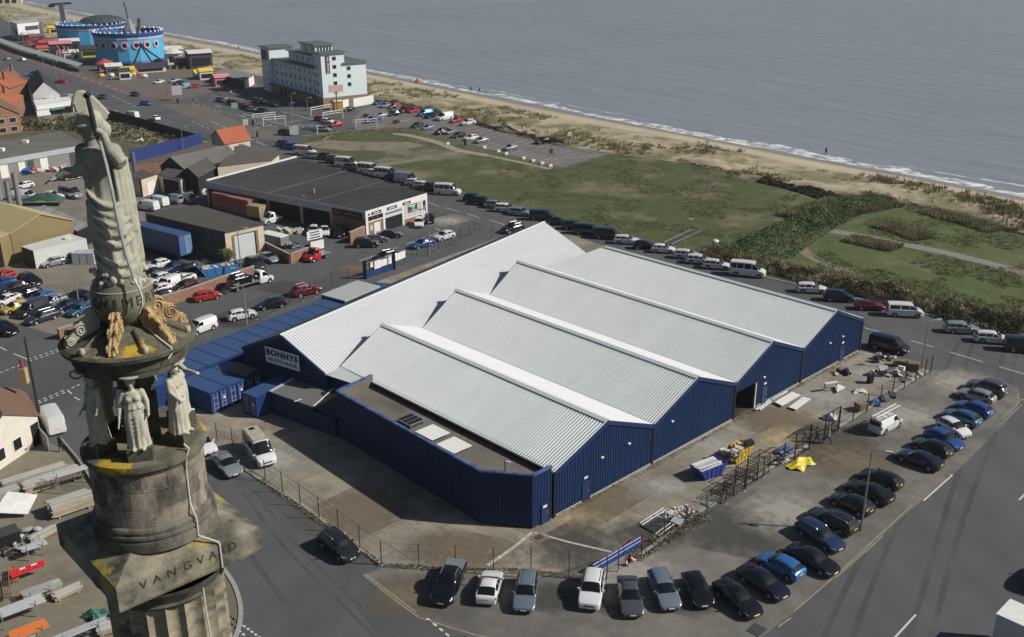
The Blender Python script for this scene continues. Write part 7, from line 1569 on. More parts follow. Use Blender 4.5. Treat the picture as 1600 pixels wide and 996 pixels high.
def stillage(label, px, rz, n=4, h=2.0):
    t = thing('steel_stillage', label, 'steel rack', site(*px), rz, 'rusty steel racks beside the skips')
    for x in (-1, 1):
        for y in (-.6, .6): MB().bar((x, y, 0), (x, y, h), .07).build('upright', FP, t)
    for k in range(n):
        z = .15+(h-.2)*k/(n-1)
        for y in (-.6, .6): MB().bar((-1, y, z), (1, y, z), .05).build('rail', RUSTD, t)
        for x in (-1, 1): MB().bar((x, -.6, z), (x, .6, z), .05).build('rail', FP, t)
    for x in (-.6, -.2, .2, .6):
        MB().bar((x, -.6, .1), (x, -.6, h), .035).build('mesh_bar', RUSTD, t); MB().bar((x, .6, .1), (x, .6, h), .035).build('mesh_bar', FP, t)
RUSTD = M('rusty_steel', (.06, .035, .022), (.03, .022, .018), 3, .8)
for lb, px, h in (('nearest the grey pallets', (1128, 778), 1.1), ('second from the pallets', (1148, 766), 1.6), ('third from the pallets', (1165, 754), 2.0), ('farthest from the pallets', (1184, 742), 2.3)): stillage('dark rusty steel rack in front of the skips, '+lb, px, va, h=h)
def pallet_stack(label, px, rz, n, mat, w=1.2):
    t = thing('pallet_stack', label, 'pallets', site(*px), rz)
    for k in range(n):
        for j in range(5): MB().box((0, -.45+j*.22, k*.14+.11), (w, .12, .025)).build('slat', mat, t)
        for x in (-.5, 0, .5): MB().box((x*w, 0, k*.14+.05), (.09, .95, .09)).build('bearer', mat, t)
    return t
WOOD = M('raw_timber', (.33, .25, .16), (.26, .2, .13), 3, .85); WOODG = M('grey_timber', (.3, .29, .27), (.22, .215, .2), 3, .9)
pallet_stack('grey pallets lying by the fence below the steel racks', (1112, 786), va, 2, WOODG, 2.0); pallet_stack('second grey pallets at the fence nearer the red cone', (1096, 793), va, 1, WOODG, 2.0)
pallet_stack('timber pallets stacked beside the blue sheet', (1345, 641), .4, 7, WOOD); pallet_stack('long timber crate stack at the top of the yard', (1410, 573), -.3, 6, WOOD, 2.2); pallet_stack('tall timber crate beside the fence corner', (1426, 579), -.3, 8, WOOD)
def slab(name, label, quad, z, th, mat, cat='panel', ribs=False):
    P = [site(*q, z) for q in quad]; o = sum(P, Vector())/len(P); t = thing(name, label, cat, (o.x, o.y, 0)); L_ = [(p.x-o.x, p.y-o.y) for p in P]
    MB().prism(L_, z, z+th).build('panel', mat, t)
    if ribs:
        for k in range(1, 6): f = k/6; a, b = Vector(L_[0]).lerp(Vector(L_[1]), f), Vector(L_[3]).lerp(Vector(L_[2]), f); MB().bar((*a, z+th+.01), (*b, z+th+.01), .06, .03).build('rib', mat, t)
    return t
SHEETW = M('white_cladding_sheet', (.66, .67, .66), (.6, .61, .6), 1, .5)
slab('cladding_sheet', 'large white sheet lying by the loading door', [(1210, 629), (1222, 635), (1251, 618), (1237, 613)], .25, .06, SHEETW, ribs=True); slab('cladding_sheet', 'narrower white sheet right of the large white sheet', [(1232, 637), (1244, 641), (1267, 624), (1254, 621)], .2, .06, SHEETW, ribs=True)
slab('cladding_sheet', 'small ribbed white sheet leaning by the trestle', [(1304, 604), (1308, 613), (1321, 606), (1310, 601)], .3, .05, SHEETW, ribs=True)
for lb, a, b in (('white plank along the wall beside the large sheet', (1206, 627), (1230, 614)), ('long white plank on the paving near the loading door', (1181, 643), (1203, 627)), ('second white plank parallel to the long one', (1187, 643), (1205, 629))):
    A, B = site(*a), site(*b); t = thing('plank', lb, 'plank', A); MB().bar((0, 0, .2), B-A+Vector((0, 0, .2)), .25, .06).build('board', SHEETW, t)
tt = thing('trestle', 'dark steel trestle carrying a white board', 'trestle', site(1297, 612)); 
for x in (-.7, .7):
    for s in (-.4, .4): MB().bar((x, s, 0), (x, 0, 1.1), .05).build('leg', FP, tt)
MB().bar((-.8, 0, .5), (.8, 0, .5), .05).build('crossbar', FP, tt); MB().box((0, 0, 1.15), (1.7, .4, .06), .3).build('board', SHEETW, tt)
def cloth(name, label, px, w, d, h, mat, seed, cat='sheet', rz=0):
    t = thing(name, label, cat, site(*px), rz); mb = MB(); n = 14; r_ = random.Random(seed); ph = [r_.uniform(0, 6) for _ in range(6)]
    for i in range(n):
        for j in range(n):
            u, v = i/(n-1)*2-1, j/(n-1)*2-1; e = max(0, 1-(u*u+v*v)*.55)
            mb.v.append((u*w/2*(1+.18*math.sin(3*v+ph[0])), v*d/2*(1+.2*math.sin(3.5*u+ph[1])), .04+h*e*(.55+.3*math.sin(4*u+ph[2])*math.cos(3*v+ph[3])+.25*math.sin(7*v+5*u+ph[4]))))
    mb.f = [[i*n+j, (i+1)*n+j, (i+1)*n+j+1, i*n+j+1] for i in range(n-1) for j in range(n-1)]; mb.m = [0]*len(mb.f); mb.build('folds', mat, t, True, 30); return t
cloth('plastic_sheet', 'crumpled bright yellow sheet on the forecourt by the gate', (1252, 727), 3.0, 1.7, .75, M('yellow_plastic', (.62, .52, .02), (.5, .42, .02), 3, .5), 1, rz=.75)
cloth('tarpaulin', 'crumpled navy blue tarpaulin by the gate leaf', (1226, 706), 2.4, 1.2, .9, M('blue_tarp', (.02, .035, .16), (.05, .08, .22), 2, .6), 2, rz=.8); cloth('rubbish_bag', 'black plastic sheeting below the navy tarpaulin', (1217, 724), 2.2, .9, .5, M('black_plastic', (.008, .008, .009), None, rough=.4), 3, rz=.4)
cloth('rubbish_bag', 'white builders bag by the second gate leaf', (1296, 655), 1.5, 1.2, .9, RUB[0], 4); cloth('rubbish_bag', 'white ribbed bag lying alone on the yard', (1342, 613), 1.5, .9, .6, RUB[0], 5, rz=.2); cloth('tarpaulin', 'bright blue sheet beside the timber pallets', (1365, 633), 1.5, 1.2, .9, M('sky_blue_sheet', (.05, .17, .42), None, rough=.6), 6); cloth('tarpaulin', 'dark red sheet behind the blue barrier board', (992, 851), 2.4, 1.2, .3, M('dark_red_sheet', (.22, .03, .035), None, rough=.7), 7, rz=.6)
scrap('dark broken furniture by the black people carrier', [RUB[2], RUB[4], RUB[3]], site(1378, 563), .3, 18, (1.3, .5, .7), (.2, .8)); scrap('white broken furniture beside the timber crates', [RUB[0], RUB[5], RUB[2]], site(1398, 585), .2, 20, (1.5, .7, .8), (.3, 1.0)); scrap('small dark scrap heap in the yard middle', [RUB[4], RUB[2], RUB[1]], site(1363, 588), .2, 12, (.8, .4, .6), (.2, .7)); scrap('dark scrap heap close to the gable wall', [RUB[4], RUB[4], RUB[1]], site(1316, 585), .4, 14, (.9, .5, .6), (.3, .8))
scrap('white broken rubble beside the glass pile', [RUB[0], RUB[5]], site(1055, 803), .5, 60, (1.9, .7, .25), (.06, .3))
scrap('planks and pale offcuts by the yard fence corner', [RUB[5], RUB[3]], site(1425, 592), .5, 16, (1.6, .4, .25), (.2, .7)); scrap('dark steel offcuts inside the yard fence', [RUB[4], RUB[2]], site(1385, 624), .6, 16, (1.4, .4, .4), (.2, .9))
gp_ = slab('glass_sheets', 'dark glass sheets lying in a pale frame by the fence', [(1001, 822), (1027, 836), (1062, 809), (1037, 798)], .1, .05, M('dark_glass_sheet', (.02, .03, .028), (.06, .07, .06), .8, .12), cat='glass')
for a, b in (((1000, 821), (1037, 798)), ((1003, 824), (1040, 801)), ((1024, 838), (1058, 814)), ((1029, 841), (1060, 818))):
    A, B = site(*a)-gp_.location, site(*b)-gp_.location; MB().bar((A.x, A.y, .25), (B.x, B.y, .3), .07).build('frame_bar', WPAINT, gp_)
slab('board', 'grey board lying across the glass sheets', [(1047, 815), (1063, 822), (1069, 812), (1054, 807)], .35, .05, RUB[3], cat='board')
bb = thing('barrier_board', 'long blue barrier board leaning along the fence end', 'barrier', site(926, 897)); b2 = site(1000, 853)-site(926, 897)
MB().bar(Vector((0, 0, .5)), b2+Vector((0, 0, .5)), .12, .95).build('board', M('barrier_blue', (.015, .035, .2), (.03, .06, .26), 1.5, .5), bb); MB().bar(Vector((0, -.08, .95)), b2+Vector((0, -.08, .95)), .07).build('top_rail', M('rail_pale_blue', (.35, .42, .5), None), bb); MB().bar(Vector((.05, -.1, .6)), b2+Vector((.05, -.1, .6)), .06).build('mid_rail', bpy.data.materials['rail_pale_blue'], bb)
CONE = M('cone_red', (.55, .05, .04), None, rough=.5)
def cone(label, px, tilt=None):
    t = thing('traffic_cone', label, 'traffic cone', site(*px)); M_ = Matrix.Rotation(tilt[0], 4, tilt[1]) if tilt else Matrix.Identity(4); o = Matrix.Translation((0, 0, .12 if tilt else 0))
    MB().lathe([(.17, .04), (.03, .75), (.001, .76)], 12).xf(o @ M_).build('cone_body', CONE, t, True); MB().lathe([(.125, .26), (.08, .5)], 12).xf(o @ M_ @ Matrix.Scale(1.05, 4)).build('white_band', WPAINT, t); MB().box((0, 0, .03), (.42, .42, .05)).xf(o @ M_).build('base', TRIM, t)
cone('upright red and white cone by the fence', (1076, 801)); cone('upright red cone under the blue barrier board', (978, 884)); cone('fallen red cone pointing right of the upright cone', (984, 878), (1.4, 'Y')); cone('red cone lying beside the fallen one', (986, 873), (1.3, 'X'))
wb = thing('wheelie_bin', 'black wheelie bin standing alone in the yard', 'bin', site(1359, 599), .3); MB().add([(-.25, -.25, .05), (.25, -.25, .05), (.25, .25, .05), (-.25, .25, .05), (-.3, -.34, 1.0), (.3, -.34, 1.0), (.3, .34, 1.0), (-.3, .34, 1.0)], [(3, 2, 1, 0), (4, 5, 6, 7), (0, 1, 5, 4), (1, 2, 6, 5), (2, 3, 7, 6), (3, 0, 4, 7)]).build('body', TRIM, wb); MB().box((0, 0, 1.05), (.64, .74, .08)).build('lid', TRIM, wb)
for s in (-.25, .25): MB().lathe([(.01, -.04), (.1, -.04), (.1, .04), (.01, .04)], 10).xf(Matrix.Translation((s, .3, .1)) @ Matrix.Rotation(PI/2, 4, 'Y')).build('wheel', TYRE, wb)
for lb, px in (('brick rimmed manhole in the yard paving', (842, 841)), ('dark manhole cover on the forecourt', (1182, 985))):
    t = thing('manhole', lb, 'manhole', site(*px), .8); MB().box((0, 0, .03), (1.3, 1.1, .05)).build('rim', BRICK if 'brick' in lb else GUT, t); MB().box((0, 0, .06), (.8, .7, .03)).build('cover', GUT, t)
# ------------------------------------------------------------------ street furniture
def lamp(label, px, h, arm=None, mat=STEEL, r=.08, head_=True):
    t = thing('street_lamp' if head_ else 'pole', label, 'street lamp' if head_ else 'pole', site(*px)); MB().tube([(0, 0, 0), (0, 0, 1.4), (0, 0, h)], [r*1.5, r*1.3, r*.8], 8).build('column', mat, t)
    if head_:
        d = Vector(arm or (1, 0, 0)); MB().tube([(0, 0, h-.02), d*.5+Vector((0, 0, h+.12)), d*1.1+Vector((0, 0, h+.14))], r*.6, 6).build('bracket', mat, t); p = d*1.35+Vector((0, 0, h+.12)); MB().box(p, (.7, .28, .14), math.atan2(d.y, d.x)).build('lantern', FASC, t)
    return t
lamp('grey lamp post leaning over the black cars on the forecourt', (1345, 830), 8.2, (1, -.3, 0)); lamp('grey lamp post at the yard corner by the road', (1440, 576), 6.3, (1, .2, 0)); lamp('lamp post by the road beside the blue saloon', (671, 399), 7.8, (-1, .2, 0)); lamp('lamp post outside the white workshop door', (378, 430), 7.6, (1, 0, 0))
lamp('lamp post with cross head beside the white hatchback', (386, 508), 5.6, (-.8, .3, 0)); lamp('lamp post in the packed works yard', (124, 478), 5.5, (-1, .3, 0)); lamp('tall black telegraph pole beside the tiled cottage', (62, 652), 9.8, mat=M('creosote_pole', (.02, .018, .016), None), r=.12, head_=False)
for k, (px, h, lb) in enumerate(((( 401, 226), 7, 'lamp post beside the red roofed kiosk'), ((287, 236), 6, 'lamp post behind the blue hoarding'), ((457, 178), 6, 'lamp post in the hotel shade'), ((481, 180), 5, 'lamp post at the hotel end wall'), ((455, 195), 6, 'lamp post in the middle of the hotel car park'), ((657, 202), 6, 'lamp post beside the verge row of cars'), ((803, 238), 6, 'lamp post beside the lone silver hatchback'), ((708, 226), 5, 'lamp post on the grass verge'), ((633, 160), 5, 'thin post at the dune edge'), ((70, 112), 8, 'lamp post on the seafront pavement'), ((88, 124), 8, 'second lamp post on the seafront pavement'), ((175, 130), 8, 'lamp post on the seafront forecourt'), ((1068, 388), 5, 'thin pole by the ground grating'))): lamp(lb, px, h, (.8, .2, 0), r=.07)
def goal(label, a, b, h=2.6):
    A, B = site(*a), site(*b); d = B-A; t = thing('height_barrier', label, 'height barrier', A)
    for q in (0, 1): MB().bar(d*q, d*q+Vector((0, 0, h)), .28).build('post', WPAINT, t)
    for z in (h-.1, h-.75):
        n = 12
        for k in range(n): MB().bar(d*(k/n)+Vector((0, 0, z)), d*((k+.96)/n)+Vector((0, 0, z)), .16).build('bar_segment', WPAINT if k % 2 == 0 or z > h-.3 else FASC, t)
    return t
goal('white height barrier nearest the seafront road', (395.5, 193), (430, 189)); goal('white height barrier right of the first one', (411.6, 198), (446, 195)); goal('white height barrier beside the notice board', (460.5, 211), (496, 211)); goal('white height barrier near the hotel corner', (486, 182), (517.6, 176)); goal('white height barrier over the blue pickup', (556, 202), (589, 199.6)); goal('white height barrier by the black coupe', (505, 190), (536, 185))
board('notice_board', 'blank white notice board on two posts at the kerb row end', (461, 226), .1, 2.2, 2.2, 3.6, WPAINT)
board('road_sign', 'pale turquoise sign in the hotel car park', (368, 181), .2, 1.8, 1.6, 3.0, M('sign_turquoise', (.25, .5, .45), None)); board('road_sign', 'pair of small white signs on a post by the kiosk', (385, 205), .2, 1.4, 1.6, 2.4, WPAINT); board('road_sign', 'small dark blue sign in the lower beach car park', (861, 259), .1, .8, 1.2, 3.4, M('sign_slate', (.05, .1, .13), None)); board('road_sign', 'white framed banner sign at the forecourt edge', (278, 157), .5, 3.2, 3, 3.2, M('sign_offwhite', (.4, .38, .36), None)); board('notice_board', 'small white board at the dune hedge end', (890, 219), .2, 1, 1.1, 1.6, WPAINT)
for k, (px, lb) in enumerate(((( 371, 232), 'black bin on the verge footpath'), ((396, 196), 'black litter bin by the barrier'), ((402, 215), 'black post box beside the kiosk'), ((278, 162), 'dark pillar on the plaza'), ((727, 228), 'black bin beside the verge row'))):
    t = thing('litter_bin', lb, 'bin', site(*px)); MB().lathe([(.28, 0), (.32, 1.5), (.2, 1.7), (.01, 1.7)], 10).build('body', TRIM, t); MB().lathe([(.34, 1.2), (.34, 1.3)], 10).build('rim', GUT, t)
for i in range(16):
    px = (302+i*8.4+(0 if i < 9 else 2), 165.5+i*2.5); t = thing('cycle_rack', ORD[i]+' galvanised hoop from the left in the plaza row', 'cycle rack', site(*px), .5, 'galvanised hoops along the plaza'); MB().tube([(-.4, 0, 0), (-.4, 0, .8), (-.25, 0, .95), (.25, 0, .95), (.4, 0, .8), (.4, 0, 0)], .05, 6).build('hoop', FASC, t)
for i, px in enumerate(((757, 232), (779, 238), (791, 242), (818, 249), (833, 253), (847, 257), (860, 261), (700, 226))):
    t = thing('verge_marker', ORD[i]+' white marker block listed along the grass verge line', 'marker block', site(*px), .3, 'white blocks along the grass verge'); MB().box((0, 0, .3), (.9, .5, .55), .2).build('block', WPAINT, t)
gg = thing('ground_grating', 'two pale rails with dark grating on the field edge', 'grating'); 
for a, b in (((1037, 381), (1080, 361)), ((1049, 384), (1094, 363))): MB().bar(site(*a)+Vector((0, 0, .25)), site(*b)+Vector((0, 0, .25)), .14).build('rail', STEEL, gg)
MB().prism([tuple(site(*q).xy) for q in ((1038, 381), (1048, 384), (1092, 363), (1081, 361))], .03, .1).build('grating', GUT, gg)
tk = thing('water_tank', 'white plastic tank standing at the bramble edge', 'tank', site(1117, 387)); MB().lathe([(.01, 0), (.62, .02), (.65, .3), (.65, 1.1), (.45, 1.35), (.2, 1.4), (.2, 1.5), (.01, 1.5)], 14).build('body', WPAINT, tk, True, 40)
for z in (.4, .75): MB().lathe([(.66, z), (.68, z+.04), (.66, z+.08)], 14).build('rib', FASC, tk)
tn = thing('beach_tent', 'small red tent on the dunes edge', 'tent', site(652, 128)); MB().lathe([(1.0, 0), (.7, .6), (.02, 1.3)], 6).build('canopy', M('tent_red', (.5, .04, .05), None), tn); MB().bar((0, 0, 0), (0, 0, 1.4), .06).build('pole', STEEL, tn)
# seagull
gu = thing('seagull', 'white gull flying over the scrub lot beside the statue head', 'gull', Vector(onray(219.5, 220, 95))); MB_g = MB()
MB_g.tube([(-.28, 0, 0), (-.1, 0, .01), (.12, 0, .02), (.27, 0, .03), (.36, 0, .02)], [.02, .1, .11, .07, .015], 10).build('body', WPAINT, gu, True)
for s in (-1, 1): MB().add([(.12, s*.05, .04), (-.1, s*.05, .04), (-.06, s*.4, .2), (.14, s*.36, .2), (-.14, s*.8, .12), (0, s*.72, .13)], [(0, 1, 2, 3)[::s], (3, 2, 4, 5)[::s]]).build('wing', M('wing_white%d' % (s+1), (.65, .65, .65), None), gu)
# ------------------------------------------------------------------ people
CL = {k: M('cloth_'+k, c, None, rough=.9) for k, c in dict(black=(.012, .012, .014), navy=(.015, .02, .04), grey=(.22, .22, .23), white=(.55, .55, .53), green=(.03, .06, .045), red=(.35, .03, .03), skin=(.38, .24, .17), hair=(.03, .02, .015)).items()}
def person(label, px, rz, top, legs, stride=.25, group=None, lean=0.0, vox=.028):
    mb = MB(); s = stride
    for q, ph in ((-1, 1), (1, -1)):
        mb.tube([(0, q*.09, .92), (s*ph*.55, q*.10, .50), (s*ph-(.14 if ph < 0 else 0), q*.10, .1 if ph > 0 else .14)], [.1, .072, .05], 9); fx = s*ph-(.14 if ph < 0 else 0); mb.tube([(fx-.05, q*.1, .06), (fx+.17, q*.1, .045)], [.055, .04], 8)
        mb.tube([(.02, q*.2, 1.42), (-s*ph*.35, q*.26, 1.15), (-s*ph*.4+.14, q*.24, .93)], [.062, .05, .038], 8); hand(mb, (-s*ph*.4+.14, q*.24, .93), (.5, 0, -.8), (0, q, 0), .55)
    for z, rx, ry in ((.95, .13, .175), (1.1, .115, .155), (1.3, .125, .185), (1.42, .1, .19)): ell(mb, (.01+lean*(z-.9), 0, z), (rx, ry, .15), None, 10)
    mb.tube([(lean*.5, 0, 1.45), (lean*.55+.02, 0, 1.58)], [.07, .055], 8); head(mb, (lean*.6+.03, 0, 1.66), .235, (1, 0, -.15))
    me = fuse(mb, vox, 2, .4); me.materials.clear()
    for m in (CL[legs], CL[top], CL['skin'], CL['hair'], TRIM): me.materials.append(m)
    for pl in me.polygons:
        c = pl.center; pl.material_index = 4 if c.z < .1 else 0 if c.z < .92 else (2 if c.z > 1.53 else 1)
        if c.z > 1.53 and (c.z > 1.73 or c.x < lean*.6+.02): pl.material_index = 3
        if abs(c.y) > .19 and c.z < .95 and c.z > .6: pl.material_index = 2
    p = site(*px); o = link('person', me, None, (p.x, p.y, .03), (0, 0, rz)); o.scale = (1.06,)*3; return tag(o, label, 'person', group)
person('person in dark green jacket and black trousers walking by the gate', (1276, 692), 2.4, 'green', 'black', .3, lean=.12); person('person in grey top and black trousers striding by the gate', (1293, 693.5), -.2, 'grey', 'black', .36)
person('person in dark clothes standing on the road behind the white van', (96, 706), 1.2, 'navy', 'navy', .08); person('dark figure walking the sand, left of two on the beach', (736, 144), 1.0, 'black', 'black', .2, vox=.05); person('dark figure with a dog shape beside, right of two on the beach', (749, 145), 1.0, 'black', 'navy', .2, vox=.05); person('lone dark figure at the water edge far right', (1290, 243), 1.0, 'black', 'black', .2, vox=.05); person('dark figure on the beach behind the amusements', (372, 78), 1.0, 'black', 'black', .2, vox=.06)
for k, (px, tp, lb) in enumerate((((343, 151), 'white', 'person in white by the hotel shade, left of two'), ((361, 150), 'white', 'person in pale clothes by the hotel shade, right of two'), ((262, 150), 'red', 'person crossing the red pavement'), ((302, 163), 'black', 'person in black on the plaza, left of a pair'), ((306, 164), 'grey', 'person in grey on the plaza, right of a pair'))): person(lb, px, 1+k, tp, 'black', .2, vox=.06)
# ------------------------------------------------------------------ scaffold yard at the lower left
PLK = [M('scaffold_board%d' % i, c, c2, 2.5, .85, stretch=(.2, 1, 1)) for i, (c, c2) in enumerate((((.40, .40, .37), (.30, .30, .28)), ((.48, .46, .40), (.36, .34, .29)), ((.33, .34, .33), (.24, .25, .24)), ((.40, .31, .21), (.3, .23, .16))))]
def board_stack(label, px, rz, nl, nb, ln, z0=.3):
    t = thing('board_stack', label, 'stack of boards', site(*px), rz); q = random.Random(nl*7+nb)
    for l in range(nl):
        for b_ in range(nb): MB().box((q.uniform(-.15, .15), (b_-(nb-1)/2)*.235+q.uniform(-.01, .01), z0+l*.075), (ln*q.uniform(.93, 1.02), .222, .06), q.uniform(-.012, .012)).build('board', PLK[3] if l < nl-1 and b_ in (0, nb-1) and q.random() < .8 else q.choice(PLK[:3]), t)
    for x in (-ln*.35, ln*.35): MB().box((x, 0, z0/2-.02), (.15, nb*.24, z0-.06)).build('bearer', WOODG, t)
    return t
a1 = heading(site(82, 797), site(149, 775))
board_stack('deep stack of scaffold boards with raw timber edge nearest the column', (112, 797), a1, 14, 8, 3.9); board_stack('long pale board stack behind the deep stack', (82, 757), a1+.05, 10, 8, 5.4); board_stack('loose white boards beyond the long pale stack', (55, 747), a1, 5, 5, 6.0); board_stack('low stack of boards below the cottage wall', (12, 712), a1-.1, 4, 4, 4.2)
wsb = thing('plastic_sheet', 'white sheet draped over boards in the scaffold yard', 'sheet', site(28, 803)); MB().add([(-1.6, -1.2, .9), (1.3, -.7, .4), (1.5, 1.3, 1.3), (-1.2, 1.2, 1.7), (-1.6, -1.2, .85), (1.3, -.7, .35), (1.5, 1.3, 1.25), (-1.2, 1.2, 1.65)], [(0, 1, 2, 3), (7, 6, 5, 4), (0, 4, 5, 1), (1, 5, 6, 2)]).build('sheet', WPAINT, wsb)
def tubes(label, px, rz, n, ln, z, mat, wd=1.2):
    t = thing('tube_bundle', label, 'scaffold tubes', site(*px), rz); q = random.Random(n)
    for k in range(n): MB().tube([(-ln/2*q.uniform(.9, 1), -wd/2+wd*(k % 8)/7, z+.06*(k//8)), (ln/2*q.uniform(.9, 1), -wd/2+wd*(k % 8)/7, z+.06*(k//8))], .028, 6).build('tube', mat, t)
    for x in (-ln*.3, ln*.3):
        for y in (-wd/2-.08, wd/2+.08): MB().bar((x, y, 0), (x, y, z+.5), .07).build('rack_post', STEEL, t)
        MB().bar((x, -wd/2-.08, z-.06), (x, wd/2+.08, z-.06), .06).build('rack_rail', STEEL, t)
    return t
ALU = M('aluminium_tube', (.5, .52, .53), None, rough=.35, metal=.5); ORG = M('orange_tube', (.55, .15, .03), None, rough=.5)
tubes('silver scaffold tubes on a rack at the lower left edge', (30, 968), a1, 24, 4.2, 1.1, ALU); tubes('orange scaffold tubes on the rack below silver ones', (48, 1000), a1, 24, 2.8, .9, ORG); tubes('pale scaffold tubes under the red barrier', (62, 935), a1, 16, 2.6, .8, STEEL); tubes('dark scaffold tubes against the left edge', (4, 930), a1+1.4, 16, 3.0, .6, M('rust_tube', (.2, .07, .035), None)); tubes('long white scaffold rails beside the column base', (128, 1008), a1, 10, 4.4, 1.4, ALU, .8)
board_stack('mixed timber stack under the red barrier', (72, 928), a1, 6, 5, 2.4); board_stack('grey boards stacked in the corner below the orange tubes', (20, 1020), a1, 6, 6, 3.4)
rb_ = thing('plastic_barrier', 'bright red plastic road barrier lying on the timber stack', 'barrier', site(44, 893, .9), a1); RBM = M('barrier_red', (.62, .03, .035), None, rough=.45)
for k in range(6): MB().box((-1.25+.5*k, 0, .25), (.12, .18, .5)).build('upright', RBM, rb_)
for z in (.04, .28, .5): MB().box((0, 0, z), (2.7, .2, .11)).build('rail', RBM, rb_)
for x in (-.4, .5): MB().box((x, -.11, .52), (.45, .03, .14)).build('white_panel', WPAINT, rb_)
cloth('tarpaulin', 'dark green tarpaulin bundled beside the column', (152, 965), 1.3, 2.2, .9, M('tarp_deep_green', (.02, .10, .075), (.03, .13, .095), 4, .6), 12, rz=1.2)
gs = thing('sack_pile', 'grey sacks heaped beside the board stacks', 'sacks', site(42, 835)); 
for k in range(9): o = MB(); ell(o, (rr.uniform(-.9, .9), rr.uniform(-.6, .6), .2+.2*(k//4)), (.5, .35, .2), Matrix.Rotation(rr.uniform(0, 3), 3, 'Z'), 8); o.build('sack', RUB[3] if k % 2 else WOODG, gs, True)
dk_ = thing('dark_crate', 'dark crate with rounded lid at the left edge of the yard', 'crate', site(14, 848), a1); MB().box((0, 0, .6), (1.8, 1.4, 1.2)).build('body', TRIM, dk_); MB().box((0, 0, 1.24), (1.86, 1.46, .1)).build('lid', GUT, dk_)
for lb, pts, h, mt in (('grey wooden fence panel beside the white van', [(62, 688), (78, 706)], 1.8, WOODG), ('low timber kerb wall along the scaffold yard', [(97, 690), (122, 720), (150, 764)], .35, KERB)): wall('yard_fence', lb, pts, h, mt, .15, False)

for lb, px, nl, nb, ln, r_ in (('grey board stack under the white draped sheet', (14, 775), 8, 6, 3.2, 0), ('weathered board bundle right of the sacks', (70, 838), 4, 5, 2.6, .3), ('timber bundle between tubes and tarpaulin', (105, 930), 5, 4, 2.2, .1), ('short board stack at the column foot', (175, 985), 5, 5, 2.0, -.2)): board_stack(lb, px, a1+r_, nl, nb, ln, .2)
tubes('long silver tubes lying on low rack by the kerb wall', (118, 760), a1-.02, 10, 5.4, 1.75, ALU, .9); tubes('red and rusty tubes near the red barrier', (22, 905), a1+1.3, 12, 2.4, .5, ORG, .7); tubes('grey scaffold tubes at the bottom left corner', (70, 1022), a1, 20, 3.8, .7, STEEL); tubes('upright rack of pale tubes near the dark crate', (55, 868), a1, 14, 2.2, 1.0, ALU, 1.0)
scrap('dark couplers and fittings scattered by the sacks', [RUB[2], RUB[4], RUB[3]], site(30, 862), .3, 26, (1.2, .9, .5), (.15, .5)); scrap('mixed boxes and bins along the grey workshop front', [RUB[0], M('box_blue', (.03, .1, .35), None), M('box_red', (.3, .04, .03), None), RUB[1], RUB[5]], site(70, 270), .25, 34, (9, 1.2, .9), (.5, 1.6)); scrap('brown tyres and drums heaped beside the blue trailer', [RUB[4], M('drum_brown', (.13, .07, .035), None)], site(322, 426), .5, 16, (1.6, .9, 1.1), (.5, 1.2)); scrap('pale pallets and scrap by the garage bays', [RUB[5], RUB[3], RUB[1]], site(455, 365), .4, 20, (2.2, 1.0, 1.0), (.4, 1.3)); scrap('motorbikes and parts behind the brick wall', [RUB[4], RUB[2], RUB[3]], site(466, 386), .5, 24, (2.4, .8, .8), (.3, .9)); scrap('gas bottles and posts along the open shed', [RUB[3], RUB[0], RUB[4]], site(300, 305), .2, 22, (2.6, 1, 1.1), (.3, .9))
tkr = thing('tanker_trailer', 'white ribbed trailer parked behind the brick wall', 'trailer', site(430, 384), -.62); MB().box((0, 0, 1.3), (5.2, 1.9, 1.5)).build('body', M('trailer_grey', (.16, .165, .17), None), tkr); MB().box((0, 0, 2.1), (5.3, 2.0, .12)).build('roof', WPAINT, tkr)
for x in (-1.2, 1.2): MB().lathe([(.01, -.9), (.4, -.9), (.4, .9), (.01, .9)], 10).xf(Matrix.Translation((x, 0, .4)) @ Matrix.Rotation(PI/2, 4, 'X')).build('wheel', TYRE, tkr)
# ------------------------------------------------------------------ vegetation (countless blades and leaves: stuff)
rng = np.random.default_rng(11)
def in_poly(P, x, y):
    c = False; j = len(P)-1
    for i in range(len(P)):
        if (P[i][1] > y) != (P[j][1] > y) and x < (P[j][0]-P[i][0])*(y-P[i][1])/(P[j][1]-P[i][1])+P[i][0]: c = not c
        j = i
    return c
def tri_mesh(name, V, mat, kind='stuff', smooth=False, parent=None, mi=None):
    n = len(V)//3; me = bpy.data.meshes.new(name); me.vertices.add(3*n); me.vertices.foreach_set('co', np.asarray(V, dtype=np.float32).ravel())
    me.loops.add(3*n); me.loops.foreach_set('vertex_index', np.arange(3*n, dtype=np.int32)); me.polygons.add(n); me.polygons.foreach_set('loop_start', np.arange(0, 3*n, 3, dtype=np.int32))
    for m in (mat if isinstance(mat, (list, tuple)) else [mat]): me.materials.append(m)
    if mi is not None: me.polygons.foreach_set('material_index', mi.astype(np.int32))
    me.update(calc_edges=True); me.validate(); o = link(name, me, parent)
    if kind: o['kind'] = kind
    return o
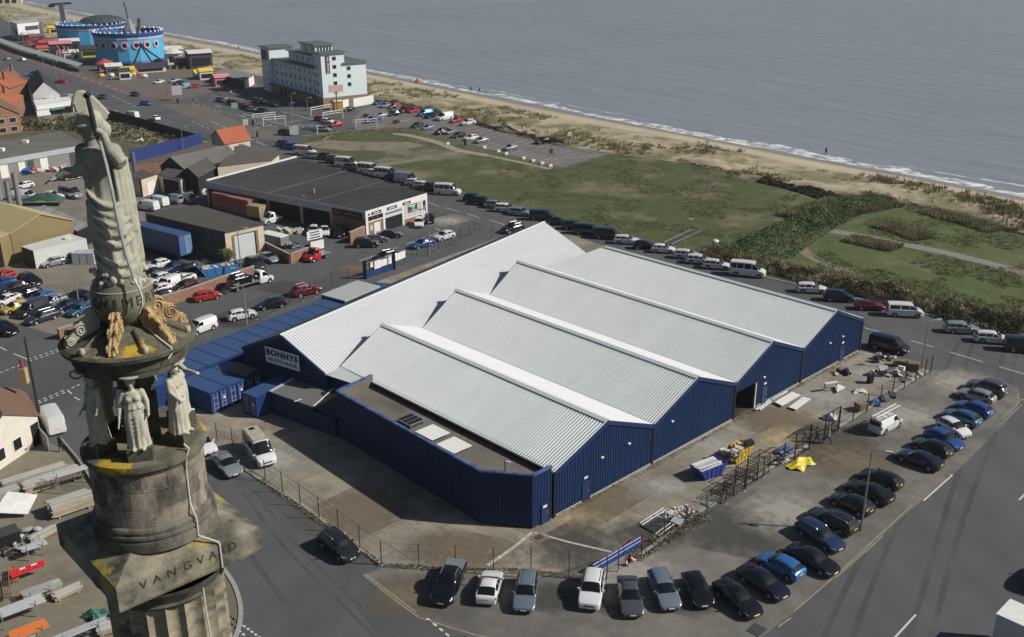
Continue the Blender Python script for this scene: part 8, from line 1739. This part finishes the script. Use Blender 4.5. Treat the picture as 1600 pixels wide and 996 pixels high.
def blades(centers, hts, nb, spread, width):
    """clump of nb pointed blades on each centre"""
    c = np.repeat(np.asarray(centers), nb, axis=0); h = np.repeat(np.asarray(hts), nb); n = len(c)
    a = rng.uniform(0, 2*np.pi, n); r = spread*np.repeat(np.asarray(hts), nb)*np.sqrt(rng.uniform(0, 1, n)); b = c.copy(); b[:, 0] += r*np.cos(a); b[:, 1] += r*np.sin(a)
    t = rng.uniform(0, 2*np.pi, n); w = width*rng.uniform(.6, 1.3, n); hh = h*rng.uniform(.5, 1.1, n); ln = rng.uniform(.1, .55, n)*hh
    d = np.stack([np.cos(t)*w, np.sin(t)*w, 0*t], 1); tip = b+np.stack([np.cos(a)*ln, np.sin(a)*ln, hh], 1)
    return np.stack([b-d, b+d, tip], 1).reshape(-1, 3)
def leaves(pts, size):
    p = np.asarray(pts); n = len(p); u = rng.normal(size=(n, 3)); u /= np.linalg.norm(u, axis=1)[:, None]; v = rng.normal(size=(n, 3)); v = np.cross(u, v); v /= np.linalg.norm(v, axis=1)[:, None]; s = (size*rng.uniform(.6, 1.4, n))[:, None]
    a, b, c, d = p-u*s, p+v*s*.6, p+u*s, p-v*s*.6; return np.concatenate([np.stack([a, b, c], 1).reshape(-1, 3), np.stack([a, c, d], 1).reshape(-1, 3)])
MARR = M('marram_grass', (.21, .185, .085), (.13, .125, .05), .12, .9, c3=(.27, .235, .125), sc3=.2); BRAM = [M('bramble_leaf', (.07, .125, .025), (.105, .165, .04), .6, .75), M('bramble_leaf_dark', (.042, .078, .018), (.062, .105, .026), .6, .8), M('bramble_leaf_pale', (.14, .17, .065), (.19, .20, .085), .6, .8)]
SCRUBL = [M('scrub_olive', (.10, .095, .04), (.14, .13, .058), .5, .9), M('scrub_dark', (.045, .046, .02), (.065, .062, .028), .5, .9), M('scrub_straw', (.31, .27, .165), (.24, .205, .115), .5, .9)]
# marram tufts on the dunes, clustered
cen = []; hts = []
while len(cen) < 2600:
    x = rng.uniform(-100, 1700); t = rng.uniform(.03, .66); a = site(x, curve_at(INNER, x)); c = site(x, curve_at(SHORE, x)); p = a.lerp(c, t)
    if fbm(p.x+200, p.y, .045, 5)+.25*fbm(p.x, p.y, .25) < .06-.1*(t < .25): continue
    for k in range(rng.integers(1, 4)):
        q = Vector((p.x+rng.normal()*1.3, p.y+rng.normal()*1.3, 0)); cen.append((q.x, q.y, beach_h(q, t)-.1)); hts.append(rng.uniform(.5, 1.15))
tri_mesh('marram_tufts', blades(cen, hts, 16, .8, .09), MARR)
# mounds: a bank polyline with half width and height, covered in leaves
def bank(name, pts, hw, ht, n, size, mats, probs, seed=0, blade=0):
    P = [site(*p) for p in pts]; seg = [(a, b, (b-a).length) for a, b in zip(P, P[1:])]; tot = sum(s[2] for s in seg); Q = []
    mound = MB()
    for _ in range(n):
        d = rng.uniform(0, tot)
        for i, (a, b, l) in enumerate(seg):
            if d <= l: break
            d -= l
        f = d/l; c = a.lerp(b, f); t = (b-a).normalized(); nr = Vector((-t.y, t.x, 0)); o = rng.uniform(-1, 1); g = (i+f)/len(seg)
        W_ = lerp(*hw, g) if isinstance(hw, tuple) else hw; H_ = lerp(*ht, g) if isinstance(ht, tuple) else ht
        p = c+nr*o*W_; lump = max(.15, .75+.9*fbm(p.x+seed*31, p.y, .22, 3)+.5*fbm(p.x, p.y, .7, 2)); prof = max(0, 1-o*o)**.6
        Q.append((p.x, p.y, H_*prof*lump*(1-.45*rng.uniform(0, 1)**2)+.03))
    Q = np.array(Q); V = leaves(Q, size) if not blade else blades(Q*[1, 1, .5], np.full(len(Q), blade), 5, .7, size)
    nn = len(V)//3
    cl = np.array([fbm(q[0]+seed*7, q[1], .35, 3) for q in Q]); k = np.where(cl < probs[0], 1, np.where(cl > probs[1], 2, 0)); mi = np.concatenate([k, k]) if not blade else np.repeat(k, 5)
    return tri_mesh(name, V, mats, mi=mi)
bank('bramble_bank', [(1128, 404), (1180, 398), (1225, 372), (1268, 350), (1310, 330), (1372, 318)], (6.5, 3.6), (1.5, 1.7), 30000, .125, BRAM, (-.3, .25), 1)
bank('bramble_bank_grass', [(1250, 345), (1310, 327), (1380, 314)], 5, 1.2, 6500, .05, [BRAM[2], BRAM[0], SCRUBL[2]], (-.25, .3), 2, blade=1.1)
bank('rubble_bank', [(1192, 283), (1225, 290), (1262, 300), (1310, 316)], 2.2, 1.1, 9000, .18, [SCRUBL[1], M('rubble_grey', (.14, .13, .115), (.08, .075, .065), 1, .9), SCRUBL[0]], (-.3, .3), 3)
bank('roadside_scrub', [(1100, 396), (1150, 410), (1215, 424), (1262, 436), (1330, 452), (1400, 466), (1462, 484)], (1.6, 3.4), (.9, 1.5), 24000, .13, SCRUBL, (-.1, .22), 4)
bank('roadside_scrub', [(1470, 488), (1530, 500), (1600, 517), (1700, 545)], 3.2, 1.6, 14000, .13, SCRUBL, (-.1, .26), 5)
bank('roadside_grass', [(1105, 394), (1215, 421), (1330, 448), (1462, 480), (1600, 512)], 3.0, .6, 5000, .05, [SCRUBL[2], MARR, SCRUBL[0]], (-.1, .3), 6, blade=.9)
bank('dune_hedge', [(744, 194), (770, 201), (800, 208), (830, 216), (862, 224), (880, 228)], 1.0, 1.3, 6000, .14, [SCRUBL[1], SCRUBL[1], SCRUBL[0]], (-.3, .3), 7)
bank('dune_hedge', [(600, 160), (640, 167), (690, 179), (744, 193)], 1.0, .9, 4500, .15, [SCRUBL[1], SCRUBL[0], SCRUBL[0]], (-.3, .3), 8)
bank('dune_hedge', [(1008, 240), (1080, 257), (1160, 276)], .5, .6, 2500, .1, [SCRUBL[1], SCRUBL[1], SCRUBL[0]], (-.3, .3), 9); bank('dune_hedge', [(1410, 318), (1455, 330), (1500, 343), (1600, 367), (1720, 398)], .5, .7, 4000, .1, [SCRUBL[1], SCRUBL[0], SCRUBL[0]], (-.3, .3), 10)
bank('meadow_tussocks', [(1375, 352), (1410, 361), (1445, 375)], 2.6, .5, 1500, .06, [SCRUBL[2], MARR, BRAM[2]], (-.1, .3), 11, blade=.7); bank('meadow_tussocks', [(1325, 374), (1360, 381), (1400, 390)], 2.2, .4, 1500, .06, [SCRUBL[2], MARR, BRAM[2]], (-.1, .3), 12, blade=.7); bank('meadow_tussocks', [(1450, 331), (1500, 345), (1560, 362)], 2.4, .5, 1400, .06, [SCRUBL[2], MARR, BRAM[2]], (-.1, .3), 13, blade=.8)
bank('verge_weeds', [(508, 216), (560, 208), (620, 203), (660, 209)], 2.5, .8, 3500, .12, [BRAM[2], SCRUBL[0], MARR], (-.2, .3), 14)
bank('fence_weeds', [(345, 706), (415, 755), (499, 814), (597, 884), (712, 892), (830, 895), (948, 908)], .35, .25, 2600, .07, SCRUBL, (-.1, .2), 15); bank('fence_weeds', [(985, 872), (1040, 838), (1100, 806)], 1.0, .3, 1800, .08, SCRUBL, (-.1, .2), 16); bank('wall_weeds', [(866, 812), (1020, 730), (1148, 660), (1255, 600), (1340, 552)], .3, .2, 1200, .07, [SCRUBL[0], SCRUBL[1], M('yellow_flower', (.45, .38, .05), None)], (-.2, .35), 17)
bank('scrub_bushes', [(0, 200), (60, 198), (110, 195), (150, 200)], 7, 2.0, 5000, .3, SCRUBL, (-.1, .3), 18); bank('scrub_bushes', [(175, 195), (230, 215), (290, 225)], 7, .8, 3500, .25, [SCRUBL[0], SCRUBL[1], SCRUBL[2]], (-.1, .1), 19)
# rough patches of longer grass over the two fields
cen = []; hts = []
for fx, n in (((960, 320), 0),):
    while len(cen) < 7000:
        px = rng.uniform(700, 1600); py = rng.uniform(240, 500)
        if not (in_poly([(760, 236), (880, 266), (945, 245), (1080, 260), (1250, 305), (1150, 398), (960, 358), (800, 320)], px, py) or in_poly([(1300, 368), (1420, 322), (1600, 372), (1600, 510), (1380, 465), (1250, 432)], px, py)): continue
        p = site(px, py)
        if fbm(p.x, p.y, .09, 4) < .02: continue
        cen.append((p.x, p.y, 0)); hts.append(rng.uniform(.12, .34))
tri_mesh('field_tufts', blades(cen, hts, 7, 1.6, .05), [M('tuft_green', (.085, .105, .03), (.15, .145, .065), .15, .9)])
# single shrubs
def shrub(label, px, r, h, n=900, name='bush', mats=None, lift=0.0):
    p = site(*px); t = thing(name, label, 'bush', p); mb = MB()
    for k in range(7): a = k*.9; mb.tube([(0, 0, 0), (.25*r*math.cos(a), .25*r*math.sin(a), h*.4), (.7*r*math.cos(a), .7*r*math.sin(a), h*.75)], [.05, .035, .012], 5)
    mb.build('stems', M('bark_brown', (.06, .045, .03), None) if 'bark_brown' not in bpy.data.materials else bpy.data.materials['bark_brown'], t)
    u = rng.normal(size=(n, 3)); u /= np.linalg.norm(u, axis=1)[:, None]; rad = rng.uniform(.35, 1, n)**.5; q = u*rad[:, None]*[r, r, h*.5]; lump = np.array([.72+.6*fbm(a*2+px[0], b*2, .9, 3) for a, b, c in u]); q *= lump[:, None]; q[:, 2] += h*.55
    ms = mats or [BRAM[2], SCRUBL[0]]; V = leaves(q, .11); k = (rng.uniform(size=n) < .4).astype(int); tri_mesh('foliage', V, ms, kind=None, parent=t, mi=np.concatenate([k, k]))
shrub('round olive bush beside the workshop door', (357, 412), 1.5, 2.8, 1600); shrub('dark shrub on the planted car park island', (572, 183), 1.4, 1.0, 500, mats=[SCRUBL[1], SCRUBL[1]]); shrub('dark shrub on the second car park island', (619, 193), 1.4, 1.0, 500, mats=[SCRUBL[1], SCRUBL[1]]); shrub('small green shrub beside the white cabin', (111, 408), .7, 1.6, 500, mats=[BRAM[1], BRAM[0]]); shrub('dark bush beside the brick house at left', (12, 186), 1.6, 2.2, 500, mats=[SCRUBL[1], SCRUBL[0]]); shrub('rounded bush at the grassy corner of the field', (1397, 324), 1.2, 1.4, 600)
# small stones and litter on the yard
cen = []
for _ in range(900):
    px, py = rng.uniform(330, 1440), rng.uniform(560, 900)
    if in_poly([(330, 690), (598, 882), (840, 902), (985, 858), (1080, 803), (1270, 687), (1445, 578), (1345, 552), (870, 815), (830, 835), (600, 800), (420, 680)], px, py):
        p = site(px, py); cen.append((p.x, p.y, .05))
tri_mesh('yard_litter', leaves(np.array(cen), .07), [M('litter_grey', (.4, .38, .34), (.1, .09, .08), .5, .9)])
# ------------------------------------------------------------------ sea haze over the whole place
hz = MB().box((800, 2500, 26), (6400, 5800, 58)).build('haze', []); hz['kind'] = 'stuff'
hm = bpy.data.materials.new('air_haze'); hm.use_nodes = True; hn = hm.node_tree.nodes; hn.remove(hn['Principled BSDF'])
pv = hn.new('ShaderNodeVolumePrincipled'); pv.inputs['Color'].default_value = (.80, .86, .95, 1); pv.inputs['Density'].default_value = .00013; pv.inputs['Anisotropy'].default_value = .2
hm.node_tree.links.new(pv.outputs[0], hn['Material Output'].inputs['Volume']); hz.data.materials.append(hm)
